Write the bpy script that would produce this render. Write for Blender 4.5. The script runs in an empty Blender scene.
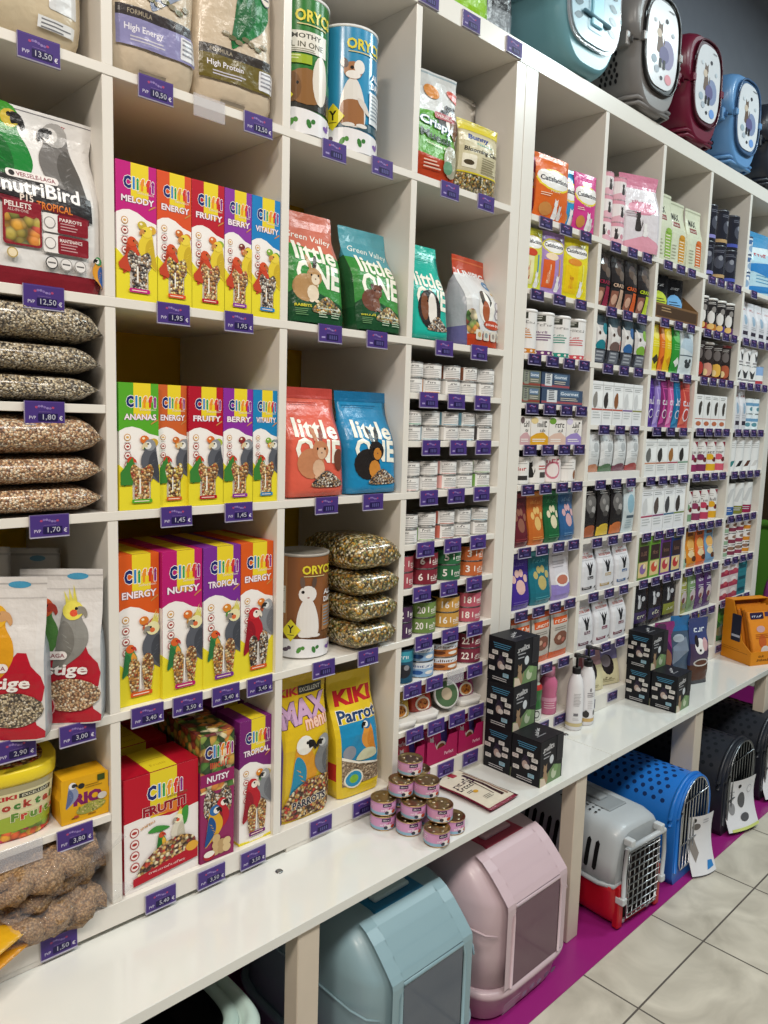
import bpy, bmesh, math, random
from math import sin, cos, pi, tan, radians
from mathutils import Vector, Matrix, noise
from mathutils.geometry import tessellate_polygon
random.seed(7)
SC = bpy.context.scene
COL = SC.collection

# ------------------------------------------------------------------ colour
def lin(c):
    return c / 12.92 if c <= 0.04045 else ((c + 0.055) / 1.055) ** 2.4
_hc = {}
def H(h):
    if not isinstance(h, str): return h
    if h not in _hc:
        s = h.lstrip('#')
        if len(s) == 3: s = ''.join(a * 2 for a in s)
        _hc[h] = tuple(lin(int(s[i:i + 2], 16) / 255) for i in (0, 2, 4)) + (1.0,)
    return _hc[h]

# ------------------------------------------------------------------ materials
MATS = {}
def new_mat(name):
    m = bpy.data.materials.new(name); m.use_nodes = True
    nt = m.node_tree; nt.nodes.clear()
    out = nt.nodes.new('ShaderNodeOutputMaterial')
    p = nt.nodes.new('ShaderNodeBsdfPrincipled')
    nt.links.new(p.outputs[0], out.inputs[0])
    MATS[name] = m
    return m, nt, p, out
def coords(nt, scale=1.0):
    tc = nt.nodes.new('ShaderNodeTexCoord'); mp = nt.nodes.new('ShaderNodeMapping')
    nt.links.new(tc.outputs['Object'], mp.inputs[0])
    mp.inputs['Scale'].default_value = (scale,) * 3 if not isinstance(scale, tuple) else scale
    return mp.outputs[0]
def add_bump(nt, p, h, strength, dist):
    b = nt.nodes.new('ShaderNodeBump'); b.inputs['Strength'].default_value = strength
    b.inputs['Distance'].default_value = dist
    nt.links.new(h, b.inputs['Height']); nt.links.new(b.outputs[0], p.inputs['Normal'])
def attr_mat(name, rough, spec=0.5, coat=0.0, metallic=0.0, bump=None, var=0.05, alpha=None):
    """base colour printed on the mesh (face attribute), with a faint procedural mottling"""
    m, nt, p, out = new_mat(name)
    at = nt.nodes.new('ShaderNodeAttribute'); at.attribute_name = 'Col'
    nz = nt.nodes.new('ShaderNodeTexNoise'); nz.inputs['Scale'].default_value = 14
    nt.links.new(coords(nt), nz.inputs['Vector'])
    mr = nt.nodes.new('ShaderNodeMapRange'); mr.inputs[3].default_value = 1 - var; mr.inputs[4].default_value = 1 + var
    nt.links.new(nz.outputs[0], mr.inputs[0])
    mx = nt.nodes.new('ShaderNodeMix'); mx.data_type = 'RGBA'; mx.blend_type = 'MULTIPLY'; mx.inputs[0].default_value = 1
    nt.links.new(at.outputs['Color'], mx.inputs[6]); nt.links.new(mr.outputs[0], mx.inputs[7])
    nt.links.new(mx.outputs[2], p.inputs['Base Color'])
    p.inputs['Roughness'].default_value = rough; p.inputs['Metallic'].default_value = metallic
    p.inputs['Coat Weight'].default_value = coat; p.inputs['Coat Roughness'].default_value = 0.12
    p.inputs['Specular IOR Level'].default_value = spec
    if bump:
        n2 = nt.nodes.new('ShaderNodeTexNoise'); n2.inputs['Scale'].default_value = bump[0]; n2.inputs['Detail'].default_value = 3
        nt.links.new(coords(nt), n2.inputs['Vector']); add_bump(nt, p, n2.outputs[0], bump[1], bump[2])
    if alpha is not None:
        p.inputs['Alpha'].default_value = alpha
    return m
attr_mat('print', 0.45, 0.22)
attr_mat('gloss', 0.22, 0.4, coat=0.2)
attr_mat('foil', 0.27, 0.4, coat=0.12, bump=(38, 0.5, 0.006))
attr_mat('paper', 0.6, 0.3, bump=(30, 0.35, 0.004))
attr_mat('plastic', 0.34, 0.4, coat=0.08, bump=(300, 0.06, 0.001), var=0.03)
attr_mat('matte', 0.75, 0.2)
attr_mat('metal', 0.28, metallic=1.0)
attr_mat('lacquer', 0.32, coat=0.2, var=0.02, bump=(60, 0.05, 0.001))
attr_mat('benchtop', 0.13, coat=0.6, var=0.015, bump=(7, 0.02, 0.004))
attr_mat('wall', 0.8, var=0.06, bump=(120, 0.1, 0.002))
attr_mat('timber', 0.55, var=0.07)
attr_mat('tinted', 0.12, alpha=0.93)
def film(name, a, rough, crinkle=(22, 0.9, 0.01)):
    m, nt, p, out = new_mat(name)
    p.inputs['Base Color'].default_value = (0.72, 0.71, 0.76, 1); p.inputs['Roughness'].default_value = rough
    p.inputs['Alpha'].default_value = a
    n2 = nt.nodes.new('ShaderNodeTexNoise'); n2.inputs['Scale'].default_value = crinkle[0]; n2.inputs['Detail'].default_value = 4
    nt.links.new(coords(nt), n2.inputs['Vector']); add_bump(nt, p, n2.outputs[0], crinkle[1], crinkle[2])
film('clear_film', 0.085, 0.06, (16, 1.0, 0.02))
film('clear_plastic', 0.3, 0.1, (5, 0.05, 0.002))
def seed_mat(name, cols, scale, rough=0.45, coat=0.0, stretch=(1, 1, 1), dark=0.35):
    m, nt, p, out = new_mat(name)
    v = nt.nodes.new('ShaderNodeTexVoronoi'); v.inputs['Scale'].default_value = 1.0
    mpv = coords(nt, tuple(scale * s for s in stretch)); nt.links.new(mpv, v.inputs['Vector'])
    sp = nt.nodes.new('ShaderNodeSeparateColor'); nt.links.new(v.outputs['Color'], sp.inputs[0])
    r = nt.nodes.new('ShaderNodeValToRGB'); r.color_ramp.interpolation = 'CONSTANT'
    els = r.color_ramp.elements
    while len(els) < len(cols): els.new(0.5)
    for i, c in enumerate(cols):
        els[i].position = i / len(cols); els[i].color = H(c)
    nt.links.new(sp.outputs[0], r.inputs[0])
    mr = nt.nodes.new('ShaderNodeMapRange'); mr.inputs[1].default_value = 0.35; mr.inputs[2].default_value = 0.75
    mr.inputs[3].default_value = 1.0; mr.inputs[4].default_value = dark
    nt.links.new(v.outputs['Distance'], mr.inputs[0])
    mx = nt.nodes.new('ShaderNodeMix'); mx.data_type = 'RGBA'; mx.blend_type = 'MULTIPLY'; mx.inputs[0].default_value = 1
    nt.links.new(r.outputs[0], mx.inputs[6]); nt.links.new(mr.outputs[0], mx.inputs[7])
    nt.links.new(mx.outputs[2], p.inputs['Base Color'])
    p.inputs['Roughness'].default_value = rough; p.inputs['Coat Weight'].default_value = coat; p.inputs['Coat Roughness'].default_value = 0.15
    iv = nt.nodes.new('ShaderNodeMath'); iv.operation = 'SUBTRACT'; iv.inputs[0].default_value = 1
    nt.links.new(v.outputs['Distance'], iv.inputs[1])
    add_bump(nt, p, iv.outputs[0], 0.6, 0.004)
seed_mat('seed_grey', ['#c9bba0', '#8d7d66', '#5b4f42', '#e6dcc8', '#a28a63', '#3d342c', '#b7a58a', '#d8c7a4'], 300, coat=0.6)
seed_mat('seed_tan', ['#c79a6c', '#e8cda8', '#9c6f4a', '#d9b48a', '#7a5640', '#efe0c8', '#b58560'], 270, coat=0.6)
seed_mat('seed_hay', ['#b9a062', '#7c6a3c', '#d9c998', '#57502c', '#a4783c', '#8f8f4e', '#e5dcc0', '#3f351f', '#c9952f'], 170, coat=0.8)
seed_mat('seed_print', ['#d9a86a', '#f0dcae', '#a8743c', '#c98b3f', '#7d4f2c', '#e9c98c', '#b5502e'], 230)
seed_mat('seed_dark', ['#d8cfc0', '#4a3a34', '#2a2020', '#9c8468', '#e9e2d4', '#6a4a3a', '#b88b58'], 240)
seed_mat('seed_yellow', ['#d8b64a', '#f2df96', '#8a5a34', '#e8c968', '#b97f3a', '#5c3a26', '#efe6c6'], 230)
seed_mat('muesli', ['#8a2f2a', '#c8432c', '#e3b56a', '#6b4526', '#f0dfb6', '#a7824a', '#4b2d20', '#c99a4c', '#d8c08c'], 150)
seed_mat('pellet_mix', ['#d9a03a', '#c8553a', '#b6a24a', '#a83436', '#e0b45a', '#7f7f3c', '#d98a3a'], 62, dark=0.25)
seed_mat('millet', ['#a9845a', '#9c764c', '#b8946a', '#8e6a42', '#ae8a60'], 240, dark=0.5)
seed_mat('granule', ['#b9a184', '#9c8468', '#d2bd9f', '#856d54'], 150, stretch=(1, 1, 2.4))
seed_mat('fruit_mix', ['#d8342c', '#e8a63a', '#8fb23c', '#e86a3a', '#c92a5a', '#f0c85a', '#e9803a'], 70)
seed_mat('foliage_print', ['#4f7a35', '#c9a04a', '#86402f', '#2f4a24', '#d98a3c', '#8fa24a', '#e6d9b0'], 60)

# floor: stone tiles
def floor_mat(xt, y1, s):
    m, nt, p, out = new_mat('floor_tile')
    tc = nt.nodes.new('ShaderNodeTexCoord'); mp = nt.nodes.new('ShaderNodeMapping')
    nt.links.new(tc.outputs['Object'], mp.inputs[0])
    mp.inputs['Location'].default_value = (-xt / s, -y1 / s, 0); mp.inputs['Scale'].default_value = (1 / s, 1 / s, 1)
    br = nt.nodes.new('ShaderNodeTexBrick'); br.offset = 0; br.inputs['Scale'].default_value = 1
    br.inputs['Mortar Size'].default_value = 0.007; br.inputs['Mortar Smooth'].default_value = 0.1
    br.inputs['Brick Width'].default_value = 1; br.inputs['Row Height'].default_value = 1
    nt.links.new(mp.outputs[0], br.inputs['Vector'])
    n1 = nt.nodes.new('ShaderNodeTexNoise'); n1.inputs['Scale'].default_value = 5; n1.inputs['Detail'].default_value = 8; n1.inputs['Distortion'].default_value = 1.2
    nt.links.new(tc.outputs['Object'], n1.inputs['Vector'])
    r = nt.nodes.new('ShaderNodeValToRGB')
    r.color_ramp.elements[0].position = 0.3; r.color_ramp.elements[0].color = H('#a9a294')
    r.color_ramp.elements[1].position = 0.7; r.color_ramp.elements[1].color = H('#cfc8b9')
    nt.links.new(n1.outputs[0], r.inputs[0])
    mx = nt.nodes.new('ShaderNodeMix'); mx.data_type = 'RGBA'
    nt.links.new(br.outputs['Fac'], mx.inputs[0]); nt.links.new(r.outputs[0], mx.inputs[6]); mx.inputs[7].default_value = H('#57504a')
    nt.links.new(mx.outputs[2], p.inputs['Base Color']); p.inputs['Roughness'].default_value = 0.38
    iv = nt.nodes.new('ShaderNodeMath'); iv.operation = 'SUBTRACT'; iv.inputs[0].default_value = 1
    nt.links.new(br.outputs['Fac'], iv.inputs[1]); add_bump(nt, p, iv.outputs[0], 0.4, 0.002)

# ------------------------------------------------------------------ mesh builder
class MB:
    def __init__(s):
        s.v = []; s.f = []; s.c = []; s.m = []; s.sm = []
    def pts(s, P):
        n = len(s.v); s.v.extend(tuple(p) for p in P); return n
    def face(s, P, c, m='print', sm=False):
        n = s.pts(P); s.f.append(tuple(range(n, n + len(P)))); s.c.append(H(c)); s.m.append(m); s.sm.append(sm)
    def fi(s, idx, c, m, sm=False):
        s.f.append(tuple(idx)); s.c.append(H(c)); s.m.append(m); s.sm.append(sm)
    def box(s, x0, y0, z0, x1, y1, z1, c, m='print', cols=None, skip=''):
        """cols: dict of face letter (f b l r t d) -> colour"""
        n = s.pts([(x0, y0, z0), (x1, y0, z0), (x1, y1, z0), (x0, y1, z0), (x0, y0, z1), (x1, y0, z1), (x1, y1, z1), (x0, y1, z1)])
        q = dict(f=(0, 1, 5, 4), r=(1, 2, 6, 5), b=(2, 3, 7, 6), l=(3, 0, 4, 7), t=(4, 5, 6, 7), d=(0, 3, 2, 1))
        for k, idx in q.items():
            if k in skip: continue
            s.fi([n + i for i in idx], (cols or {}).get(k, c), m)
    def bbox(s, x0, y0, z0, x1, y1, z1, c, m='print', bev=0.002, seg=1):
        """box with bevelled edges"""
        bm = bmesh.new(); bmesh.ops.create_cube(bm, size=1)
        for v in bm.verts:
            v.co = Vector((x0 + (v.co.x + .5) * (x1 - x0), y0 + (v.co.y + .5) * (y1 - y0), z0 + (v.co.z + .5) * (z1 - z0)))
        bmesh.ops.bevel(bm, geom=bm.edges[:], offset=bev, segments=seg, affect='EDGES', profile=0.5)
        s.bm(bm, c, m); bm.free()
    def bm(s, bm, c, m, sm=False):
        bm.verts.index_update(); n = s.pts([v.co for v in bm.verts])
        for f in bm.faces: s.fi([n + v.index for v in f.verts], c, m, sm)
    def lathe(s, prof, c, m='print', n=32, cx=0, cy=0, sm=True, cols=None, mats=None):
        """prof: list of (r, z); colours per segment in cols"""
        rings = []
        for r, z in prof:
            rings.append(s.pts([(cx + r * cos(2 * pi * i / n), cy + r * sin(2 * pi * i / n), z) for i in range(n)]))
        for k in range(len(prof) - 1):
            a, b = rings[k], rings[k + 1]
            for i in range(n):
                j = (i + 1) % n
                s.fi((a + i, a + j, b + j, b + i), cols[k] if cols else c, mats[k] if mats else m, sm)
        if prof[0][0] > 1e-6: s.fi([rings[0] + i for i in range(n)][::-1], cols[0] if cols else c, mats[0] if mats else m)
        if prof[-1][0] > 1e-6: s.fi([rings[-1] + i for i in range(n)], cols[-1] if cols else c, mats[-1] if mats else m)
    def tube(s, path, r, c, m='metal', n=6, close=False):
        P = [Vector(p) for p in path]; rings = []; N = len(P)
        for i, p in enumerate(P):
            if close: d = P[(i + 1) % N] - P[i - 1]
            else: d = (P[min(i + 1, N - 1)] - P[max(i - 1, 0)])
            d.normalize(); u = d.orthogonal().normalized() if abs(d.z) > 0.99 else d.cross(Vector((0, 0, 1))).normalized()
            w = d.cross(u)
            rr = r[i] if isinstance(r, (list, tuple)) else r
            rings.append(s.pts([p + (u * cos(2 * pi * k / n) + w * sin(2 * pi * k / n)) * rr for k in range(n)]))
        for i in range(N if close else N - 1):
            a, b = rings[i], rings[(i + 1) % N]
            for k in range(n):
                j = (k + 1) % n; s.fi((a + k, a + j, b + j, b + k), c, m, True)
        if not close:
            s.fi([rings[0] + k for k in range(n)], c, m); s.fi([rings[-1] + k for k in range(n)][::-1], c, m)
    def prism(s, poly, d0, d1, c, m='print', axis='y', cside=None):
        """extrude a 2D polygon; axis y: poly in (x,z); x: poly in (y,z); z: poly in (x,y)"""
        def q(p, d):
            return (p[0], d, p[1]) if axis == 'y' else (d, p[0], p[1]) if axis == 'x' else (p[0], p[1], d)
        n = len(poly); a = s.pts([q(p, d0) for p in poly]); b = s.pts([q(p, d1) for p in poly])
        s.fi([a + i for i in range(n)], c, m); s.fi([b + i for i in range(n)][::-1], c, m)
        for i in range(n):
            j = (i + 1) % n; s.fi((a + i, b + i, b + j, a + j), cside or c, m)
    def loop_loft(s, rings, c, m, sm=True, cap0=True, cap1=True, closed=True):
        """rings of equal length joined in order"""
        R = [s.pts(r) for r in rings]; n = len(rings[0])
        for k in range(len(R) - 1):
            for i in range(n if closed else n - 1):
                j = (i + 1) % n
                cc = c(k, i) if callable(c) else c
                if cc is None: continue
                s.fi((R[k] + i, R[k] + j, R[k + 1] + j, R[k + 1] + i), cc, m, sm)
        c0 = c(0, 0) if callable(c) else c; c1 = c(len(R) - 2, 0) if callable(c) else c
        if cap0: s.fi([R[0] + i for i in range(n)][::-1], c0, m)
        if cap1: s.fi([R[-1] + i for i in range(n)], c1, m)
    def xf(s, M, start=0):
        for i in range(start, len(s.v)): s.v[i] = tuple(M @ Vector(s.v[i]))
    def mesh(s, name):
        me = bpy.data.meshes.new(name); me.from_pydata(s.v, [], s.f)
        names = []
        for m in s.m:
            if m not in names: names.append(m)
        for m in names: me.materials.append(MATS[m])
        ix = {m: i for i, m in enumerate(names)}
        me.polygons.foreach_set('material_index', [ix[m] for m in s.m])
        me.polygons.foreach_set('use_smooth', s.sm)
        ca = me.color_attributes.new('Col', 'FLOAT_COLOR', 'CORNER')
        buf = []
        for f, c in zip(s.f, s.c): buf.extend(c * len(f))
        ca.data.foreach_set('color', buf)
        me.update()
        return me
    def build(s, name, parent=None, loc=None, rot=None):
        o = bpy.data.objects.new(name, s.mesh(name)); COL.objects.link(o)
        if parent: o.parent = parent
        if loc: o.location = loc
        if rot: o.rotation_euler = rot
        return o

LABELS = {}
def tag(o, label, cat, group=None):
    n = len(label.split())
    if n < 4 or n > 16: print('LABELLEN', n, label)
    if label in LABELS: print('DUPLABEL', label)
    LABELS[label] = 1
    o['label'] = label; o['category'] = cat
    if group: o['group'] = group
    return o
def thing(name, label, cat, loc=(0, 0, 0), rot=(0, 0, 0), group=None):
    o = bpy.data.objects.new(name, None); COL.objects.link(o)
    o.empty_display_size = 0.05; o.location = loc; o.rotation_euler = rot
    return tag(o, label, cat, group)
def struct(name, mb):
    o = mb.build(name); o['kind'] = 'structure'; return o
def dup(o, loc, label, rot=None, group=None):
    r = o.copy(); COL.objects.link(r); r.location = loc
    if rot is not None: r.rotation_euler = rot
    tag(r, label, o['category'], group or o.get('group'))
    for ch in o.children:
        c = ch.copy(); COL.objects.link(c); c.parent = r
        for g in ch.children:
            d = g.copy(); COL.objects.link(d); d.parent = c
    return r

# ------------------------------------------------------------------ printed artwork on surfaces
_gl = {}
def glyphs(t, bold):
    k = (t, bold)
    if k not in _gl:
        cu = bpy.data.curves.new('lettering', 'FONT'); cu.body = t; cu.size = 1; cu.resolution_u = 2; cu.offset = bold
        ob = bpy.data.objects.new('lettering', cu); me = ob.to_mesh()
        vs = [(v.co.x, v.co.y) for v in me.vertices]
        tris = [[vs[i] for i in p.vertices] for p in me.polygons]
        ob.to_mesh_clear(); bpy.data.objects.remove(ob); bpy.data.curves.remove(cu)
        xs = [p[0] for t_ in tris for p in t_] or [0, 1]; ys = [p[1] for t_ in tris for p in t_] or [0, 1]
        _gl[k] = (tris, min(xs), max(xs), min(ys), max(ys))
    return _gl[k]
def smooth(P, n=5):
    """closed Catmull-Rom through the points"""
    out = []; N = len(P)
    for i in range(N):
        a, b, c, d = P[i - 1], P[i], P[(i + 1) % N], P[(i + 2) % N]
        for k in range(n):
            t = k / n
            out.append(tuple(0.5 * (2 * b[j] + (c[j] - a[j]) * t + (2 * a[j] - 5 * b[j] + 4 * c[j] - d[j]) * t * t + (3 * b[j] - a[j] - 3 * c[j] + d[j]) * t ** 3) for j in (0, 1)))
    return out
class Art:
    def __init__(s): s.p = []; s.n = 0
    def poly(s, P, c, m='print'):
        s.n += 1; s.p.append((P, c, m, s.n, len(P) == 3))
    def rect(s, x0, y0, x1, y1, c, m='print'): s.poly([(x0, y0), (x1, y0), (x1, y1), (x0, y1)], c, m)
    def rrect(s, x0, y0, x1, y1, r, c, m='print'):
        P = []
        for cx, cy, a in ((x1 - r, y0 + r, -90), (x1 - r, y1 - r, 0), (x0 + r, y1 - r, 90), (x0 + r, y0 + r, 180)):
            P += [(cx + r * cos(radians(a + k * 30)), cy + r * sin(radians(a + k * 30))) for k in range(4)]
        s.poly(P, c, m)
    def ell(s, cx, cy, rx, ry, c, m='print', n=16, rot=0):
        cr, sr = cos(rot), sin(rot)
        s.poly([(cx + rx * cos(2 * pi * i / n) * cr - ry * sin(2 * pi * i / n) * sr, cy + rx * cos(2 * pi * i / n) * sr + ry * sin(2 * pi * i / n) * cr) for i in range(n)], c, m)
    def blob(s, P, x, y, w, h, c, m='print', flip=False, n=4):
        s.poly(smooth([(x + ((1 - a) if flip else a) * w, y + b * h) for a, b in P], n), c, m)
    def ring(s, cx, cy, r, t, c, ci='#f4efe9'):
        s.ell(cx, cy, r, r, c, n=14); s.ell(cx, cy, r - t, r - t, ci, n=14)
    def text(s, t, x, y, w, h, c, bold=0.02, rot=0, shear=0, m='print', outline=None, ow=0.06):
        """text centred at x,y stretched into w by h (print too small to read becomes strokes)"""
        if t.startswith('~'): return s.strokes(x, y, w, h, c, len(t) - 1, rot, m)
        bold *= .55; ow *= .55
        if outline:
            s.text(t, x, y, w * (1 + ow * 0.8), h * (1 + ow * 2), outline, (bold + ow) / .55, rot, shear, m)
        tris, x0, x1, y0, y1 = glyphs(t, bold)
        sx = w / max(x1 - x0, 1e-6); sy = h / max(y1 - y0, 1e-6); s.n += 1
        cr, sr = cos(rot), sin(rot)
        for T in tris:
            Q = []
            for px, py in T:
                b = (py - (y0 + y1) / 2) * sy; a = (px - (x0 + x1) / 2) * sx + shear * b
                Q.append((x + a * cr - b * sr, y + a * sr + b * cr))
            s.p.append((Q, c, m, s.n, len(Q) == 3))
    def strokes(s, x, y, w, h, c, n, rot=0, m='print'):
        s.n += 1; cr, sr = cos(rot), sin(rot); n = max(n, 2)
        for i in range(n):
            a0 = -w / 2 + w * (i + .08) / n; cw = w * .80 / n; k = random.choice((0, 1, 2, 3)); hh = h * random.choice((.62, .62, .7, 1.0)); b0 = -h / 2
            q = []
            if k in (0, 1, 3): q.append((a0, b0, a0 + cw * .34, b0 + hh))
            if k in (0, 2): q.append((a0 + cw * .66, b0, a0 + cw, b0 + hh * .95))
            if k in (1, 2, 3): q.append((a0, b0 + (0 if k == 2 else hh * .72), a0 + cw, b0 + (hh * .25 if k == 2 else hh)))
            if k == 3: q.append((a0, b0, a0 + cw, b0 + hh * .22))
            for x0, y0, x1, y1 in q:
                s.p.append(([(x + px * cr - py * sr, y + px * sr + py * cr) for px, py in ((x0, y0), (x1, y0), (x1, y1), (x0, y1))], c, m, s.n, False))
    def letters(s, items, x, y, w, h, bold=0.05, rot=0, outline=None, ow=0.07):
        """row of differently coloured letters (same baseline) centred at x,y"""
        bold *= 1.0; ow *= .55
        G = [glyphs(ch, bold) for ch, _ in items]
        gap = 0.15; tot = sum(g[2] - g[1] for g in G) + gap * (len(G) - 1)
        sx = w / tot; ymax = max(g[4] for g in G); ymin = min(g[3] for g in G); sy = h / (ymax - ymin)
        for lay in ((1, 0) if outline else (0,)):
            s.n += 1; cx = -tot / 2
            for (ch, c), g in zip(items, G):
                gg = glyphs(ch, bold + ow) if lay else g
                dx = cx - g[1]; cx += g[2] - g[1] + gap
                cr, sr = cos(rot), sin(rot)
                for T in gg[0]:
                    Q = []
                    for px, py in T:
                        a = (px + dx) * sx; b = (py - (ymin + ymax) / 2) * sy
                        Q.append((x + a * cr - b * sr, y + a * sr + b * cr))
                    s.p.append((Q, outline if lay else c, 'print', s.n, len(Q) == 3))
    def lines(s, x0, y0, x1, n, dy, t, c, rag=0.3):
        """a block of tiny unreadable print"""
        for i in range(n):
            s.rect(x0, y0 - i * dy, x1 - (x1 - x0) * rag * random.random(), y0 - i * dy + t, c)
    def seeds(s, cx, cy, rx, ry, n, cols, size, ell=True):
        s.n += 1
        for i in range(n):
            a = random.random() * 2 * pi; q = math.sqrt(random.random())
            px, py = (cx + rx * q * cos(a), cy + ry * q * sin(a)) if ell else (cx + rx * (2 * random.random() - 1), cy + ry * (2 * random.random() - 1))
            r = random.random() * pi; l = size * (.7 + .6 * random.random()); k = l * .5
            s.p.append(([(px + l * cos(r), py + l * sin(r)), (px - k * sin(r), py + k * cos(r)), (px - l * cos(r), py - l * sin(r)), (px + k * sin(r), py - k * cos(r))], random.choice(cols), 'print', s.n + random.randint(0, 2), False))
        s.n += 2
    # animals, drawn simply
    def bird(s, x, y, h, body, head=None, wing=None, belly=None, beak='#3a3432', flip=False, crest=None, cheek=None, face=None):
        w = h * .74; d = -1 if flip else 1
        s.blob([(.34, .99), (.50, .98), (.62, .88), (.62, .73), (.74, .56), (.76, .37), (.64, .19), (.46, .07), (.24, -.05), (.04, -.14), (.08, .12), (.12, .38), (.17, .62), (.22, .84)], x, y, w, h, body, flip=flip)
        if belly: s.blob([(.56, .70), (.72, .54), (.74, .36), (.60, .20), (.46, .26), (.46, .52)], x, y, w, h, belly, flip=flip)
        if wing:
            s.blob([(.20, .66), (.36, .64), (.48, .44), (.42, .18), (.04, -.13), (.10, .25)], x, y, w, h, wing, flip=flip)
            for k in range(4):
                ax = x + ((1 - (.20 + .05 * k)) if flip else (.20 + .05 * k)) * w
                s.poly([(ax, y + (.50 - .09 * k) * h), (ax + d * .13 * w, y + (.42 - .09 * k) * h), (ax + d * .12 * w, y + (.45 - .09 * k) * h)], body)
        hx = x + (1 - .43 if flip else .43) * w
        if crest:
            for k in (0, 1, 2):
                a = hx + (-.10 + .07 * k) * w * d
                s.poly([(a - .05 * w, y + .93 * h), (a + .06 * w, y + .93 * h), (a + (-.10 if not flip else .10) * w + .03 * w * k, y + (1.16 + .05 * k) * h)], crest)
        if head: s.ell(hx, y + .85 * h, .215 * w, .15 * h, head, n=14)
        if face: s.ell(hx + d * .08 * w, y + .84 * h, .135 * w, .095 * h, face, n=12)
        if cheek: s.ell(hx + d * .02 * w, y + .81 * h, .085 * w, .055 * h, cheek, n=10)
        s.blob([(0, 1), (.7, .9), (1, .3), (.8, 0), (.5, .35), (0, .3)], hx + (.10 * w if not flip else -.30 * w), y + .74 * h, .20 * w, .17 * h, beak, flip=flip, n=3)
        s.ell(hx + d * .07 * w, y + .88 * h, .034 * w, .026 * h, '#15110f', n=8)
    def critter(s, x, y, h, c1, c2='#f0e6da', ears='long', flip=False, dark='#3a2c26'):
        w = h * .9; d = -1 if flip else 1; cx = x + w / 2
        s.ell(cx - d * .12 * w, y + .30 * h, .36 * w, .30 * h, c1)
        hx, hy = cx + d * .14 * w, y + .56 * h
        if ears == 'long':
            for k in (-1, 1): s.ell(hx + k * .09 * w - d * .04 * w, hy + .30 * h, .055 * w, .19 * h, c1 if k < 0 else dark, rot=-.25 * k, n=12)
        else:
            for k in (-1, 1): s.ell(hx + k * .17 * w, hy + .14 * h, .08 * w, .07 * h, dark, n=10)
        s.ell(hx, hy, .22 * w, .19 * h, c1)
        s.ell(hx + d * .03 * w, hy - .06 * h, .12 * w, .12 * h, c2, n=12)
        s.ell(cx + d * .08 * w, y + .20 * h, .17 * w, .18 * h, c2, n=12)
        for k in (-1, 1): s.ell(hx + k * .10 * w + d * .02 * w, hy + .03 * h, .024 * w, .028 * h, '#120d0b', n=8)
        s.ell(hx + d * .03 * w, hy - .05 * h, .02 * w, .015 * h, '#6a4a44', n=6)
        for k in (0, .16): s.ell(cx + d * (.02 + k) * w, y + .03 * h, .07 * w, .035 * h, c2, n=8)
    def cat(s, x, y, h, c):
        w = h * .6
        s.blob([(.30, .62), (.62, .62), (.80, .30), (.78, .02), (.20, .02), (.20, .30)], x, y, w, h, c)
        s.ell(x + .46 * w, y + .74 * h, .26 * w, .17 * h, c, n=12)
        s.poly([(x + .24 * w, y + .80 * h), (x + .42 * w, y + .88 * h), (x + .24 * w, y + h)], c)
        s.poly([(x + .50 * w, y + .88 * h), (x + .68 * w, y + .80 * h), (x + .68 * w, y + h)], c)
        s.poly([(x + .78 * w, y + .05 * h), (x + w, y + .40 * h), (x + .95 * w, y + .6 * h), (x + .86 * w, y + .3 * h), (x + .72 * w, y + .12 * h)], c)

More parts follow.
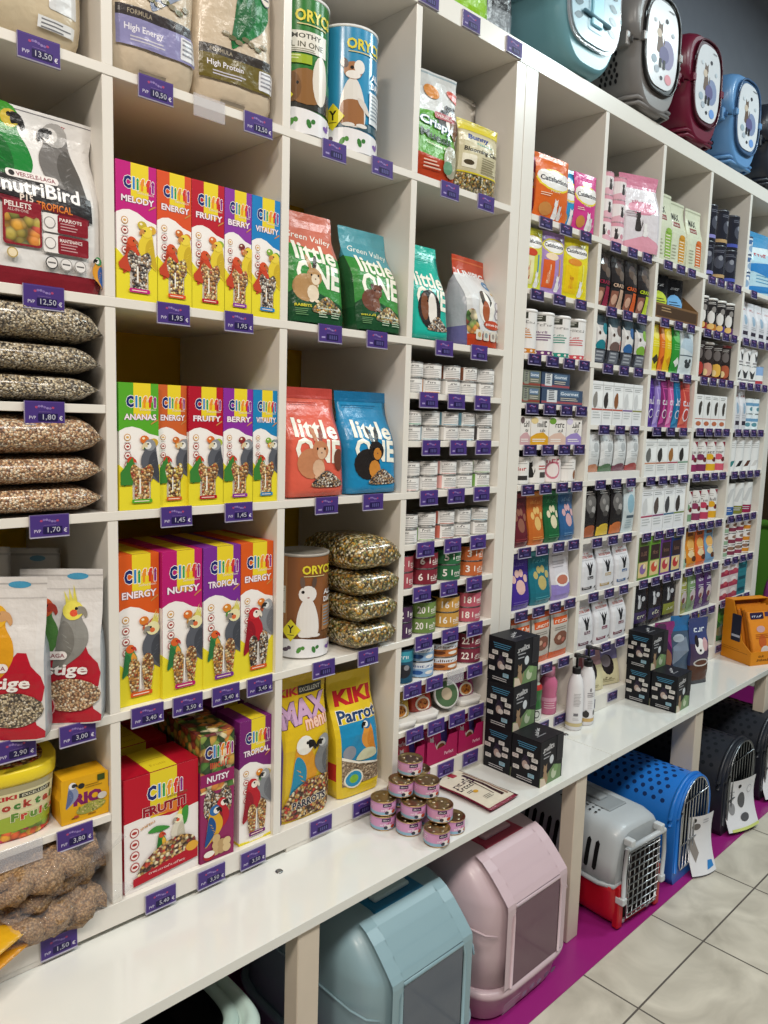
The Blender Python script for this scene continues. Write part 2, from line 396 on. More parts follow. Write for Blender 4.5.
class Grid:
    """a surface patch with front parameters s,t; artwork is cut along its lines so that it lies on it"""
    def __init__(g, ss, ts, P, N, W, Hh):
        g.ss, g.ts, g.P, g.N, g.W, g.H = ss, ts, P, N, W, Hh
    def pos(g, s, t, off):
        def loc(L, a):
            lo, hi = 0, len(L) - 2
            while lo < hi:
                mid = (lo + hi + 1) // 2
                if L[mid] <= a: lo = mid
                else: hi = mid - 1
            return lo, (a - L[lo]) / (L[lo + 1] - L[lo])
        i, u = loc(g.ss, s); j, v = loc(g.ts, t)
        P, N = g.P, g.N; A0, A1, A2 = (j, i), ((j, i + 1) if u >= v else (j + 1, i)), (j + 1, i + 1)
        w0, w1, w2 = (1 - u, u - v, v) if u >= v else (1 - v, v - u, u)
        return tuple(w0 * (P[A0[0]][A0[1]][k] + off * N[A0[0]][A0[1]][k]) + w1 * (P[A1[0]][A1[1]][k] + off * N[A1[0]][A1[1]][k]) + w2 * (P[A2[0]][A2[1]][k] + off * N[A2[0]][A2[1]][k]) for k in range(3))
    def apply(g, mb, art, off0=0.0004, dl=0.00008, mat=None, sm=False):
        single = len(g.ss) == 2 and len(g.ts) == 2
        for P, c, m, lay, tri in art.p:
            off = off0 + dl * lay
            Q = [(p[0] / g.W, p[1] / g.H) for p in P]
            mm = mat if (mat and m == 'print') else m
            if single:
                if min(a for q in Q for a in q) < 0 or max(a for q in Q for a in q) > 1:
                    if min(q[0] for q in Q) >= 1 or max(q[0] for q in Q) <= 0 or min(q[1] for q in Q) >= 1 or max(q[1] for q in Q) <= 0: continue
                    for ax in (0, 1):
                        Q = half(Q, ax, 0, 1); Q = half(Q, ax, 1, -1)
                    if len(Q) < 3: continue
                mb.face([g.pos(a, b, off) for a, b in Q], c, mm); continue
            x0 = min(q[0] for q in Q); x1 = max(q[0] for q in Q); y0 = min(q[1] for q in Q); y1 = max(q[1] for q in Q)
            S = [a for a in g.ss if x0 < a < x1]; T = [b for b in g.ts if y0 < b < y1]
            if tri or len(Q) <= 3: polys = [Q]
            elif not S and not T and len(Q) == 4: polys = [Q]
            else:
                polys = [[Q[i] for i in t] for t in tessellate_polygon([[Vector((a, b, 0)) for a, b in Q]])]
            for pl in polys:
                for strip in cut(pl, S, 0):
                    for cell in cut(strip, T, 1):
                        if len(cell) < 3: continue
                        cx = sum(p[0] for p in cell) / len(cell); cy = sum(p[1] for p in cell) / len(cell)
                        i = max(k for k in range(len(g.ss) - 1) if g.ss[k] <= cx or k == 0); j = max(k for k in range(len(g.ts) - 1) if g.ts[k] <= cy or k == 0)
                        for hf in split_diag(cell, g.ss[i], g.ss[i + 1], g.ts[j], g.ts[j + 1]):
                            mb.face([g.at(a, b, off, i, j, up) for a, b in hf[0] for up in (hf[1],)], c, mm, sm)
    def at(g, s, t, off, i, j, up):
        """point in a known half of a known cell"""
        u = (s - g.ss[i]) / (g.ss[i + 1] - g.ss[i]); v = (t - g.ts[j]) / (g.ts[j + 1] - g.ts[j])
        a, b, c = (j, i), ((j + 1, i) if up else (j, i + 1)), (j + 1, i + 1)
        w0, w1, w2 = (1 - v, v - u, u) if up else (1 - u, u - v, v)
        P, N = g.P, g.N
        return tuple(w0 * (P[a[0]][a[1]][k] + off * N[a[0]][a[1]][k]) + w1 * (P[b[0]][b[1]][k] + off * N[b[0]][b[1]][k]) + w2 * (P[c[0]][c[1]][k] + off * N[c[0]][c[1]][k]) for k in range(3))
def split_diag(poly, s0, s1, t0, t1):
    """the two halves of a polygon either side of its cell's diagonal"""
    f = [(p[0] - s0) / (s1 - s0) - (p[1] - t0) / (t1 - t0) for p in poly]; lo, hi = [], []; n = len(poly)
    for i in range(n):
        a, b = f[i], f[(i + 1) % n]; p, q = poly[i], poly[(i + 1) % n]
        if a >= -1e-9: lo.append(p)
        if a <= 1e-9: hi.append(p)
        if (a > 1e-9 and b < -1e-9) or (a < -1e-9 and b > 1e-9):
            t = a / (a - b); r = (p[0] + (q[0] - p[0]) * t, p[1] + (q[1] - p[1]) * t); lo.append(r); hi.append(r)
    return [(h, up) for h, up in ((lo, False), (hi, True)) if len(h) >= 3]
def half(poly, ax, a, sg):
    out = []; n = len(poly)
    for i in range(n):
        p, q = poly[i], poly[(i + 1) % n]; dp, dq = (p[ax] - a) * sg, (q[ax] - a) * sg
        if dp >= 0: out.append(p)
        if dp * dq < 0:
            t = dp / (dp - dq); out.append((p[0] + (q[0] - p[0]) * t, p[1] + (q[1] - p[1]) * t))
    return out
def cut(poly, L, ax):
    out = []; rest = poly
    for a in L:
        lo, hi = [], []
        n = len(rest)
        for i in range(n):
            p, q = rest[i], rest[(i + 1) % n]
            if p[ax] <= a: lo.append(p)
            if p[ax] >= a: hi.append(p)
            if (p[ax] < a < q[ax]) or (q[ax] < a < p[ax]):
                t = (a - p[ax]) / (q[ax] - p[ax]); r = (p[0] + (q[0] - p[0]) * t, p[1] + (q[1] - p[1]) * t)
                r = (a, r[1]) if ax == 0 else (r[0], a)
                lo.append(r); hi.append(r)
        if len(lo) >= 3: out.append(lo)
        rest = hi
        if len(rest) < 3: break
    if len(rest) >= 3: out.append(rest)
    return out
def plane_grid(o, ux, uy, W, Hh):
    """flat patch: origin, x direction, y direction"""
    o, ux, uy = Vector(o), Vector(ux).normalized(), Vector(uy).normalized(); n = ux.cross(uy)
    P = [[tuple(o), tuple(o + ux * W)], [tuple(o + uy * Hh), tuple(o + ux * W + uy * Hh)]]
    N = [[tuple(n)] * 2] * 2
    return Grid([0, 1], [0, 1], P, N, W, Hh)
_sq = {}
def arc_table(a, b, n):
    k = (round(a, 4), round(b, 4), round(n, 2))
    if k not in _sq:
        T = [(0.0, 0.0, -k[1])]; M = 48; L = 0; px, py = 0.0, -k[1]
        for i in range(1, M + 1):
            u = i / M; f = 4 * u ** 3 if u < .5 else 1 - 4 * (1 - u) ** 3
            th = pi / 2 * f
            x = k[0] * max(sin(th), 0) ** (2 / k[2]); y = -k[1] * max(cos(th), 0) ** (2 / k[2])
            L += math.hypot(x - px, y - py); px, py = x, y; T.append((L, x, y))
        _sq[k] = T
    return _sq[k]
def arc_point(a, b, n, q):
    T = arc_table(a, b, n); Q = T[-1][0]
    sg = 1
    if q < 0: sg, q = -1, -q
    back = q > Q
    if back: q = max(2 * Q - q, 0)
    lo, hi = 0, len(T) - 2
    while lo < hi:
        mid = (lo + hi + 1) // 2
        if T[mid][0] <= q: lo = mid
        else: hi = mid - 1
    d = T[lo + 1][0] - T[lo][0]; u = (q - T[lo][0]) / d if d > 1e-12 else 0
    x = T[lo][1] + (T[lo + 1][1] - T[lo][1]) * u; y = T[lo][2] + (T[lo + 1][2] - T[lo][2]) * u
    return sg * x, (-y if back else y), Q
def loft(mb, levels, w, c, m='foil', ns=12, side=4, amp=0.0, freq=18, seed=0, cap=True, sm=True, colf=None, dx=None):
    """closed body of superellipse sections (z, half width, half depth, exponent, y centre[, x centre]); returns its Grid (art width w, height = last z)"""
    ss = [-1 + i / side for i in range(side)] + [i / ns for i in range(ns)] + [1 + i / side for i in range(side + 1)]
    zs = [l[0] for l in levels]; Hh = zs[-1] - zs[0]; P = []; N = []
    for lv in levels:
        z, a, b, n, yc = lv[:5]; xc = lv[5] if len(lv) > 5 else 0
        row = []; nr = []
        Q = arc_point(a, b, n, 0)[2]
        for s in ss:
            if s < 0: q = -a + s * (2 * Q - a)
            elif s > 1: q = a + (s - 1) * (2 * Q - a)
            else: q = (2 * s - 1) * a
            x, y, _ = arc_point(a, b, n, q)
            e = min(1e-4 + Q * .02, Q)
            x1, y1, _ = arc_point(a, b, n, q - e); x2, y2, _ = arc_point(a, b, n, q + e)
            tx, ty = x2 - x1, y2 - y1; L = math.hypot(tx, ty) or 1
            nx, ny = ty / L, -tx / L
            if L < 1e-9: nx, ny = 0, 1
            d = 0
            if amp: d = amp * noise.noise((x * freq + seed * 7.1, y * freq, z * freq + seed)) * min(1, (z - zs[0]) / .02)
            row.append((x + xc + nx * d, y + yc + ny * d, z)); nr.append((nx, ny, 0))
        P.append(row); N.append(nr)
    n = len(ss) - 1
    R = [mb.pts(r[:-1]) for r in P]
    for k in range(len(P) - 1):
        for i in range(n):
            j = (i + 1) % n
            cc = colf((zs[k] + zs[k + 1]) / 2, (ss[i] + ss[i + 1]) / 2) if colf else c
            mb.fi((R[k] + i, R[k] + j, R[k + 1] + j), cc, m, sm); mb.fi((R[k] + i, R[k + 1] + j, R[k + 1] + i), cc, m, sm)
    if cap:
        mb.fi([R[0] + i for i in range(n)][::-1], colf(zs[0], .5) if colf else c, m); mb.fi([R[-1] + i for i in range(n)], colf(zs[-1], .5) if colf else c, m)
    return Grid(ss, [(z - zs[0]) / Hh for z in zs], P, N, w, Hh)
def lerp(a, b, t): return a + (b - a) * t
def smoothstep(t): t = max(0, min(1, t)); return t * t * (3 - 2 * t)

# ------------------------------------------------------------------ camera (solved from the vanishing lines of the shelves)
CAM = dict(f=771.259, yaw=0.7721, pitch=-0.1210, roll=0.0302, x=-0.6633, y=-1.4167, z=1.6410)
def camera():
    yw, pt, rl = CAM['yaw'], CAM['pitch'], CAM['roll']
    fw = Vector((sin(yw) * cos(pt), cos(yw) * cos(pt), sin(pt))); r0 = Vector((cos(yw), -sin(yw), 0)); u0 = r0.cross(fw)
    r = r0 * cos(rl) + u0 * sin(rl); u = r.cross(fw)
    cd = bpy.data.cameras.new('camera'); co = bpy.data.objects.new('camera', cd); COL.objects.link(co)
    M = Matrix((r, u, -fw)).transposed().to_4x4(); M.translation = (CAM['x'], CAM['y'], CAM['z'])
    co.matrix_world = M; cd.sensor_width = 36; cd.lens = CAM['f'] * 36 / 1024; cd.clip_start = 0.05
    SC.camera = co
camera()
# ================================================================== the setting
Z = {0: 2.652, 1: 2.257, 2: 1.850, 3: 1.447, 4: 1.042, 5: 0.639}   # tops of the main shelves (0: underside of the top board)
TH = 0.018; WALL = 0.445; ZB = 0.5787; YB = -0.2337
WHITE = '#e5e0d7'
floor_mat(1.2845, -0.5129, 0.4257)
b = MB(); b.face([(-3, -4, 0), (6, -4, 0), (6, WALL, 0), (-3, WALL, 0)], '#c8c0b0', 'floor_tile'); struct('floor', b)
b = MB(); b.box(-3, WALL, 0.60, 6, WALL + .1, 2.30, '#e0b41c', 'wall', skip='b'); struct('wall_back', b)
b = MB(); b.box(-3, WALL, 2.30, 6, WALL + .1, 4.0, '#868b95', 'wall', skip='b'); struct('wall_upper', b)
b = MB(); b.box(-3, WALL, 0.0, 6, WALL + .1, 0.60, '#2a1a16', 'matte', skip='b'); struct('wall_lower', b)
b = MB(); b.box(-3, -4, 4.0, 6, WALL + .1, 4.1, '#8a8d94', 'wall'); struct('ceiling', b)
b = MB(); b.box(4.6, -1.2, 0.0, 4.7, WALL, 4.0, '#7a7a7c', 'wall'); struct('wall_right', b)
b = MB(); b.bbox(4.55, -0.9, 0.0, 4.598, WALL - .01, 2.45, '#1c1310', 'timber', .004)
for y0, y1 in ((-.8, -.28), (-.2, .33)):
    for z0, z1 in ((.2, 1.1), (1.25, 2.3)): b.bbox(4.54, y0, z0, 4.551, y1, z1, '#221712', 'timber', .003)
struct('door_1', b)
t = MB(); t.bbox(-1.2, -0.3367, 0.0004, 4.4, WALL - .004, 0.0034, '#8f1f70', 'plastic', .001)
tag(t.build('floor_mat'), 'long purple magenta floor mat running under the white bench', 'mat')

# ------------------------------------------------------------------ shelving
def plank(parent, name, x0, z0, x1, z1, y0=0.0, y1=0.438, bev=.0008, col=WHITE):
    m = MB(); m.bbox(x0, y0, z0, x1, y1, z1, col, 'lacquer', bev); return m.build(name, parent)
def upright(parent, xr, w, cuts, y0=0.0015):
    m = MB()
    for a, c in cuts: m.bbox(xr - w, y0, a, xr, 0.438, c, WHITE, 'lacquer', .0008)
    return m.build('upright_panel', parent)
def bays():
    zz = [Z[5], Z[4], Z[3], Z[2], Z[1], Z[0]]
    return [(zz[i], zz[i + 1] - (TH if i < 4 else 0)) for i in range(5)]
U1 = thing('shelving_unit', 'tall white shelving unit of large cubes holding bird and rodent food', 'shelving unit', (0, 0, 0))
for xr in (0.0, 0.4, 0.8): upright(U1, xr, 0.021, bays())
FULL = [(Z[5], Z[0])]
upright(U1, -0.400, 0.04, FULL); upright(U1, 1.2312, 0.0425, FULL)
for k in (1, 2, 3, 4): plank(U1, 'shelf_board', -0.400, Z[k] - TH, 1.1885, Z[k])
plank(U1, 'top_board', -0.440, Z[0], 1.2325, 2.706)
plank(U1, 'base_board', -0.440, 0.5909, 1.2325, Z[5])
for a_, c_ in ((-.44, -.1), (.42, 1.2325)):
    m = MB(); m.bbox(a_, .002, ZB + .0005, c_, .43, .5909, WHITE, 'lacquer', .0006); m.build('plinth', U1)
for x0, x1, z in [(-.40, -.021, 1.650), (-.40, -.021, .836)] + [(.8, 1.1887, z) for z in (1.710, 1.583, 1.305, 1.182, .913, .779)]:
    plank(U1, 'insert_shelf', x0 + .0005, z - .016, x1 - .0005, z, .002)
X2 = [1.2901, 1.6924, 2.0947, 2.4970, 2.8993, 3.3016]
U2 = thing('shelving_unit', 'tall white shelving unit with small shelves of cat and dog food farther away', 'shelving unit', (0, 0, 0))
upright(U2, X2[0], 0.0565, FULL)
for xr in X2[1:5]: upright(U2, xr, 0.021, bays())
upright(U2, 3.338, 0.058, FULL)
for k in (1, 2, 3, 4): plank(U2, 'shelf_board', X2[0] + .0005, Z[k] - TH, 3.279, Z[k])
plank(U2, 'top_board', 1.2335, Z[0], 3.34, 2.706)
plank(U2, 'base_board', 1.2335, ZB + .0005, 3.34, Z[5])
FAR = {0: [2.042, 1.700, 1.572, 1.247, .838], 1: [2.042, 1.640, 1.240, .838], 2: [2.047, 1.638, 1.228, .838], 3: [2.045, 1.639, 1.235, .838], 4: [2.045, 1.639, 1.242, .845]}
for c, zs in FAR.items():
    for z in zs:
        if c == 2 and z == .838: continue
        plank(U2, 'insert_shelf', X2[c] + .0005, z - .016, (X2[c + 1] - .0215 if c < 4 else 3.2795), z, .002)

# ------------------------------------------------------------------ bench
def bench(x0, x1, legs, label, screw):
    t = thing('bench', label, 'bench', ((x0 + x1) / 2, 0, 0)); dx = (x0 + x1) / 2
    m = MB(); m.bbox(x0 - dx, YB, ZB - .0244, x1 - dx, .44, ZB, '#e2e3de', 'benchtop', .0012); m.build('bench_top', t)
    for a, c, d in legs:
        m = MB(); m.bbox(a - dx, YB + .008, .0036, c - dx, YB + .008 + d, ZB - .0246, '#cfc3b2', 'timber', .002); m.build('leg', t)
        m = MB(); m.bbox(a - dx, .36, .0036, c - dx, .42, ZB - .0246, '#cfc3b2', 'timber', .002); m.build('leg', t)
    m = MB(); m.lathe([(.009, 0), (.009, .0012), (.0065, .003), (.003, .0034)], '#8d8f90', 'metal', 20, screw[0] - dx, screw[1])
    m.xf(Matrix.Translation((0, 0, ZB + .0002))); m.build('screw_cap', t)
bench(-1.3, 1.5543, [(-.66, -.60, .05), (.281, .341, .046), (1.362, 1.424, .05)], 'glossy white bench below the bird food shelves with stacked pink cans', (.360, -.050))
bench(1.5567, 3.75, [(2.205, 2.270, .09), (2.93, 2.99, .05)], 'glossy white bench below the cat food shelves with pump bottles on it', (1.577, -.046))

# ------------------------------------------------------------------ price tags
_tags = {}
def price_tag(x, z, label, price=None, w=.069, y=-.001, h=.039, ink='#48347a', empty=False, group=None, flat=False):
    """card in a clear holder clipped on a shelf edge (z is the shelf top)"""
    key = (price, w, h, ink, empty, flat)
    if key not in _tags:
        m = MB()
        # holder: back plate, folded lip at the foot
        m.bbox(-w / 2 - .001, -.0035, -h - .003, w / 2 + .001, 0, 0, '#9c96b0' if not empty else '#c4c4cc', 'gloss' if not empty else 'clear_plastic', .0006)
        if not empty:
            m.bbox(-w / 2 - .001, -.0052, -h - .003, w / 2 + .001, -.0032, -h - .0012, '#a9a5b8', 'gloss', .0004)
            A = Art(); A.rect(0, 0, w, h, ink)
            A.rect(.001, h - .0022, w - .001, h - .001, '#5d488c')
            for k in range(7):
                A.ell(w * (.28 + k * .07), h * (.72 + .05 * sin(k)), .0026, .0022, ['#a8456e', '#7f68a8', '#8c7ab0', '#7f68a8', '#8c7ab0', '#7f68a8', '#a8456e'][k], n=8)
            A.rect(w * .34, h * .50, w * .66, h * .52, '#7d66a6')
            A.rrect(w * .32, h * .10, w * .82, h * .44, .001, '#221a48')
            if price:
                A.text('PVP', w * .18, h * .25, w * .17, h * .15, '#cfc8e0', .01)
                A.text(price, w * .60, h * .27, w * (.072 * len(price) + .04), h * .28, '#b4b4c2', .012)
                A.text('\u20ac', w * .90, h * .24, w * .09, h * .2, '#e9e4f2', .02)
            else:
                A.rect(w * .10, h * .18, w * .26, h * .28, '#9c8fc0')
                for k in range(4): A.rect(w * (.44 + k * .09), h * .15, w * (.49 + k * .09), h * .38, '#5a5590')
            plane_grid((-w / 2, -.0036, -h), (1, 0, 0), (0, 0, 1), w, h).apply(m, A, .0003, .00006)
        _tags[key] = m.mesh('price_tag')
    o = bpy.data.objects.new('price_tag' if not empty else 'label_holder', _tags[key]); COL.objects.link(o)
    o.location = (x, y, z + (.003 if h > .035 else .0005)); o.rotation_euler = (0 if flat else .02 - .05 * random.random(), 0, (random.random() - .5) * .03)
    tag(o, label, 'price tag' if not empty else 'label holder', group or 'purple price tags on the shelf edges')
    return o
ORD = ['first', 'second', 'third', 'fourth', 'fifth', 'sixth', 'seventh']
def tags(xs, z, phr, prices=None, **k):
    for i, x in enumerate(xs):
        p = prices[i] if prices else None
        if p == 'empty':
            price_tag(x, z, f'empty clear label holder on the shelf edge under {phr}', None, empty=True, group='empty label holders', **k); continue
        lab = f'purple price tag on the shelf edge under {phr}' if len(xs) == 1 else f'{ORD[i]} purple price tag from left under {phr}'
        price_tag(x, z, lab, p, **k)
# ================================================================== product kinds
CLIFFI = [('C', '#1c2a6b'), ('l', '#2f7fc4'), ('i', '#2f9a4a'), ('f', '#e8912a'), ('f', '#d23a2e'), ('i', '#8c2f86')]
def icons(A, x, y, r, n, dy, c='#a8423c'):
    for k in range(n):
        A.ring(x, y - k * dy, r, r * .22, c if k else '#c9924a', '#f7f1ea')
        A.ell(x, y - k * dy, r * .5, r * .35, c if k else '#d8a860', n=8)
        A.rect(x - r * .9, y - k * dy - r * 1.5, x + r * .9, y - k * dy - r * 1.35, '#b9b3ac')
def two_birds(A, x, y, h, kind):
    if kind == 'canary':
        A.bird(x + h * .26, y + h * .18, h * .9, '#e3c93a', '#ead24a', '#c9ab2c', beak='#c98a4a', flip=True)
        A.bird(x, y, h * .78, '#c9472c', '#d2522f', '#a8391f', beak='#b06a3a')
    elif kind == 'budgie':
        A.bird(x + h * .26, y + h * .10, h * 1.0, '#5c5e66', '#8d9096', '#43454d', beak='#d9c9a0', face='#e6e6e2', flip=True)
        A.bird(x - h * .05, y, h * .66, '#3f8a3a', '#c8442e', '#2f6a2c', '#e8e2d6', beak='#c8442e')
    elif kind == 'cockatiel':
        A.bird(x + h * .26, y + h * .06, h * .98, '#5a5d66', '#e6dfae', '#44474f', beak='#8f8a80', crest='#d9cf6a', cheek='#d9693a', flip=True)
        A.bird(x - h * .04, y, h * .62, '#3f8a4a', '#d8632e', '#2f7040', '#e09a3a', beak='#c0392b')
    elif kind == 'macaw':
        A.bird(x + h * .28, y + h * .28, h * .85, '#85878c', '#a0a2a6', '#6d6f75', beak='#2c2a2a', face='#d9d9d6', flip=True)
        A.bird(x - h * .06, y, h * .98, '#b5202c', '#c2272f', '#8f1a28', beak='#e6d9c8', face='#efe6dc')
    elif kind == 'lovebird':
        A.bird(x + h * .32, y + h * .02, h * 1.0, '#d9d2c0', '#efe9c9', '#c4bca9', beak='#a89f92', crest='#e8d95a', cheek='#d9542e', flip=True)
        A.bird(x - h * .06, y - h * .02, h * .66, '#2f8a3a', '#c94f2a', '#236b2c', '#e2b13a', beak='#b5302a')
def fruit(A, x, y, s, cols):
    for k, c in enumerate(cols):
        a = k * 2.3
        A.ell(x + s * .75 * cos(a), y + s * .5 * sin(a), s * .62, s * .52, c, n=12)
        A.ell(x + s * .75 * cos(a) - s * .15, y + s * .5 * sin(a) + s * .15, s * .2, s * .15, '#f6e9c8', n=8)
def snack_front(w, h, c, name, fc, birds, tray=.36, seed='seed_print', tail=None, nc='#f4e6ee', nout='#5a1430', twin=False):
    A = Art(); A.rect(0, 0, w, h, '#f3eeea')
    zt = h * .62
    A.poly([(0, zt + h * .005), (w * .15, zt + h * .03), (w * .32, zt + h * .04), (w * .52, zt + h * .025), (w * .75, zt - h * .015), (w, zt - h * .035), (w, h), (0, h)], c)
    A.rect(w * .36, zt + h * .13, w * .80, h, '#e8cf2e')
    A.poly([(w * .36, zt + h * .13), (w * .80, zt + h * .13), (w * .74, zt + h * .10), (w * .42, zt + h * .10)], '#e0a63a')
    A.letters(CLIFFI, w * .56, h * .855, w * .76, h * .092, .06, outline='#f7f4f2')
    A.text('Selection', w * .72, h * .795, w * .42, h * .018, '#efe3d2', .0)
    A.text(name, w * .53, h * .735, w * .82, h * .048, nc, .06, outline=nout, ow=.05)
    A.poly([(w * .80, zt + h * .055), (w * .98, zt + h * .09), (w * .96, zt + h * .10), (w * .80, zt + h * .065)], '#c98a4a')
    icons(A, w * .20, h * .575, w * .085, 4, h * .072)
    fruit(A, w * .72, h * .535, w * .19, fc)
    two_birds(A, w * .12, h * .22, h * .31, birds)
    if birds == 'budgie': A.poly([(0, h * .30), (w * .30, h * .42), (w * .36, h * .34), (w * .30, h * .2), (0, h * .2)], '#3c7f37')
    elif birds == 'canary': A.poly([(w * .02, h * .26), (w * .34, h * .38), (w * .4, h * .28), (w * .3, h * .2), (w * .05, h * .22)], '#c0462c')
    if twin:
        for k in (0, 1):
            A.blob([(.5, 1), (.95, .85), (.9, .4), (.75, .05), (.3, .02), (.1, .4), (.1, .85)], w * (.22 + .32 * k), h * (.065 + .02 * k), w * .30, h * .25, tail or c, seed)
        A.rect(w * .50, h * .10, w * .53, h * .26, '#efe9e2')
    else:
        A.blob([(.15, .98), (.5, .86), (.85, .98), (1, .8), (.86, .52), (.80, .5), (.78, .06), (.22, .06), (.2, .5), (.14, .52), (0, .8)], w * .24, h * .06, w * .60, h * .31, c, seed)
        A.rect(w * .47, h * .13, w * .51, h * .25, '#f1ece2')
    A.rrect(w * .28, h * .055, w * .80, h * .085, w * .03, tail or c)
    A.rect(w * .34, h * .066, w * .72, h * .073, '#f0d9c8')
    return A
def snack_box(label, x0, x1, z, h, c, name, fc, birds, y=.004, d=.11, group=None, trayh=.36, rz=0, twin=False, **kw):
    w = x1 - x0; t = thing('snack_box', label, 'bird snack box', ((x0 + x1) / 2, y + d / 2, z), (0, 0, rz), group)
    m = MB(); m.bbox(-w / 2, -d / 2, .0006, w / 2, d / 2, h, c, 'print', .0008)
    A = snack_front(w, h, c, name, fc, birds, twin=twin, **kw)
    plane_grid((-w / 2, -d / 2, 0), (1, 0, 0), (0, 0, 1), w, h).apply(m, A)
    B = Art(); B.rect(w * .36, 0, w * .80, d, '#dfc62c'); B.rect(0, d * .5, w, d * .505, '#7a6a20')
    plane_grid((-w / 2, -d / 2, h), (1, 0, 0), (0, 1, 0), w, d).apply(m, B)
    L = Art(); L.rect(0, 0, d, h * .62, '#efe9e4'); L.lines(d * .15, h * .55, d * .85, 9, h * .03, h * .008, '#a89a94'); L.letters(CLIFFI, d * .5, h * .85, d * .7, h * .07, outline='#f4f1ee')
    plane_grid((-w / 2, d / 2, 0), (0, -1, 0), (0, 0, 1), d, h).apply(m, L)
    m.build('carton', t)
    # yellow display tray with the cut-out front
    m = MB(); e = .0012; f = -d / 2 - .0022; th = h * trayh; yel = '#e6d732'
    n0, n1 = -w * .22 + w * .03, w * .25 + w * .03
    for xa, xb, s in ((-w / 2 - e, n0, 1), (n1, w / 2 + e, -1)):
        lo, hi = (xa, xb) if s > 0 else (xb, xa)
        m.prism([(lo, 0), (hi, 0), (hi, th * .60), (lo + (hi - lo) * .62, th * .72), (lo + (hi - lo) * .62, th * .84), (lo, th)], f, f + e, yel, 'print', 'y')
    m.prism([(n0, 0), (n1, 0), (n1, th * .2), (n0, th * .2)], f, f + e, yel, 'print', 'y')
    for sx in (-1, 1):
        xa = sx * (w / 2 + e / 2)
        m.box(xa - e / 2, f + e, 0, xa + e / 2, d / 2, th, yel)
    m.build('display_tray', t)
    return t

def bag_levels(w, h, d, style, neck=.0, k=14):
    L = []
    for i in range(k + 1):
        t = i / k; z = t * h
        if style == 'gusset':       # block bottom, pinched crimped top
            if t < .07: a = w / 2 * (.965 + .5 * t); b = d / 2 * (.93 + t); n = 6
            else:
                a = w / 2; u = smoothstep((t - .45) / .47); b = lerp(d / 2, .003, u); n = lerp(5, 2.2, u)
            if t > .9: b = .0026; n = 2.2
            a *= 1 - neck * math.exp(-((t - .82) / .10) ** 2)
        elif style == 'pillow':     # sealed at both ends
            s = max(sin(pi * min(max((t - .05) / .9, 0), 1)), 0) ** .55
            a = w / 2 * (1 - .05 * s); b = max(d / 2 * s, .0018); n = 2.3
        elif style == 'pouch':      # stand-up pouch: wide foot, thin top
            u = min(t / .12, 1); b = max(d / 2 * (.72 + .28 * u) * (1 - smoothstep((t - .1) / .82)) , .0018); n = lerp(3.2, 2.1, t); a = w / 2 * (1 - neck * math.exp(-((t - .55) / .22) ** 2))
        elif style == 'sack':       # limp filled sack, rounded foot
            u = smoothstep(t / .10); b = max(d / 2 * (.55 + .45 * u) * (1 - smoothstep((t - .6) / .36)), .003); n = lerp(4, 2.3, t); a = w / 2 * (.9 + .1 * u) * (1 - .04 * smoothstep((t - .6) / .4))
        L.append((z, a, b, n, 0))
    return L
def bag(name, label, cat, w, h, d, style, c, art, loc, rot=(0, 0, 0), mat='foil', amp=.0025, seed=None, group=None, neck=0., colf=None, ns=10, k=14, side=3, dl=.00012, off0=.0007, parts=None):
    m = MB(); g = loft(m, bag_levels(w, h, d, style, neck, k), w, c, mat, ns, side, amp, 22, seed if seed is not None else random.random() * 50, colf=colf)
    A = Art(); art(A, w, h)
    g.apply(m, A, off0, dl, mat, True)
    if parts:
        t = thing(name, label, cat, loc, rot, group); m.build(parts, t); return t
    o = m.build(name, None, loc, rot); return tag(o, label, cat, group)
def cyl_grid(m, r, h, c, mat='print', z0=0, ns=10, side=8, rim=None, lid=None):
    g = loft(m, [(z0, r, r, 2, 0), (z0 + h * .5, r, r, 2, 0), (z0 + h, r, r, 2, 0)], 2 * r, c, mat, ns, side, sm=True)
    return g
def tin(name, label, cat, r, h, c, art, loc, rz=0, rim='#a7a6a2', lid='#8d8c8a', group=None, mat='print', lidmat='metal'):
    """food can: printed wall, rolled rims and a recessed lid"""
    m = MB(); e = .0014
    g = loft(m, [(e, r, r, 2, 0), (h - e, r, r, 2, 0)], 2 * r, c, mat, 8, 6, cap=False)
    m.lathe([(r - .002, 0), (r + .0006, .0005), (r + .0006, e + .0004), (r - .0002, e + .0006)], rim, 'metal', 28)
    m.lathe([(r, h - e - .0004), (r + .0007, h - e), (r + .0007, h), (r - .0018, h + .0002), (r - .003, h - .003), (r * .6, h - .0025), (r * .55, h - .0032), (.0001, h - .003)], lid, lidmat, 28)
    if art:
        A = Art(); art(A, 2 * r, h); g.apply(m, A, .0004, .00007, None, True)
    o = m.build(name, None, loc, (0, 0, rz)); return tag(o, label, cat, group)
def carton(name, label, cat, x0, x1, z, h, c, art, y=.006, d=.08, rz=0, group=None, cols=None, side=None, top=None, rx=0, mat='print'):
    w = x1 - x0; m = MB(); m.box(-w / 2, -d / 2, 0, w / 2, d / 2, h, c, mat, cols)
    m2 = .0006
    if art:
        A = Art(); art(A, w, h); plane_grid((-w / 2, -d / 2, 0), (1, 0, 0), (0, 0, 1), w, h).apply(m, A, mat=mat)
    if side:
        A = Art(); side(A, d, h); plane_grid((-w / 2, d / 2, 0), (0, -1, 0), (0, 0, 1), d, h).apply(m, A, mat=mat)
    A = Art()
    if top: top(A, w, d)
    else: A.rect(w * .02, d * .48, w * .98, d * .495, '#8a8580')
    plane_grid((-w / 2, -d / 2, h), (1, 0, 0), (0, 1, 0), w, d).apply(m, A, mat=mat)
    o = m.build(name, None, ((x0 + x1) / 2, y + d / 2, z + .0003), (rx, 0, rz)); return tag(o, label, cat, group)

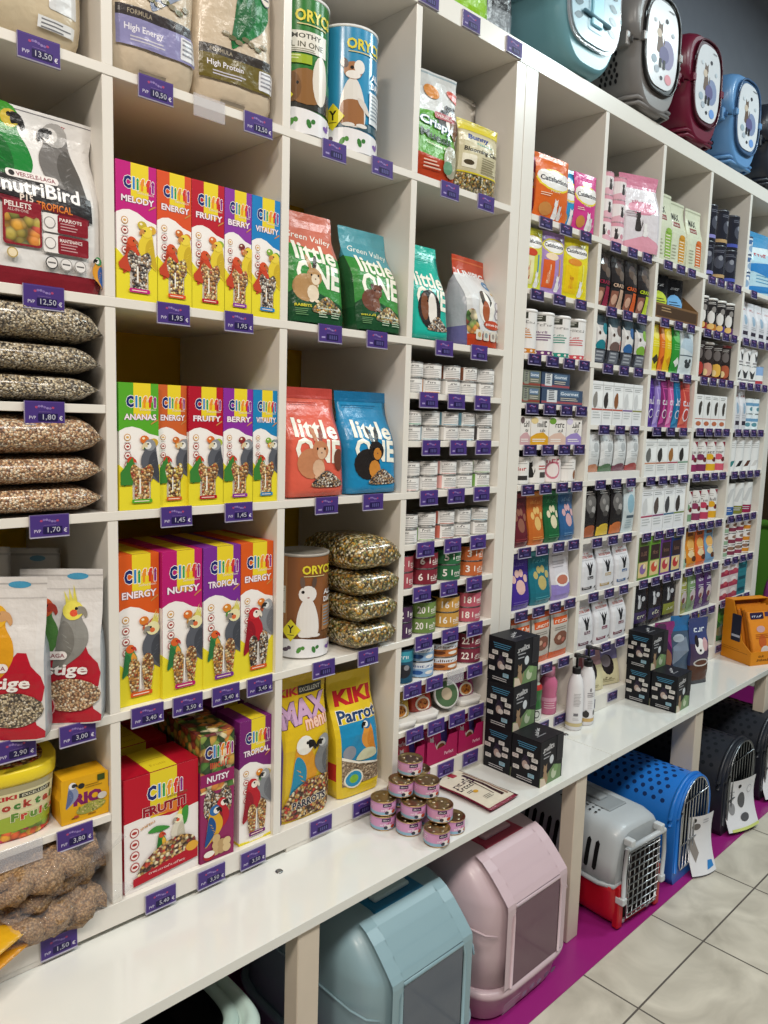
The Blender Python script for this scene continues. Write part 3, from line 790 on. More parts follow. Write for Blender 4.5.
# ================================================================== the bird and rodent unit
def at_row(k): return Z[k] + .0004
# ---- top row
def beige(band, dark, body, head, wing, txt):
    def f(A, w, h):
        A.rrect(w * .12, h * .60, w * .92, h * .92, .01, '#e3d8c6')
        A.text('PSITTACUS', w * .5, h * .86, w * .62, h * .05, '#8e2430', .05)
        A.bird(w * .40, h * .36, h * .42, body, head, wing, face='#e6e2da', beak='#2a2624')
        for k in range(7): A.ell(w * (.35 + .08 * k), h * (.36 - .012 * (k % 3)), w * .05, h * .012, '#6b6a4a' if k % 2 else '#8a7f66', n=8)
        A.ring(w * .86, h * .60, w * .08, w * .012, '#8a8f96', '#e9e2d6'); A.rect(w * .81, h * .595, w * .91, h * .605, '#6d7278')
        A.rect(w * .06, h * .245, w * .98, h * .29, dark); A.text('FORMULA', w * .30, h * .267, w * .26, h * .02, '#a69a86', .02)
        A.rect(w * .06, h * .13, w * .98, h * .245, band); A.text(txt, w * .35, h * .20, w * .42, h * .035, '#e9e6ee', .03)
        A.lines(w * .2, h * .165, w * .6, 2, h * .014, h * .006, '#c8c4cf')
        A.rrect(w * .76, h * .14, w * .97, h * .235, .003, '#dcdce0'); A.lines(w * .78, h * .22, w * .95, 4, h * .02, h * .008, '#8a8a92')
        A.rect(w * .30, h * .03, w * .62, h * .045, '#8f8474')
    return f
bag('seed_bag', 'beige bag with lilac band and grey parrot on the top shelf', 'bird food bag', .176, .42, .10, 'sack', '#cdbca4', beige('#8f8cb8', '#3a3436', '#8d97ad', '#a7aebb', '#6e7a94', 'High Energy'), (.096, .062, at_row(1)), (0, 0, -.05), amp=.006, seed=3)
bag('seed_bag', 'beige bag with olive band and green parrot on the top shelf', 'bird food bag', .186, .40, .10, 'sack', '#cdbca4', beige('#6b5e2a', '#3a3430', '#1f7a3e', '#2c8a48', '#14602f', 'High Protein'), (.276, .062, at_row(1)), (0, 0, -.08), amp=.006, seed=8)
def tanbag(A, w, h):
    A.rrect(w * .1, h * .22, w * .74, h * .9, .01, '#8f8f1f'); A.rrect(w * .76, h * .16, w * .95, h * .75, .004, '#d9dadb')
    A.lines(w * .78, h * .40, w * .93, 8, h * .02, h * .008, '#5c5c66'); A.rect(w * .78, h * .44, w * .93, h * .52, '#3a3a44')
    A.ring(w * .45, h * .14, w * .035, w * .008, '#8a7c66', '#cdbfa4'); A.rect(w * .7, h * .07, w * .93, h * .12, '#dfe0e0'); A.lines(w * .72, h * .105, w * .9, 3, h * .016, h * .006, '#77777c')
bag('seed_bag', 'tan and olive green bag in the corner of the top shelf', 'bird food bag', .30, .38, .11, 'sack', '#cbbb9e', tanbag, (-.187, .064, at_row(1)), (0, 0, 0), amp=.006, seed=5)
tags([-.132], Z[1], 'the tan and olive bag', ['13,50'])
tags([.082, .313], Z[1], 'the two beige parrot bags', ['10,50', '12,50'])
price_tag(.197, Z[1], 'empty clear label holder between the tags under the two beige parrot bags', None, empty=True, group='empty label holders')

def oryx_can(label, cx, cy, z, r, h, c, c2, name, animal, lid='#e6e6e4', lead='#e3d23a', dark='#33312c', base='#e9e8ea', rz=-.5):
    t = thing('feed_drum', label, 'rodent food drum', (cx, cy, z), (0, 0, rz)); m = MB()
    g = loft(m, [(.004, r, r, 2, 0), (h * .5, r, r, 2, 0), (h - .004, r, r, 2, 0)], 2 * r, c, 'gloss', 14, 8, cap=False); w = 2 * r; A = Art()
    A.rect(-w * .35, h * .02, w * .10, h * .98, c2)
    A.rect(-w * .33, h * .42, w * .07, h * .68, '#dcd9cc'); A.lines(-w * .30, h * .65, w * .05, 10, h * .022, h * .008, '#a39f92')
    A.rect(-w * .35, h * .18, w * 1.4, h * .40 if animal == 'guinea' else h * .24, dark)
    if animal == 'guinea': A.rect(w * .12, h * .34, w * 1.3, h * .42, c)
    A.text('ORYCS', w * .72, h * .84, w * .66, h * .085, lead, .06)
    A.lines(w * .42, h * .775, w * 1.0, 1, .01, h * .008, '#d9c98a')
    if animal == 'guinea':
        A.rect(w * .14, h * .58, w * .95, h * .73, '#e6e3d8'); A.text('TIMOTHY', w * .52, h * .695, w * .6, h * .035, '#3b3a30', .04); A.text('ALL IN ONE', w * .52, h * .635, w * .68, h * .04, '#55523f', .03)
        A.lines(w * .2, h * .60, w * .85, 2, h * .014, h * .006, '#8f8b78'); A.rect(w * .12, h * .50, w * .66, h * .565, '#9db52c'); A.lines(w * .2, h * .55, w * .5, 2, h * .02, h * .008, '#dfe6a8')
        A.ell(w * .58, h * .34, w * .34, h * .13, '#8d6338'); A.ell(w * .34, h * .33, w * .16, h * .11, '#75502b'); A.ell(w * .82, h * .40, w * .15, h * .18, '#e0d8cc'); A.ell(w * .44, h * .36, w * .02, h * .012, '#140f0c')
        A.rect(w * .02, h * .36, w * .12, h * .48, '#3a3a22'); A.seeds(w * .02, h * .40, w * .13, h * .05, 60, ['#6f6a44', '#8d875a', '#4f4a30'], .004)
    else:
        x, y, k = w * .14, h * .20, h * .54
        if animal == 'rabbit': c1, ch, bl = '#e7e3df', '#dcd7d2', '#d8d4d0'
        else: c1, ch, bl = '#e4e0da', '#a8734a', '#9c6a42'
        A.blob([(.50, .70), (.66, .60), (.80, .30), (.76, .02), (.28, .02), (.22, .30), (.34, .60)], x, y, w * .72, k, c1)
        if animal == 'gerbil':
            A.blob([(.30, .36), (.70, .36), (.78, .10), (.72, .02), (.30, .02), (.22, .14)], x, y, w * .72, k, bl)
            A.ell(x + w * .36, y + k * .80, w * .15, k * .13, ch); A.ell(x + w * .22, y + k * .90, w * .06, k * .075, '#5a4a44', rot=.5); A.ell(x + w * .46, y + k * .86, w * .09, k * .10, '#eeeae4')
            A.ell(x + w * .34, y + k * .84, w * .03, k * .025, '#100c0a'); A.ell(x + w * .36, y + k * .74, w * .12, k * .06, '#efeae4')
            A.blob([(.62, .42), (.80, .36), (.92, .22), (.86, .20), (.66, .32)], x, y, w * .72, k, '#d9d2ca')
        else:
            A.ell(x + w * .36, y + k * .76, w * .17, k * .15, c1); A.ell(x + w * .26, y + k * .97, w * .045, k * .10, '#6a574d', rot=.1); A.ell(x + w * .48, y + k * .97, w * .045, k * .10, '#5b493f', rot=-.15)
            A.ell(x + w * .27, y + k * .80, w * .03, k * .028, '#14100e'); A.ell(x + w * .37, y + k * .70, w * .025, k * .015, '#a88', n=8)
        A.ell(x + w * .30, y + k * .02, w * .10, k * .03, c1); A.ell(x + w * .52, y + k * .02, w * .10, k * .03, c1)
        A.rect(w * .80, h * .25, w * 1.2, h * .50, '#dfe6ea' if animal == 'gerbil' else c2); A.lines(w * .83, h * .47, w * 1.15, 7, h * .03, h * .012, '#8a99a6')
        A.text('ALL', w * .95, h * .62, w * .24, h * .05, '#f0f2f4', .05); A.text('DAY', w * .95, h * .55, w * .24, h * .05, '#f0f2f4', .05)
    A.poly([(-w * .35, 0), (w * 1.5, 0), (w * 1.5, h * .10), (w * 1.0, h * .15), (w * .4, h * .185), (-w * .1, h * .17), (-w * .35, h * .15)], base)
    for px, cc in ((.1, '#5a4a5a'), (.35, '#4f8a3a'), (.62, '#3f7a3c'), (.95, '#7a5aa8')):
        A.ell(w * px, h * .075, w * .07, h * .02, cc, n=8, rot=px * 3); A.ell(w * (px + .07), h * .095, w * .04, h * .018, cc, n=8, rot=-px * 4)
    A.poly([(w * .02, h * .255), (w * .20, h * .155), (w * .38, h * .27), (w * .20, h * .37)], '#e6d92c')
    A.text('Y', w * .20, h * .275, w * .12, h * .075, '#2a2714', .06); A.rect(w * .14, h * .215, w * .26, h * .222, '#6b641c')
    g.apply(m, A, .0005, .0001, 'gloss', True)
    m.build('drum', t)
    m = MB(); m.lathe([(r - .002, 0), (r + .001, .0005), (r + .001, .005), (r - .0005, .006)], lid, 'plastic', 36); m.build('base_rim', t)
    m = MB(); m.lathe([(r, h - .006), (r + .0014, h - .005), (r + .0014, h), (r - .003, h + .001), (r - .004, h - .004), (.0001, h - .005)], lid, 'plastic', 36); m.build('lid', t)
    return t
oryx_can('tall green drum with guinea pig and white label on the top shelf', .474, .080, at_row(1), .072, .292, '#2f7a33', '#7f9a2c', 'TIMOTHY', 'guinea')
oryx_can('tall blue drum with standing brown and white gerbil on the top shelf', .628, .085, at_row(1), .074, .285, '#2f8fbd', '#2878a0', 'BLUE', 'gerbil', dark='#3a5a68')
tags([.521, .672], Z[1], 'the green and blue drums')

def crispy(A, w, h):
    A.rect(0, h * .62, w, h, '#d5d8d8'); A.rect(0, h * .97, w, h * .985, '#9fb0b8')
    A.rect(0, 0, w, h * .26, '#b3401f'); A.poly([(0, h * .26), (w, h * .20), (w, h * .60), (w * .5, h * .66), (0, h * .64)], '#5aa32c')
    A.rect(0, h * .26, w * .10, h * .72, '#3a6a22'); A.lines(w * .01, h * .95, w * .12, 12, h * .022, h * .012, '#5d6466')
    A.ell(w * .48, h * .83, w * .16, h * .055, '#d58a3a', rot=-.25); A.ell(w * 1.0, h * .83, w * .22, h * .04, '#c9472c', rot=-.35)
    A.critter(w * .58, h * .52, h * .30, '#3a3432', '#ece6de', 'round'); A.ell(w * .95, h * .56, w * .10, h * .12, '#7a5232')
    A.rrect(w * .52, h * .60, w * .96, h * .66, .004, '#a8353c'); A.text('VERSELE', w * .74, h * .63, w * .34, h * .025, '#efe6e0', .02)
    A.text('Crispy', w * .56, h * .53, w * .68, h * .10, '#eef3f6', .05, outline='#3f6f8f', ow=.06, rot=-.12)
    A.text('Muesli', w * .52, h * .42, w * .62, h * .075, '#22301a', .05, rot=-.12); A.text('Guinea Pig', w * .55, h * .335, w * .5, h * .03, '#e8e2c8', .02, rot=-.12)
    A.text('fruity', w * .08, h * .12, h * .17, w * .10, '#f1e2da', .03, rot=1.57); A.ell(w * .82, h * .22, w * .17, h * .15, '#a9a691'); A.ell(w * .74, h * .16, w * .10, h * .06, '#6c9a7a')
    A.lines(w * .25, h * .18, w * .6, 3, h * .03, h * .012, '#e6c2b0')
bag('muesli_bag', 'green, white and orange muesli bag leaning on the partition of the top shelf', 'rodent food bag', .168, .278, .07, 'pouch', '#c6cacb', crispy, (.888, .055, at_row(1)), (.04, .0, -.12), amp=.004, seed=11, parts='bag_body')
def bunny(A, w, h):
    A.rect(0, 0, w, h * .82, '#cfc6a4'); A.rect(0, h * .86, w, h, '#d8c83a'); A.rect(0, h * .97, w, h * .985, '#b8a82c')
    A.text('Bunny', w * .42, h * .77, w * .48, h * .09, '#2a3f86', .07, shear=.2); A.text('Nature', w * .55, h * .70, w * .36, h * .035, '#4aa08a', .02)
    A.text('Blooming Care', w * .52, h * .60, w * .86, h * .075, '#332e28', .05, shear=.2); A.rrect(w * .06, h * .36, w * .36, h * .54, .004, '#ece6d2'); A.ell(w * .2, h * .43, w * .11, h * .035, '#4a3f2a')
    A.lines(w * .48, h * .52, w * .9, 7, h * .03, h * .01, '#8f8668'); A.rect(0, h * .29, w, h * .31, '#d8c52e'); A.rect(0, 0, w, h * .28, '#9a8a4a', 'seed_hay')
bag('muesli_bag', 'yellow topped bag with dried herbs showing through its foot, top shelf', 'rodent food bag', .168, .195, .06, 'pillow', '#c9bf98', bunny, (1.066, .045, at_row(1)), (.05, 0, -.05), amp=.003, seed=21, parts='bag_body')
def clearbag(A, w, h):
    A.rect(0, h * .955, w, h * .97, '#a9a39b'); A.blob([(.5, 1), (.85, .8), (.95, .3), (.6, 0), (.15, .1), (.05, .6), (.2, .9)], w * .26, h * .55, w * .42, h * .33, '#5a3422')
    A.blob([(.5, 1), (.8, .8), (.8, .2), (.5, .05), (.3, .4)], w * .40, h * .58, w * .2, h * .26, '#9a6a4a'); A.blob([(.3, .9), (.6, .8), (.5, .2), (.2, .1), (.1, .5)], w * .28, h * .57, w * .18, h * .2, '#6e4330')
bag('muesli_bag', 'large pale bag with dark brown rabbit standing behind the yellow topped bag', 'rodent food bag', .245, .315, .05, 'pouch', '#c3bdb2', clearbag, (1.055, .13, at_row(1)), (-.05, 0, -.04), amp=.004, seed=31)
tags([.920, 1.071], Z[1], 'the muesli bags on the top shelf')

# ---- second row
def nutri(A, w, h):
    q = lambda p: (w - .006) - (106 - p) * .00168      # across, from the bag's edge
    v = lambda p: (291 - p) * .00174                    # up, from the foot
    A.rect(0, 0, w, h, '#dcdad8'); A.rect(0, 0, w, v(275), '#7e1f2a')
    A.rect(0, v(118), w, v(117), '#77757a'); A.text('~naturals', q(71), v(123), .030, .007, '#a83a40', .03)
    A.bird(q(-14), v(205), .16, '#1f7a34', '#3f8f2c', '#176028', face='#c9b13a', beak='#1d1a18')
    A.bird(q(32), v(205), .145, '#6e6b69', '#a19e9b', '#55524f', face='#cfccc9', beak='#1d1a18', flip=True)
    A.poly([(0, v(182)), (q(60), v(190)), (q(95), v(196)), (q(96), v(220)), (q(60), v(212)), (0, v(201))], '#2b2829')
    A.poly([(0, v(203)), (q(60), v(212)), (q(92), v(217)), (q(92), v(223)), (q(50), v(216)), (0, v(210))], '#6a1c28')
    A.rrect(q(9), v(189), q(62), v(181), .006, '#e4dedb'); A.text('VERSELE-LAGA', q(39), v(185), .066, .0075, '#8c4a52', .04); A.ell(q(15), v(185), .005, .005, '#2c2a2b')
    A.text('nutriBird', q(43), v(197), .132, .026, '#f2f0ee', .045)
    A.text('P15', q(27), v(208), .022, .012, '#e9d9cc', .04); A.text('TROPICAL', q(55), v(212), .062, .013, '#d97b35', .04)
    A.rrect(q(3), v(254), q(41), v(211), .006, '#8a2430'); A.rrect(q(5), v(252), q(39), v(225), .005, '#c9a24a', 'pellet_mix'); A.text('PELLETS', q(18), v(216), .044, .009, '#efe4de', .04); A.text('ALL-IN-ONE', q(18), v(221), .034, .005, '#d8b8b4', .01)
    for k, (t1, t2) in enumerate((('PARROTS', 4), ('MAINTENANCE', 3))):
        y1 = v(218 + 20 * k); y0 = v(236 + 20 * k)
        A.rrect(q(42), y0, q(90), y1, .004, '#e9e5e2'); A.rrect(q(57), y0, q(90), y1, .003, '#86202c'); A.text(t1, q(71), y1 - .008, .04, .006, '#efe0dc', .03); A.lines(q(60), y1 - .015, q(78), 3, .005, .0018, '#c99a9c'); A.ring(q(49), (y0 + y1) / 2, .010, .0016, '#8b8583', '#e9e5e2')
    for k in range(3): A.ring(q(50 + 15 * k), v(266), .011, .0018, '#3c3a3a' if k == 0 else '#9c9896', '#e3dfdc'); A.rect(q(46 + 15 * k), v(266.7), q(54 + 15 * k), v(265.3), '#5f5b5a')
    A.ring(q(11), v(262), .009, .002, '#b39a5a', '#e6d6b4')
    A.bird(q(88), v(281), .050, '#d8952c', '#2f8a4a', '#2a5fa8', face='#efe9e2', beak='#1d1a18', flip=True)
bag('pellet_bag', 'big white and maroon pellet bag with green and grey parrots', 'bird food bag', .315, .308, .10, 'gusset', '#d6d3d1', nutri, (-.176, .052, at_row(2)), (0, 0, 0), amp=.0012, seed=2, neck=.05, ns=18, k=18, parts='bag_body')
tags([-.133], Z[2], 'the big white and maroon pellet bag', ['12,50'])
R1 = [('magenta', .004, .085, '#c0207c', 'MELODY', ['#d8a93a', '#c9b23a', '#d86a2c'], 'seed_dark'), ('orange', .0865, .160, '#d8532a', 'ENERGY', ['#d8832e', '#c96a2c', '#dd9a4a'], 'seed_yellow'), ('red', .1615, .236, '#b81f30', 'FRUITY', ['#8fae3a', '#d8702c', '#e0a23a'], 'seed_print'),
      ('violet', .2375, .303, '#8a3aa0', 'BERRY', ['#a8392c', '#7a2f2c', '#d06a4a'], 'seed_print'), ('blue', .3045, .377, '#1f7fc0', 'VITALITY', ['#3f8f3a', '#7aa83a', '#d89a3a'], 'seed_dark')]
for cn, x0, x1, c, nm, fc, sd in R1:
    snack_box(f'{cn} topped canary stick box in yellow tray, second row of cubes', x0, x1, at_row(2), .250, c, nm, fc, 'canary', seed=sd, group='canary stick boxes')
tags([.117, .269], Z[2], 'the canary stick boxes', ['1,95', '1,95'])
def little(c_top, c_body, animal, foot='#1b4a2a', label='RABBITS', green=True):
    def f(A, w, h):
        if green:
            A.rect(0, 0, w, h, '#3a8a3c'); A.poly([(0, h * .70), (w, h * .60), (w, h), (0, h)], c_top)
            A.poly([(0, 0), (w, 0), (w, h * .16), (w * .5, h * .26), (0, h * .24)], foot); A.poly([(0, h * .24), (w * .3, h * .34), (w * .55, h * .2), (w, h * .16), (w, 0), (0, 0)], foot)
            A.text('Green Valley', w * .5, h * .76, w * .80, h * .085, '#eef2ea', .0, shear=.3, rot=-.08)
        else:
            A.rect(0, h * .90, w, h, c_top); A.lines(w * .1, h * .86, w * .9, 2, h * .02, h * .005, c_top)
        y0 = h * .58; wob = [0, .012, -.006, .01, -.004, .006]
        A.text('little', w * .53, y0 + h * .035, w * .74, h * .18, '#f1f0e2', .045, rot=-.05)
        A.text('ONE', w * .53, y0 - h * .165, w * .78, h * .22, '#f1f0e2', .06, rot=-.06)
        k = h * .40
        if animal == 'rabbit': A.critter(w * .05, h * .17, k, '#b28a5c', '#e3d3ba', 'long')
        elif animal == 'rabbit2': A.critter(w * .14, h * .16, k * 1.15, '#c2825c', '#d8b090', 'long', dark='#8a4a3c'); A.ell(w * .86, h * .33, w * .09, h * .10, '#6b4030')
        elif animal == 'degu': A.critter(w * .10, h * .17, k * .85, '#6e4434', '#7e5442', 'round', dark='#4a2c22')
        elif animal == 'guinea': A.ell(w * .45, h * .30, w * .30, h * .20, '#2a2422'); A.ell(w * .52, h * .30, w * .12, h * .17, '#e8e2da'); A.ell(w * .32, h * .32, w * .10, h * .14, '#7a4a30'); A.ell(w * .40, h * .38, w * .02, h * .012, '#000')
        elif animal == 'dark': A.critter(w * .10, h * .13, k * 1.25, '#26211f', '#c98436', 'long', dark='#14110f')
        A.blob([(.1, .1), (.3, .6), (.55, .95), (.8, .6), (1, .1), (.5, 0)], w * .30, h * .08, w * .62, h * .16, '#8a6a4a', 'seed_dark' if not green else 'seed_hay')
        if green:
            A.text(label, w * .22, h * .135, w * .28, h * .024, '#d8cf3a', .05); A.lines(w * .09, h * .10, w * .30, 4, h * .016, h * .006, '#6f9a6a')
            A.text('Complete feed', w * .66, h * .125, w * .40, h * .022, '#e6efe2', .03); A.lines(w * .48, h * .09, w * .66, 3, h * .02, h * .007, '#b9cdb4'); A.lines(w * .70, h * .09, w * .88, 3, h * .02, h * .007, '#b9cdb4')
    return f
bag('muesli_bag', 'green rabbit food bag with salmon pink top, second row of cubes', 'rodent food bag', .158, .266, .09, 'gusset', '#2f6f36', little('#c8705c', '#3a8a3c', 'rabbit'), (.500, .052, at_row(2)), (-.13, 0, -.06), amp=.002, seed=41, colf=lambda z, s: ('#c0695a' if z > .19 else '#1d4d2b' if z < .06 else '#2f7a38'), parts='bag_body')
bag('muesli_bag', 'green rodent food bag with blue top and brown degu', 'rodent food bag', .160, .264, .10, 'gusset', '#1d3a28', little('#4f9aa8', '#3a8a3c', 'degu', label='~degus'), (.698, .056, at_row(2)), (-.15, 0, .02), amp=.002, seed=42, colf=lambda z, s: ('#4a93a2' if z > .19 else '#1d4d2b' if z < .06 else '#2a5a34'), parts='bag_body')
tags([.520, .671], Z[2], 'the green rodent bags')
bag('muesli_bag', 'turquoise guinea pig food bag standing against the partition', 'rodent food bag', .140, .258, .085, 'gusset', '#1fae9c', little('#26b5a2', '#1fae9c', 'guinea', green=False), (.888, .050, at_row(2)), (-.12, 0, -.04), amp=.002, seed=43, parts='bag_body')
def unipic(A, w, h):
    A.rect(0, 0, w, h, '#d8d9da'); A.rect(0, h * .80, w, h, '#b8401f'); A.poly([(0, 0), (w, 0), (w, h * .10), (w * .5, h * .14), (0, h * .12)], '#b8401f'); A.rect(0, h * .94, w, h * .955, '#d06a40')
    A.text('UNIPIC', w * .5, h * .80, w * .80, h * .085, '#e9e9ea', .06); A.ell(w * .82, h * .70, w * .14, h * .055, '#3a7fb0'); A.text('VITA', w * .82, h * .70, w * .16, h * .03, '#e8eef2', .03); A.ell(w * .84, h * .60, w * .06, h * .02, '#d8b878')
    A.ell(w * .52, h * .42, w * .24, h * .18, '#ece8e0'); A.ell(w * .52, h * .52, w * .17, h * .10, '#3a322c'); A.ell(w * .56, h * .50, w * .06, h * .12, '#f0ece4'); A.ell(w * .50, h * .38, w * .11, h * .12, '#a85a34')
    for k in (0, 1): A.ring(w * .86, h * (.46 - .1 * k), w * .08, w * .014, '#8a7a92', '#e6e4e6')
    A.blob([(.0, .9), (.4, 1), (.6, .5), (.7, .1), (.2, 0), (0, .2)], w * .0, h * .12, w * .38, h * .26, '#6b4a2c', 'foliage_print'); A.ell(w * .68, h * .24, w * .28, h * .05, '#b8401f'); A.text('guinea pig', w * .68, h * .24, w * .46, h * .035, '#f0e2da', .03)
    for k in range(4): A.rrect(w * (.16 + .22 * k), h * .06, w * (.34 + .22 * k), h * .17, .004, '#d9d2c4'); A.ell(w * (.25 + .22 * k), h * .115, w * .05, h * .03, ['#c8a06a', '#8f9a9a', '#9a9088', '#a8a29c'][k], n=10)
for lab, loc, sd in (('white and orange guinea pig food bag with crimped orange top', (1.108, .070, at_row(2)), 44),):
    bag('muesli_bag', lab, 'rodent food bag', .160, .258, .125, 'gusset', '#b9bbc4', unipic, loc, (-.06, 0, .10), amp=.003, seed=sd, colf=lambda z, s: ('#b8401f' if z > .20 or (z < .02 and 0 < s < 1) else '#6f6aa0' if z < .05 and not 0 < s < 1 else '#b4b7c0'), parts='bag_body')
bag('muesli_bag', 'orange topped bag half hidden behind the white and orange guinea pig bag', 'rodent food bag', .16, .225, .08, 'gusset', '#b9bbc4', lambda A, w, h: (A.rect(0, h * .78, w, h, '#b8401f'), A.text('UNIPIC', w * .5, h * .8, w * .8, h * .08, '#e6e0da', .05)), (1.03, .215, at_row(2)), (0, 0, 0), amp=.003, seed=46, colf=lambda z, s: '#b8401f' if z > .18 else '#aeb2bb')
tags([.921, 1.070], Z[2], 'the turquoise and orange bags')

# ---- third row
def seed_sack(label, x1, L, z, h, d, mat, yc, seed, group, rz=0, tipz=.5, end='#8a7f6c', tipf=.19):
    """clear bag of loose seed lying on its side, sealed end pointing along the shelf"""
    m = MB(); lv = []; k = 16
    for i in range(k + 1):
        t = i / k; t = 1 - (1 - t) ** 1.5; u = min(1, max(0, (1 - t) / tipf)); l = min(1, t / .2)
        s = (1 - (1 - u) ** 2.4) ** .62 * (1 - (1 - l) ** 2 * .7)
        b = max(h / 2 * s, .0015); a = d / 2 * (.86 + .14 * s)
        lv.append((t * L, a, b, lerp(2.1, 3.0, s), (lerp(h * (tipz - .5), 0, s))))
    loft(m, lv, d, '#b09a7c', mat, 10, 4, .0030, 34, seed)
    m.xf(Matrix(((0, 0, 1, -L), (1, 0, 0, 0), (0, 1, 0, h / 2), (0, 0, 0, 1))))
    t = thing('seed_sack', label, 'bag of loose seed', (x1, yc, z), (0, 0, rz), group)
    m.build('seed_filling', t)
    e = MB(); e.prism([(-.003, h * tipz - .0012), (.007, h * tipz - .0009), (.007, h * tipz + .0009), (-.003, h * tipz + .0012)], -d * .39, d * .39, end, 'clear_plastic', 'y'); e.build('heat_seal', t)
    return t
sx = -.031
for i, (z, h, tz, nm) in enumerate(((1.6505, .053, .5, 'bottom'), (1.7025, .056, .35, 'middle'), (1.7575, .074, .28, 'topmost'))):
    seed_sack(f'{nm} of three clear bags of grey bird seed above the small insert shelf', sx + .004 * i, .35, z, h, .26, 'seed_grey', .118, 3 + i, 'bags of grey seed', tipz=tz)
for i, (z, h, tz, nm) in enumerate(((1.4475, .054, .55, 'bottom'), (1.5005, .056, .5, 'middle'), (1.5555, .076, .40, 'topmost'))):
    seed_sack(f'{nm} of three clear bags of tan bird seed under the small insert shelf', sx + .003 * i, .34, z, h, .26, 'seed_tan', .116, 13 + i, 'bags of tan seed', tipz=tz)
price_tag(-.136, 1.650, 'purple price tag between the grey seed bags and the tan seed bags', '1,80')
price_tag(-.132, Z[3], 'purple price tag on the shelf edge under the tan seed bags', '1,70')
R2 = [('green', .005, .087, '#57a62c', 'ANANAS', ['#c9a23a', '#d8702c', '#4f8a2c'], 'seed_print', 0), ('orange', .0885, .155, '#c9602e', 'ENERGY', ['#d8832e', '#c96a2c', '#dd9a4a'], 'seed_yellow', .01), ('red', .1565, .237, '#b0182c', 'FRUITY', ['#a8b83a', '#d8702c', '#e0a23a'], 'seed_print', .003),
      ('violet', .2385, .3125, '#8a2f9a', 'BERRY', ['#a8392c', '#8a2f2c', '#d06a4a'], 'seed_print', .003), ('blue', .314, .3785, '#1f82b8', 'VITALITY', ['#3f8f3a', '#7aa83a', '#d89a3a'], 'seed_print', .003)]
for cn, x0, x1, c, nm, fc, sd, dy in R2:
    snack_box(f'{cn} topped budgie stick box in yellow tray, third row of cubes', x0, x1, at_row(3), .247, c, nm, fc, 'budgie', y=.004 + dy, seed=sd, group='budgie stick boxes')
tags([.122, .272], Z[3], 'the budgie stick boxes', ['1,45', '1,45'])
bag('muesli_bag', 'coral red rabbit food bag, third row of cubes', 'rodent food bag', .172, .262, .10, 'gusset', '#d8604c', little('#b8453c', '#d8604c', 'rabbit2', green=False), (.506, .056, at_row(3)), (-.08, 0, -.04), amp=.002, seed=51, parts='bag_body')
bag('muesli_bag', 'bright blue rabbit food bag with black rabbit, third row of cubes', 'rodent food bag', .172, .260, .10, 'gusset', '#1f86b8', little('#186a98', '#1f86b8', 'dark', green=False), (.692, .058, at_row(3)), (-.08, 0, -.02), amp=.002, seed=52, parts='bag_body')
tags([.521, .673], Z[3], 'the coral and blue rabbit bags')

# ---- fourth row
def prestige(bird):
    def f(A, w, h):
        A.rect(0, 0, w, h, '#d9d5d2'); A.rect(0, h * .955, w, h * .965, '#b3afad'); A.rect(0, h * .87, w, h * .877, '#c4c0be')
        A.ell(w * .70, h * .955, w * .13, h * .022, '#4a9ac0')
        A.poly([(0, h * .40), (w * .35, h * .42), (w * .58, h * .48), (w * .70, h * .555), (w * .80, h * .55), (w * .85, h * .47), (w * .96, h * .40), (w, h * .33), (w * .97, h * .25), (w * .86, h * .18), (w * .9, h * .10), (w, h * .05), (w, h * .01), (0, h * .01)], '#b4182c')
        if bird == 'canary':
            A.bird(w * .10, h * .34, h * .50, '#d89a1f', '#e3ae2c', '#b87f1c', beak='#c99a6a')
        else:
            A.bird(w * .02, h * .40, h * .42, '#4a7a3a', '#c9582c', '#7f8a3a', beak='#a8382c'); A.bird(w * .40, h * .40, h * .40, '#8b8a85', '#e2d658', '#77756f', beak='#8a8478', crest='#d6cc5a', cheek='#d8502c')
        A.rrect(w * .02, h * .435, w * .60, h * .49, .008, '#ece6e3'); A.text('VERSELE-LAGA', w * .31, h * .462, w * .52, h * .026, '#8f4450', .03)
        A.text('Prestige', w * .40, h * .36, w * .88, h * .095, '#f4efec', .05, shear=.12); A.rect(0, h * .245, w * .42, h * .285, '#c4702c')
        A.ell(w * .62, h * .20, w * .36, h * .11, '#c9a87a', 'seed_grey' if bird == 'canary' else 'seed_tan'); A.ring(w * .28, h * .13, w * .17, w * .014, '#d8a0a0', '#a8172a'); A.lines(w * .16, h * .15, w * .40, 3, h * .022, h * .008, '#d8a0a0')
    return f
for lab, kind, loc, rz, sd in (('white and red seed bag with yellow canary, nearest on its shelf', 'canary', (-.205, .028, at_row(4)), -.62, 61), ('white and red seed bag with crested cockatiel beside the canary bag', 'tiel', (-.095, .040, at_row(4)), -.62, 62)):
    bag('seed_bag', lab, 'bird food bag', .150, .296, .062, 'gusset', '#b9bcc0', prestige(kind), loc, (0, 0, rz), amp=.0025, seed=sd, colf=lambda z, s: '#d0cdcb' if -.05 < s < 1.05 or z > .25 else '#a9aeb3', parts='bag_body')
for i, (x, y, hh) in enumerate(((-.30, .20, .33), (-.19, .20, .325), (-.085, .22, .31))):
    bag('seed_bag', f'{ORD[i]} from left of pale bags standing behind the red and white seed bags', 'bird food bag', .11, hh, .05, 'gusset', '#c4bfb8', lambda A, w, h: (A.rect(0, h * .95, w, h * .965, '#a9a49e'), A.ell(w * .6, h * .93, w * .14, h * .02, '#6a9ab0')), (x, y, at_row(4)), (0, 0, -.6), amp=.003, seed=70 + i)
tags([-.201, -.088], Z[4], 'the red and white seed bags', ['2,90', '3,00'])
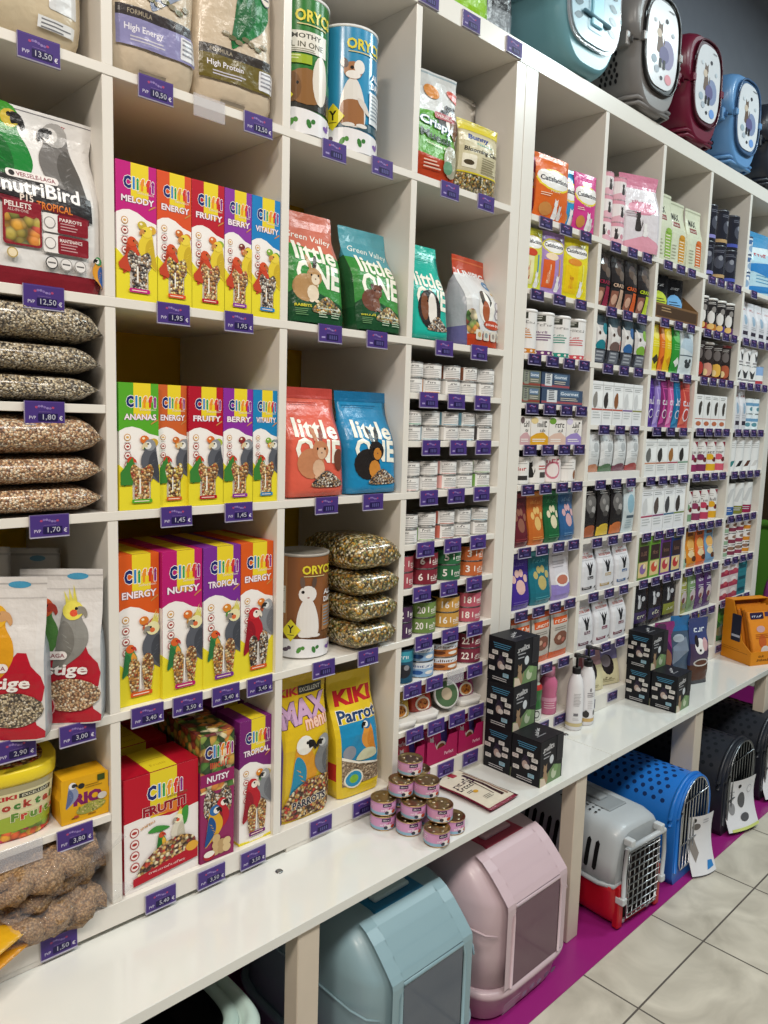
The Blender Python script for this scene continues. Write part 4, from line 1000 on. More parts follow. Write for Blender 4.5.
R3 = [('orange', .005, .0965, '#d65a20', 'ENERGY', ['#c96a4a', '#d87a2c', '#b85a3a'], 'cockatiel', .024), ('magenta', .099, .1915, '#b81f6e', 'NUTSY', ['#c99a5a', '#d8702c', '#b98a4a'], 'cockatiel', .014), ('violet', .194, .287, '#7a2f92', 'TROPICAL', ['#c9a83a', '#d8862c', '#4f8a3a'], 'cockatiel', .012), ('orange', .290, .3775, '#d65a20', 'ENERGY', ['#c96a4a', '#d87a2c', '#b85a3a'], 'macaw', .014)]
for i, (cn, x0, x1, c, nm, fc, bd, y) in enumerate(R3):
    who = 'macaw' if bd == 'macaw' else 'cockatiel'
    s = snack_box(f'tall {cn} topped {who} stick box, front of the fourth row of cubes', x0, x1, at_row(4), .312, c, nm, fc, bd, y=y, d=.10, twin=True, seed='seed_print' if bd != 'macaw' else 'seed_dark', trayh=.30, group='tall parrot stick boxes', nout='#6a2210' if cn == 'orange' else '#2a1030')
    dup(s, ((x0 + x1) / 2, y + .05 + .105, at_row(4)), f'tall {cn} stick box standing behind the {cn} {who} box in front', group='tall parrot stick boxes')
tags([.056, .148, .242, .332], Z[4], 'the tall parrot stick boxes', ['3,40', '3,50', '3,40', '3,45'])
oryx_can('brown drum with white rabbit beside a stack of hay mix bags', .530, .098, at_row(4), .066, .262, '#8a5530', '#a8774c', 'BROWN', 'rabbit', lid='#a39d94', dark='#6b4426', rz=-.45)
for i, (z, h, tz, x, nm) in enumerate(((1.0425, .072, .6, .838, 'bottom'), (1.1135, .068, .6, .842, 'second lowest'), (1.1805, .068, .6, .846, 'second highest'), (1.2475, .088, .35, .852, 'topmost'))):
    seed_sack(f'{nm} of four clear bags of mixed rodent grain beside the brown drum', x - .068, .158 if i < 3 else .166, z, h, .245, 'seed_hay', .104, 23 + i, 'bags of rodent grain', tipz=tz, tipf=.35)
seed_sack('clear bag of mixed grain lying at the back behind the brown drum', .56, .15, at_row(4), .25, .12, 'seed_hay', .345, 29, 'bags of rodent grain')
tags([.522, .671], Z[4], 'the brown drum and grain bags')

# ---- bottom row
def frutti(A, w, h):
    A.rect(0, 0, w, h, '#efe9e6'); A.poly([(0, h * .62), (w * .25, h * .63), (w * .6, h * .57), (w, h * .60), (w, h), (0, h)], '#b8142a')
    A.rect(w * .34, h * .60, w * .70, h, '#e2cc2c'); A.poly([(w * .34, h * .70), (w * .70, h * .68), (w * .70, h * .59), (w * .34, h * .62)], '#d87a2a')
    A.letters(CLIFFI, w * .54, h * .82, w * .48, h * .13, outline='#f6f3f1'); A.text('Selection', w * .70, h * .745, w * .28, h * .035, '#7a5a3a', .0)
    A.text('FRUTTI', w * .53, h * .665, w * .58, h * .085, '#8f1226', .08, outline='#f3e6e0', ow=.04)
    for k in range(4): A.ring(w * .13, h * (.52 - .10 * k), w * .06, w * .012, '#a8342f', '#efe3df'); A.ell(w * .13, h * (.52 - .10 * k), w * .035, w * .02, '#a8342f', n=8)
    A.text('~FLAVOUR', w * .30, h * .555, w * .20, h * .03, '#c9882c', .04, rot=.25)
    A.blob([(0, .5), (.4, .8), (1, .4), (.5, .3)], w * .30, h * .42, w * .30, h * .12, '#3f8f3a'); A.blob([(0, .2), (.2, .9), (.6, 1), (.5, .3)], w * .72, h * .40, w * .22, h * .2, '#3f8f3a')
    two_birds(A, w * .42, h * .28, h * .27, 'lovebird')
    A.blob([(0, .1), (.1, .5), (.4, .9), (.75, 1), (1, .75), (.95, .3), (.6, .1), (.3, 0)], w * .16, h * .10, w * .78, h * .26, '#7a4a3a', 'muesli')
    A.poly([(w * .10, h * .05), (w * .10, h * .12), (w * .98, h * .22), (w * .98, h * .10)], '#b01528'); A.text('~FRUTTI E VITAMINE', w * .55, h * .125, w * .50, h * .022, '#f0dcd8', .03, rot=.02)
    A.ell(w * .90, h * .22, w * .09, h * .045, '#dca53a', n=12)
t = thing('snack_box', 'wide red and white seed box with lovebird and cockatiel in the bottom row', 'bird snack box', (.0955, .067, at_row(5)), (0, 0, 0)); w, d, h = .172, .11, .25
m = MB(); m.bbox(-w / 2, -d / 2, 0, w / 2, d / 2, h, '#b8142a', 'print', .001); A = Art(); frutti(A, w, h); plane_grid((-w / 2, -d / 2, 0), (1, 0, 0), (0, 0, 1), w, h).apply(m, A); m.build('carton', t)
m = MB(); A = Art(); A.rect(0, 0, w, d, '#a81226'); A.rect(w * .34, 0, w * .70, d, '#d9c329'); A.rect(w * .02, d * .5, w * .98, d * .51, '#7a1020'); A.text('Frutti', w * .52, d * .25, w * .2, d * .1, '#b59a20', .0)
m.bbox(-w / 2 + .001, -d / 2 + .001, h, w / 2 - .001, d / 2 - .001, h + .0012, '#b8142a', 'print', .0004); plane_grid((-w / 2, -d / 2, h + .0012), (1, 0, 0), (0, 1, 0), w, d).apply(m, A); m.build('lid_flap', t)
dup(t, (.1005, .067 + .150, at_row(5)), 'wide red seed box standing behind the front red seed box, bottom row')
dup(t, (.1005, .067 + .262, at_row(5)), 'wide red seed box farthest back behind the front red seed box')
def nutsy(A, w, h):
    A.rect(0, 0, w, h, '#8f2a5c'); A.rect(0, h * .55, w, h, '#c9a06a', 'foliage_print'); A.letters(CLIFFI, w * .55, h * .86, w * .84, h * .10, outline='#f4f1ee'); A.text('~fiesta', w * .58, h * .765, w * .6, h * .07, '#d8503a', .05, outline='#f2e3d0', ow=.05)
    A.rect(0, h * .60, w, h * .70, '#8f1f5c'); A.text('NUTSY', w * .52, h * .65, w * .66, h * .05, '#f2e6ee', .06, outline='#2a1024', ow=.05)
    A.blob([(.2, 1), (.5, .8), (.8, 1), (1, .7), (.9, .1), (.1, .1), (0, .7)], w * .10, h * .32, w * .82, h * .25, '#3a2a24', 'seed_dark')
    A.bird(w * .34, h * .22, h * .26, '#b5202c', '#c2272f', '#8f1a28', face='#efe6dc', beak='#2a2422'); A.bird(w * .10, h * .16, h * .28, '#d8a52c', '#2f6aa8', '#1f4f8a', face='#efe9e2', beak='#1d1a18')
    for k in range(7): A.ell(w * (.45 + .16 * (k % 3)), h * (.07 + .05 * (k // 3)), w * .12, h * .035, ['#c9ab7a', '#b8986a', '#d6bb8c'][k % 3], rot=.5 * k)
    A.ell(w * .24, h * .05, w * .17, h * .035, '#a8202c'); A.ell(w * .24, h * .065, w * .16, h * .025, '#efe6dc')
t = thing('snack_box', 'narrow box with nuts and fruit pattern beside the wide red box', 'bird snack box', (.2285, .056, at_row(5)), (0, 0, -.03)); w, d, h = .085, .10, .297
m = MB(); m.bbox(-w / 2, -d / 2, 0, w / 2, d / 2, h, '#8f2a5c', 'print', .0008); A = Art(); nutsy(A, w, h); plane_grid((-w / 2, -d / 2, 0), (1, 0, 0), (0, 0, 1), w, h).apply(m, A)
A = Art(); A.rect(0, 0, d, h, '#8f1f5c'); A.rect(0, h * .72, d, h, '#b86a5a', 'foliage_print'); A.lines(d * .15, h * .6, d * .85, 10, h * .03, h * .01, '#c88aa8'); plane_grid((-w / 2, d / 2, 0), (0, -1, 0), (0, 0, 1), d, h).apply(m, A); m.build('carton', t)
m = MB(); m.bbox(-w / 2 + .001, -d / 2 + .001, h, w / 2 - .001, d / 2 - .001, h + .001, '#b89a6a', 'print', .0004); A = Art(); A.rect(0, 0, w, d, '#b8956a', 'foliage_print'); A.rect(0, d * .48, w, d * .5, '#5a3a2a'); plane_grid((-w / 2, -d / 2, h + .001), (1, 0, 0), (0, 1, 0), w, d).apply(m, A); m.build('lid_flap', t)
dup(t, (.2385, .17, at_row(5)), 'narrow nut patterned box standing behind the front nut patterned box')
s = snack_box('violet topped macaw stick box at the end of the bottom row', .2905, .3785, at_row(5), .30, '#74246e', 'TROPICAL', ['#c9b23a', '#d8862c', '#4f8a3a'], 'macaw', y=.014, d=.10, twin=True, trayh=.02, group=None, nout='#2a1030')
dup(s, (.3345, .18, at_row(5)), 'violet topped stick box standing behind the front violet box')
tags([.083, .207, .319], Z[5] - .012, 'the bottom row seed boxes', ['5,40', '3,50', '3,50'], flat=True)
def maxmenu(A, w, h):
    A.rect(0, 0, w, h, '#d8b51f'); A.rect(0, h * .86, w, h, '#c9a81c')
    A.text('KIKI', w * .26, h * .865, w * .42, h * .055, '#c2262a', .08); A.rect(w * .44, h * .835, w * .92, h * .895, '#3a3a36'); A.text('EXCELLENT', w * .68, h * .865, w * .42, h * .03, '#d8d6c8', .03)
    A.text('MAX', w * .52, h * .735, w * .94, h * .15, '#c9a2c4', .08, outline='#4a2a4a', ow=.05, rot=.10); A.text('menu', w * .74, h * .645, w * .46, h * .07, '#f0c8b4', .06, outline='#c2402c', ow=.05, rot=.08)
    A.bird(w * .12, h * .16, h * .42, '#d8951f', '#e8e6de', '#1f86a8', face='#e9e5dc', beak='#1d1a18'); A.bird(w * .52, h * .26, h * .30, '#77797c', '#909295', '#5f6164', face='#c4c4c0', beak='#1d1a18', flip=True)
    A.blob([(0, .3), (.2, .8), (.6, 1), (1, .9), (1, .1), (.5, 0), (0, .05)], w * .04, h * .02, w * .96, h * .26, '#8a5a3a', 'muesli'); A.rect(0, 0, w * .05, h * .9, '#5a3a86')
    A.text('PARROTS', w * .55, h * .125, w * .66, h * .055, '#2a2a3a', .07, outline='#efe8da', ow=.07, rot=.05)
bag('seed_bag', 'tall yellow seed bag with macaw and grey parrot, bottom row of cubes', 'bird food bag', .152, .376, .085, 'gusset', '#c9a71c', maxmenu, (.490, .060, at_row(5)), (.03, 0, -.04), amp=.003, seed=81, colf=lambda z, s: '#4f357c' if s < -.02 and z < .3 else '#c9a71c', parts='bag_body')
def kiki(A, w, h):
    A.rect(0, 0, w, h, '#e2c42a'); A.text('KIKI', w * .53, h * .80, w * .84, h * .125, '#c2262a', .10)
    A.rect(w * .10, h * .16, w * .98, h * .60, '#1f86b4'); A.text('Parrot', w * .55, h * .655, w * .88, h * .10, '#25406a', .06, outline='#f2efe6', ow=.07)
    A.bird(w * .44, h * .34, h * .27, '#d8923a', '#2f6a9a', '#c97f2a', face='#e9e5dc', beak='#1c1a18', flip=True); A.ell(w * .26, h * .37, w * .14, h * .06, '#8a8f9a')
    A.poly([(w * .10, h * .35), (w * .45, h * .28), (w * .98, h * .23), (w * .98, h * .10), (w * .10, h * .10)], '#7a6a58', 'granule')
    A.poly([(w * .10, h * .35), (w * .45, h * .28), (w * .98, h * .23), (w * .98, h * .215), (w * .45, h * .262), (w * .10, h * .325)], '#efe9da')
    A.blob([(0, .2), (.4, .9), (.9, .8), (1, .2), (.5, 0)], w * .40, h * .28, w * .46, h * .10, '#c8c8a8'); A.ell(w * .34, h * .15, w * .21, h * .075, '#e6e0cc'); A.ell(w * .34, h * .15, w * .18, h * .063, '#2f8fb8'); A.ell(w * .34, h * .15, w * .10, h * .035, '#7fb23a')
bag('seed_bag', 'yellow seed bag with red lettering and blue parrot picture, bottom row', 'bird food bag', .148, .325, .10, 'gusset', '#d0b224', kiki, (.678, .066, at_row(5)), (-.05, 0, -.06), amp=.004, seed=82, colf=lambda z, s: '#b8302c' if (s < -.05 and .05 < z < .09) else '#d2b425', parts='bag_body')
bag('seed_bag', 'second yellow seed bag with red top behind the yellow parrot bag', 'bird food bag', .15, .36, .09, 'gusset', '#b89a20', lambda A, w, h: (A.rect(0, h * .74, w, h * .86, '#a8402c'),), (.640, .20, at_row(5)), (0, 0, 0), amp=.004, seed=83)
tags([.524, .668], Z[5] - .008, 'the two yellow parrot seed bags', flat=True)
# tub, small box and millet
t = thing('food_tub', 'yellow lidded tub of mixed fruit bird food at the edge of the insert shelf', 'bird food tub', (-.208, .098, .8365), (0, 0, -.15))
m = MB(); g = loft(m, [(0, .088, .070, 3, 0), (.005, .092, .074, 3, 0), (.112, .103, .084, 3, 0)], .2, '#c9bf9a', 'gloss', 14, 6); A = Art(); w, h = .2, .112
A.rect(-w * .4, 0, w * 1.4, h, '#ddd5a8'); A.rect(-w * .4, h * .88, w * 1.4, h, '#a89f7a')
A.rect(-w * .3, 0, w * 1.4, h * .34, '#c9703a', 'fruit_mix'); A.blob([(0, .2), (.2, .9), (.7, 1), (1, .3), (.5, 0)], w * .25, h * .18, w * .8, h * .28, '#9db23a')
A.text('KIKI', w * .52, h * .80, w * .2, h * .075, '#b8262a', .08); A.rect(w * .64, h * .76, w * .95, h * .84, '#3a3a30'); A.text('EXCELLENT', w * .795, h * .80, w * .26, h * .05, '#e0dcc0', .02)
A.letters([(c, '#a83a2c' if i % 2 else '#3f7a2f') for i, c in enumerate('Cocktail')], w * .70, h * .64, w * .66, h * .15, .06, outline='#efe6c4'); A.letters([(c, '#c0392b' if i % 2 else '#5f8a2f') for i, c in enumerate('Fruits')], w * .80, h * .43, w * .46, h * .15, .06, outline='#efe6c4')
A.bird(w * .06, h * .22, h * .6, '#d8a52c', '#3a3a3a', '#2a2a2c', face='#e9e5dc', beak='#1d1a18')
g.apply(m, A, .0005, .0001, 'gloss', True); m.build('tub', t)
m = MB(); g = loft(m, [(.112, .1045, .0855, 3, 0), (.118, .107, .088, 3, 0), (.136, .107, .088, 3, 0), (.140, .104, .085, 3, 0)], .2, '#e3cb2a', 'plastic', 14, 6); m.build('lid', t)
m = MB(); g = loft(m, [(.140, .084, .066, 3, 0), (.1412, .083, .065, 3, 0)], .16, '#8a5a34', 'muesli', 14, 6); m.build('lid_label', t)
def rio(A, w, h):
    A.rect(0, 0, w, h, '#dca61c'); A.text('RIO', w * .56, h * .50, w * .62, h * .28, '#7a1f5a', .12); A.bird(w * .08, h * .42, h * .50, '#8a93b0', '#e6e6e6', '#5c6a92', face='#3a3a3c', beak='#2a2a2a'); A.ell(w * .42, h * .80, w * .07, h * .06, '#2a2a2a')
    A.ell(w * .62, h * .26, w * .32, h * .12, '#9a9a4a', rot=.12); A.seeds(w * .62, h * .26, w * .30, h * .10, 50, ['#b8b25a', '#7a7f3a', '#c9b87a'], .003); A.rect(w * .76, h * .82, w * .92, h * .96, '#3a4a1c'); A.lines(w * .50, h * .78, w * .88, 2, h * .05, h * .014, '#8a6a1a')
    A.lines(w * .2, h * .10, w * .36, 1, .01, h * .02, '#5a3a1a'); A.lines(w * .55, h * .10, w * .75, 1, .01, h * .02, '#8a5a1a'); A.ell(w * .86, h * .46, w * .10, h * .08, '#c9c4bc'); A.ell(w * .3, h * .13, w * .06, h * .03, '#a84a3a')
m = MB(); w, h, d = .092, .090, .055; yel = '#dca61c'
m.prism([(-w / 2, 0), (w / 2, 0), (w / 2 + .003, h * .55), (w / 2 - .002, h * .72), (w / 2 - .003, h), (-w / 2 + .003, h), (-w / 2 + .002, h * .72), (-w / 2 - .003, h * .55)], -d / 2, d / 2, yel)
A = Art(); rio(A, w, h); plane_grid((-w / 2, -d / 2, 0), (1, 0, 0), (0, 0, 1), w, h).apply(m, A)
tag(m.build('treat_box', None, (-.068, .040, .8368), (0, 0, -.05)), 'small yellow box with parakeet beside the fruit tub', 'bird treat box')
price_tag(-.097, .836, 'purple price tag on the insert shelf edge under the yellow parakeet box', '3,80')
price_tag(-.204, .836, 'empty clear label holder on the insert shelf edge under the fruit tub', None, w=.09, empty=True, group='empty label holders')
def millet_bag(label, loc, rot, L, W, hgt, seed):
    t = thing('millet_bag', label, 'bag of millet sprays', loc, rot, 'bags of millet sprays'); random.seed(seed)
    for k in range(4):
        m = MB(); n = 26; lv = []
        path = [Vector((lerp(-L * .42, L * .40, i / n), (k - 1.5) * W * .17 + .008 * sin(i * .9 + k), hgt * .5 + .01 * sin(i * .7 + seed + k) + (.008 if k % 2 else -.006))) for i in range(n + 1)]
        rad = [.006 + .019 * sin(pi * min(1, (i + .6) / (n + 1.4))) ** .6 for i in range(n + 1)]
        s0 = len(m.v); m.tube(path, rad, '#a67c4c', 'millet', 14)
        for i in range(s0, len(m.v)):
            v = Vector(m.v[i]); v += noise.noise_vector(v * 60) * .010 + noise.noise_vector(v * 190) * .003; m.v[i] = tuple(v)
        m.build('millet_spray', t)
    m = MB(); lv = []
    for i in range(15):
        q = i / 14; s = sin(pi * min(max((q - .02) / .96, 0), 1)) ** .5
        lv.append((q * L * 1.12, W / 2 * (.9 + .1 * s), max(hgt / 2 * s * 1.12, .001), 2.3, 0))
    loft(m, lv, W, '#e6e2da', 'clear_film', 10, 4, .006, 24, seed, cap=False)
    m.xf(Matrix(((0, 0, 1, -L * .52), (1, 0, 0, 0), (0, 1, 0, hgt / 2), (0, 0, 0, 1)))); m.build('plastic_film', t)
    return t
millet_bag('lower clear bag of millet sprays overhanging the bottom shelf edge', (-.135, .035, .640), (0, 0, .12), .24, .15, .062, 5)
millet_bag('middle clear bag of millet sprays lying between two others on the bottom shelf', (-.120, .060, .702), (0, -.12, .25), .25, .14, .045, 6)
millet_bag('topmost clear bag of millet sprays lying under the insert shelf', (-.150, .035, .742), (0, -.10, .10), .25, .15, .058, 9)
for i, (lab, z, c) in enumerate((('yellow and red bag lying flat on the bottom shelf beside the millet', .640, '#d8951f'), ('yellow bag with dark red print lying on the other yellow bag', .668, '#dba61f'))):
    bag('treat_bag', lab, 'bird treat bag', .13, .20, .028, 'pillow', c, lambda A, w, h: (A.rect(0, h * .6, w, h * .8, '#a8242a'), A.ell(w * .5, h * .35, w * .3, h * .12, '#e8c23a')), (-.245, -.055 + .0 * i, z + .014), (-pi / 2, 0, .5), amp=.003, seed=90 + i)
price_tag(-.132, Z[5] - .012, 'purple price tag on the bottom shelf edge under the millet sprays', '1,50', flat=True)
# ================================================================== the column of small tins
def dsl(items):
    """compact artwork: r rect, e ellipse, t text, l lines, c cat, k critter, o ring, s seeds patch, b bird (all in fractions of the panel)"""
    def f(A, w, h):
        for it in items:
            k, a = it[0], it[1:]
            if k == 'r': A.rect(a[0] * w, a[1] * h, a[2] * w, a[3] * h, a[4], *(a[5:6]))
            elif k == 'e': A.ell(a[0] * w, a[1] * h, a[2] * w, a[3] * h, a[4], *(a[5:6]), n=12)
            elif k == 't': A.text(a[0], a[1] * w, a[2] * h, a[3] * w, a[4] * h, a[5], a[6] if len(a) > 6 else .03)
            elif k == 'l': A.lines(a[0] * w, a[1] * h, a[2] * w, a[3], a[4] * h, a[5] * h, a[6])
            elif k == 'c': A.cat(a[0] * w, a[1] * h, a[2] * h, a[3])
            elif k == 'k': A.critter(a[0] * w, a[1] * h, a[2] * h, a[3], a[4], a[5] if len(a) > 5 else 'round')
            elif k == 'o': A.ring(a[0] * w, a[1] * h, a[2] * w, a[3] * w, a[4], a[5])
            elif k == 'p': A.poly([(x * w, y * h) for x, y in a[0]], a[1], *(a[2:3]))
            elif k == 'b': A.bird(a[0] * w, a[1] * h, a[2] * h, a[3])
    return f
def white_label(c, c2='#e9e7e4'):
    return dsl([('r', -.35, .04, 1.5, .96, c2), ('r', -.35, .04, .10, .96, c), ('r', .16, .86, 1.3, .92, '#8f8c8a'), ('t', '~almo', .46, .74, .36, .16, '#4a4a4e', .03), ('l', .2, .56, 1.1, 4, .12, .04, '#a3a1a0'), ('r', .18, .06, .9, .10, c)])
_tin = {}
def put_tin(key, make, loc, label, rz, group):
    if key not in _tin:
        _tin[key] = make(label, loc, rz, group); return _tin[key]
    return dup(_tin[key], loc, label, (0, 0, rz), group)
def white_tins(z, phr, cols, n=5):
    for lay in (0, 1):
        for i in range(n):
            c, nm = cols[lay][i]
            put_tin('w' + c, lambda l, p, r, g: tin('food_tin', l, 'cat food tin', .0335, .040, '#e2e0dd', white_label(c), p, r, group=g), (.8365 + .0765 * i + (.001 if lay else 0), .040 + .003 * (i % 2), z + .0004 + .0406 * lay),
                    f'white tin with {nm} band, {"top" if lay else "bottom"} layer, {ORD[i]} from left, {phr}', -.45 + .12 * ((i * 7 + lay * 3) % 5 - 2), 'small white cat food tins')
g_, o_, p_, b_, k_, w_, n_, r_, t_ = ('#7fae5a', 'green'), ('#d8873a', 'orange'), ('#e0a9a4', 'pink'), ('#7fb0c4', 'blue'), ('#4f4a4a', 'dark'), ('#cfcac4', 'grey'), ('#7a4a34', 'brown'), ('#c46a5a', 'red'), ('#4fae8a', 'mint')
white_tins(1.710, 'first tin shelf', [[w_, o_, w_, w_, w_], [w_, w_, n_, n_, w_]])
white_tins(1.583, 'second tin shelf', [[w_, b_, w_, b_, k_], [t_, w_, b_, b_, k_]])
white_tins(Z[3], 'third tin shelf', [[p_, w_, p_, w_, g_], [w_, w_, p_, w_, g_]])
white_tins(1.305, 'fourth tin shelf', [[w_, g_, r_, n_, w_], [k_, k_, r_, w_, b_]])
tags([.867, .980, 1.094], 1.710, 'the first tin shelf'); tags([.884, .996, 1.108], 1.583, 'the second tin shelf'); tags([.882, .996, 1.110], Z[3], 'the third tin shelf'); tags([.876, .990, 1.103], 1.305, 'the fourth tin shelf')
def num_label(c, num):
    return dsl([('r', -.6, .03, 1.8, .97, c), ('t', num, .28, .48, .11 * len(num) + .04, .46, '#f2ece6', .04), ('r', .50, .32, .54, .68, '#f2ece6'), ('t', '~almo', .78, .48, .34, .30, '#f2ece6', .05), ('l', .62, .22, .95, 1, .1, .05, '#d8cfc8'), ('o', 1.06, .5, .07, .02, '#e6ddd6', c), ('e', -.2, .5, .1, .25, '#d8cfc8')])
def num_tins(z, phr, spec, back):
    for i, (x, c, num, nm, r) in enumerate(spec):
        for lay in (0, 1):
            put_tin('n' + c + num, lambda l, p, q, g: tin('food_tin', l, 'cat food tin', r, .045, c, num_label(c, num), p, q, rim='#8a8684', lid='#4a4848', group=g), (x, .048, z + .0004 + .0456 * lay), f'{nm} tin numbered {num}, {"top" if lay else "bottom"} of the front stack, {phr}', (-.15 if i == 0 else -.42) + .1 * lay, 'numbered cat food tins')
            if back: put_tin('n' + c + num, None, (x + .012, .145, z + .0004 + .0456 * lay), f'{nm} tin numbered {num}, {"top" if lay else "bottom"} of the back stack, {phr}', -.6, 'numbered cat food tins')
num_tins(1.182, 'fifth tin shelf', [(.822, '#a8505a', '4', 'dusty red', .042), (.918, '#7f2a38', '6', 'maroon', .045), (1.020, '#2f6a44', '5', 'green', .044), (1.122, '#c4683a', '3', 'orange', .044)], True)
num_tins(Z[4], 'sixth tin shelf', [(.826, '#4a2f52', '2', 'purple', .042), (.920, '#6f8a4a', '20', 'leaf green', .044), (1.022, '#c9984a', '16', 'mustard', .044), (1.122, '#b85a6a', '18', 'pink', .044)], True)
tags([.868, .980, 1.093], 1.182, 'the fifth tin shelf'); tags([.882, .994, 1.106], Z[4], 'the sixth tin shelf')
def fishy(c1, c2): return dsl([('r', -.6, .03, 1.8, .97, c1), ('r', -.6, .55, 1.8, .92, '#dfe4ea'), ('t', '~snapper', .5, .72, .8, .2, c2, .03), ('e', .3, .3, .2, .14, c2), ('e', .75, .28, .18, .12, '#e9e6e0'), ('p', [(.05, .3), (.18, .42), (.18, .18)], c2)])
zz = .913
tin('food_tin', 'tall teal tin at the partition end of the seventh tin shelf', 'cat food tin', .036, .098, '#2f6f86', dsl([('r', -.6, .02, 1.8, .98, '#23506a'), ('r', -.6, .62, 1.8, .92, '#3f9ab0'), ('e', .5, .35, .35, .2, '#2a2a30'), ('e', .62, .45, .12, .08, '#8a8a90'), ('t', '~cat', .5, .78, .4, .14, '#dfeaf0', .05)]), (.838, .042, zz + .0004), -.5, rim='#6a6a6a', lid='#3a3a3a')
for lay in (0, 1):
    put_tin('fish', lambda l, p, q, g: tin('food_tin', l, 'cat food tin', .043, .046, '#6f97c4', fishy('#8fb2d6', '#2f5a9a'), p, q, rim='#8a8a88', lid='#3c3c3c', group=g), (.922, .050, zz + .0004 + .0466 * lay), f'{"top" if lay else "bottom"} pale blue fish tin of the stack beside the tall teal tin', -.5, 'blue fish tins')
    put_tin('oran', lambda l, p, q, g: tin('food_tin', l, 'cat food tin', .052, .040, '#b8733c', fishy('#b9713a', '#6a3a22'), p, q, rim='#a8a29a', lid='#4a4644', group=g), (1.022, .058, zz + .0004 + .0406 * lay), f'{"top" if lay else "bottom"} wide orange tin of the stack on the seventh tin shelf', -.5, 'wide orange tins')
    put_tin('n22', lambda l, p, q, g: tin('food_tin', l, 'cat food tin', .045, .046, '#7a2f40', num_label('#7a2f40', '22'), p, q, rim='#8a8684', lid='#4a4848', group=g), (1.132, .050, zz + .0004 + .0466 * lay), f'{"top" if lay else "bottom"} maroon tin numbered 22 on the seventh tin shelf', -.45, 'numbered cat food tins')
tags([.844, .935, 1.115], .913, 'the seventh tin shelf')
price_tag(1.027, .913, 'empty clear label holder between the price tags of the seventh tin shelf', None, empty=True, group='empty label holders')
zz = .779
for i, (x, c, nm, pc) in enumerate(((.840, '#b8963a', 'mustard', '#c9843a'), (.934, '#a83a2c', 'red', '#b8683a'), (1.128, '#8a2462', 'magenta', '#b8732c'))):
    t = thing('food_cup', f'{nm} sleeved food cup in its white tray on the cup shelf above the bench', 'pet food cup', (x, .055, zz + .0004), (-.0, 0, -.15), 'sleeved food cups')
    m = MB(); loft(m, [(0, .043, .048, 6, 0), (.022, .046, .050, 6, 0)], .09, '#dcd9d4', 'plastic', 8, 3); m.build('cup_tray', t)
    m = MB(); g = loft(m, [(.0222, .040, .020, 3, 0), (.03, .041, .024, 3, 0), (.075, .040, .018, 3, .006), (.092, .034, .012, 3, .01)], .08, c, 'gloss', 10, 3); A = Art()
    A.ell(.040, .022, .026, .020, '#e6ddcf'); A.ell(.040, .022, .020, .015, pc); A.seeds(.04, .022, .018, .012, 24, ['#8a4a2c', '#c98a4a', '#6a3420'], .004); A.text('~Cat', .026, .058, .022, .010, '#efe6d8', .05); A.lines(.02, .048, .06, 2, .005, .0016, '#e0cfae')
    g.apply(m, A, .0005, .0001, None, True); m.build('cup_sleeve', t)
t = thing('food_cup', 'white food cup with green lid tilted on its side on the cup shelf', 'pet food cup', (1.030, .060, zz + .0004), (0, 0, -.3))
m = MB(); m.lathe([(.022, 0), (.034, .004), (.040, .036), (.043, .038), (.043, .042), (.038, .043)], '#e6e5e2', 'plastic', 24); m.xf(Matrix.Translation((0, 0, .044)) @ Matrix.Rotation(1.25, 4, 'X')); m.build('cup', t)
m = MB(); m.lathe([(.0375, .0432), (.0375, .0436)], '#4f6a4a', 'gloss', 24); m.lathe([(.018, .0438), (.018, .0441)], '#b8a890', 'gloss', 20); m.xf(Matrix.Translation((0, 0, .044)) @ Matrix.Rotation(1.25, 4, 'X')); m.build('cup_lid', t)
tags([.859, .949, 1.041, 1.131], .779, 'the cup shelf')
zz = Z[5] + .0004
def tray_carton(label, x0, x1, c, c2, y=.008):
    w = x1 - x0; d = .10; t = thing('pouch_carton', label, 'pet food carton', ((x0 + x1) / 2, y + d / 2, zz), (0, 0, -.02), 'magenta pouch cartons'); m = MB(); e = .0015; h = .075
    m.box(-w / 2, -d / 2, 0, w / 2, d / 2, e, c)
    m.prism([(-w / 2, 0), (w / 2, 0), (w / 2, h), (w * .22, h), (w * .12, h * .62), (-w * .18, h * .55), (-w * .30, h * .9), (-w / 2, h)], -d / 2, -d / 2 + e, c, 'print', 'y')
    for s in (-1, 1): m.prism([(-d / 2, 0), (d / 2, 0), (d / 2, h * 1.7), (-d / 2 + .01, h)], s * (w / 2) - e / 2, s * (w / 2) + e / 2, c, 'print', 'x')
    m.box(-w / 2, d / 2 - e, 0, w / 2, d / 2, h * 1.7, c)
    A = Art(); A.text('Perfect', w * .72, h * .3, w * .3, h * .14, '#e6b8c8', .03); plane_grid((-w / 2, -d / 2, 0), (1, 0, 0), (0, 0, 1), w, h).apply(m, A); m.build('carton', t)
    for k in range(3):
        m = MB(); g = loft(m, bag_levels(w * .8, .105, .016, 'pillow', 0, 8), w * .8, c2, 'foil', 6, 2, .001, 30, k); A = Art(); ww = w * .8
        A.rect(0, 0, ww, .09, c2); A.text('Perfect', ww * .35, .082, ww * .5, .012, '#f0d4de', .05); A.rrect(ww * .62, .02, ww * .95, .1, .006, '#4a3f86'); A.ell(ww * .62, .03, ww * .24, .018, '#e0d6c8'); A.ell(ww * .62, .03, ww * .17, .012, '#7a4a30'); A.cat(ww * .1, .02, .05, '#d8cdd2')
        g.apply(m, A, .0006, .0001, 'foil', True); m.xf(Matrix.Translation((0, -.03 + .03 * k, .004)) @ Matrix.Rotation(-.12, 4, 'X')); m.build('pouch', t)
tray_carton('magenta pouch carton behind the stacked pink tins', .808, .915, '#a81f56', '#b83a4a')
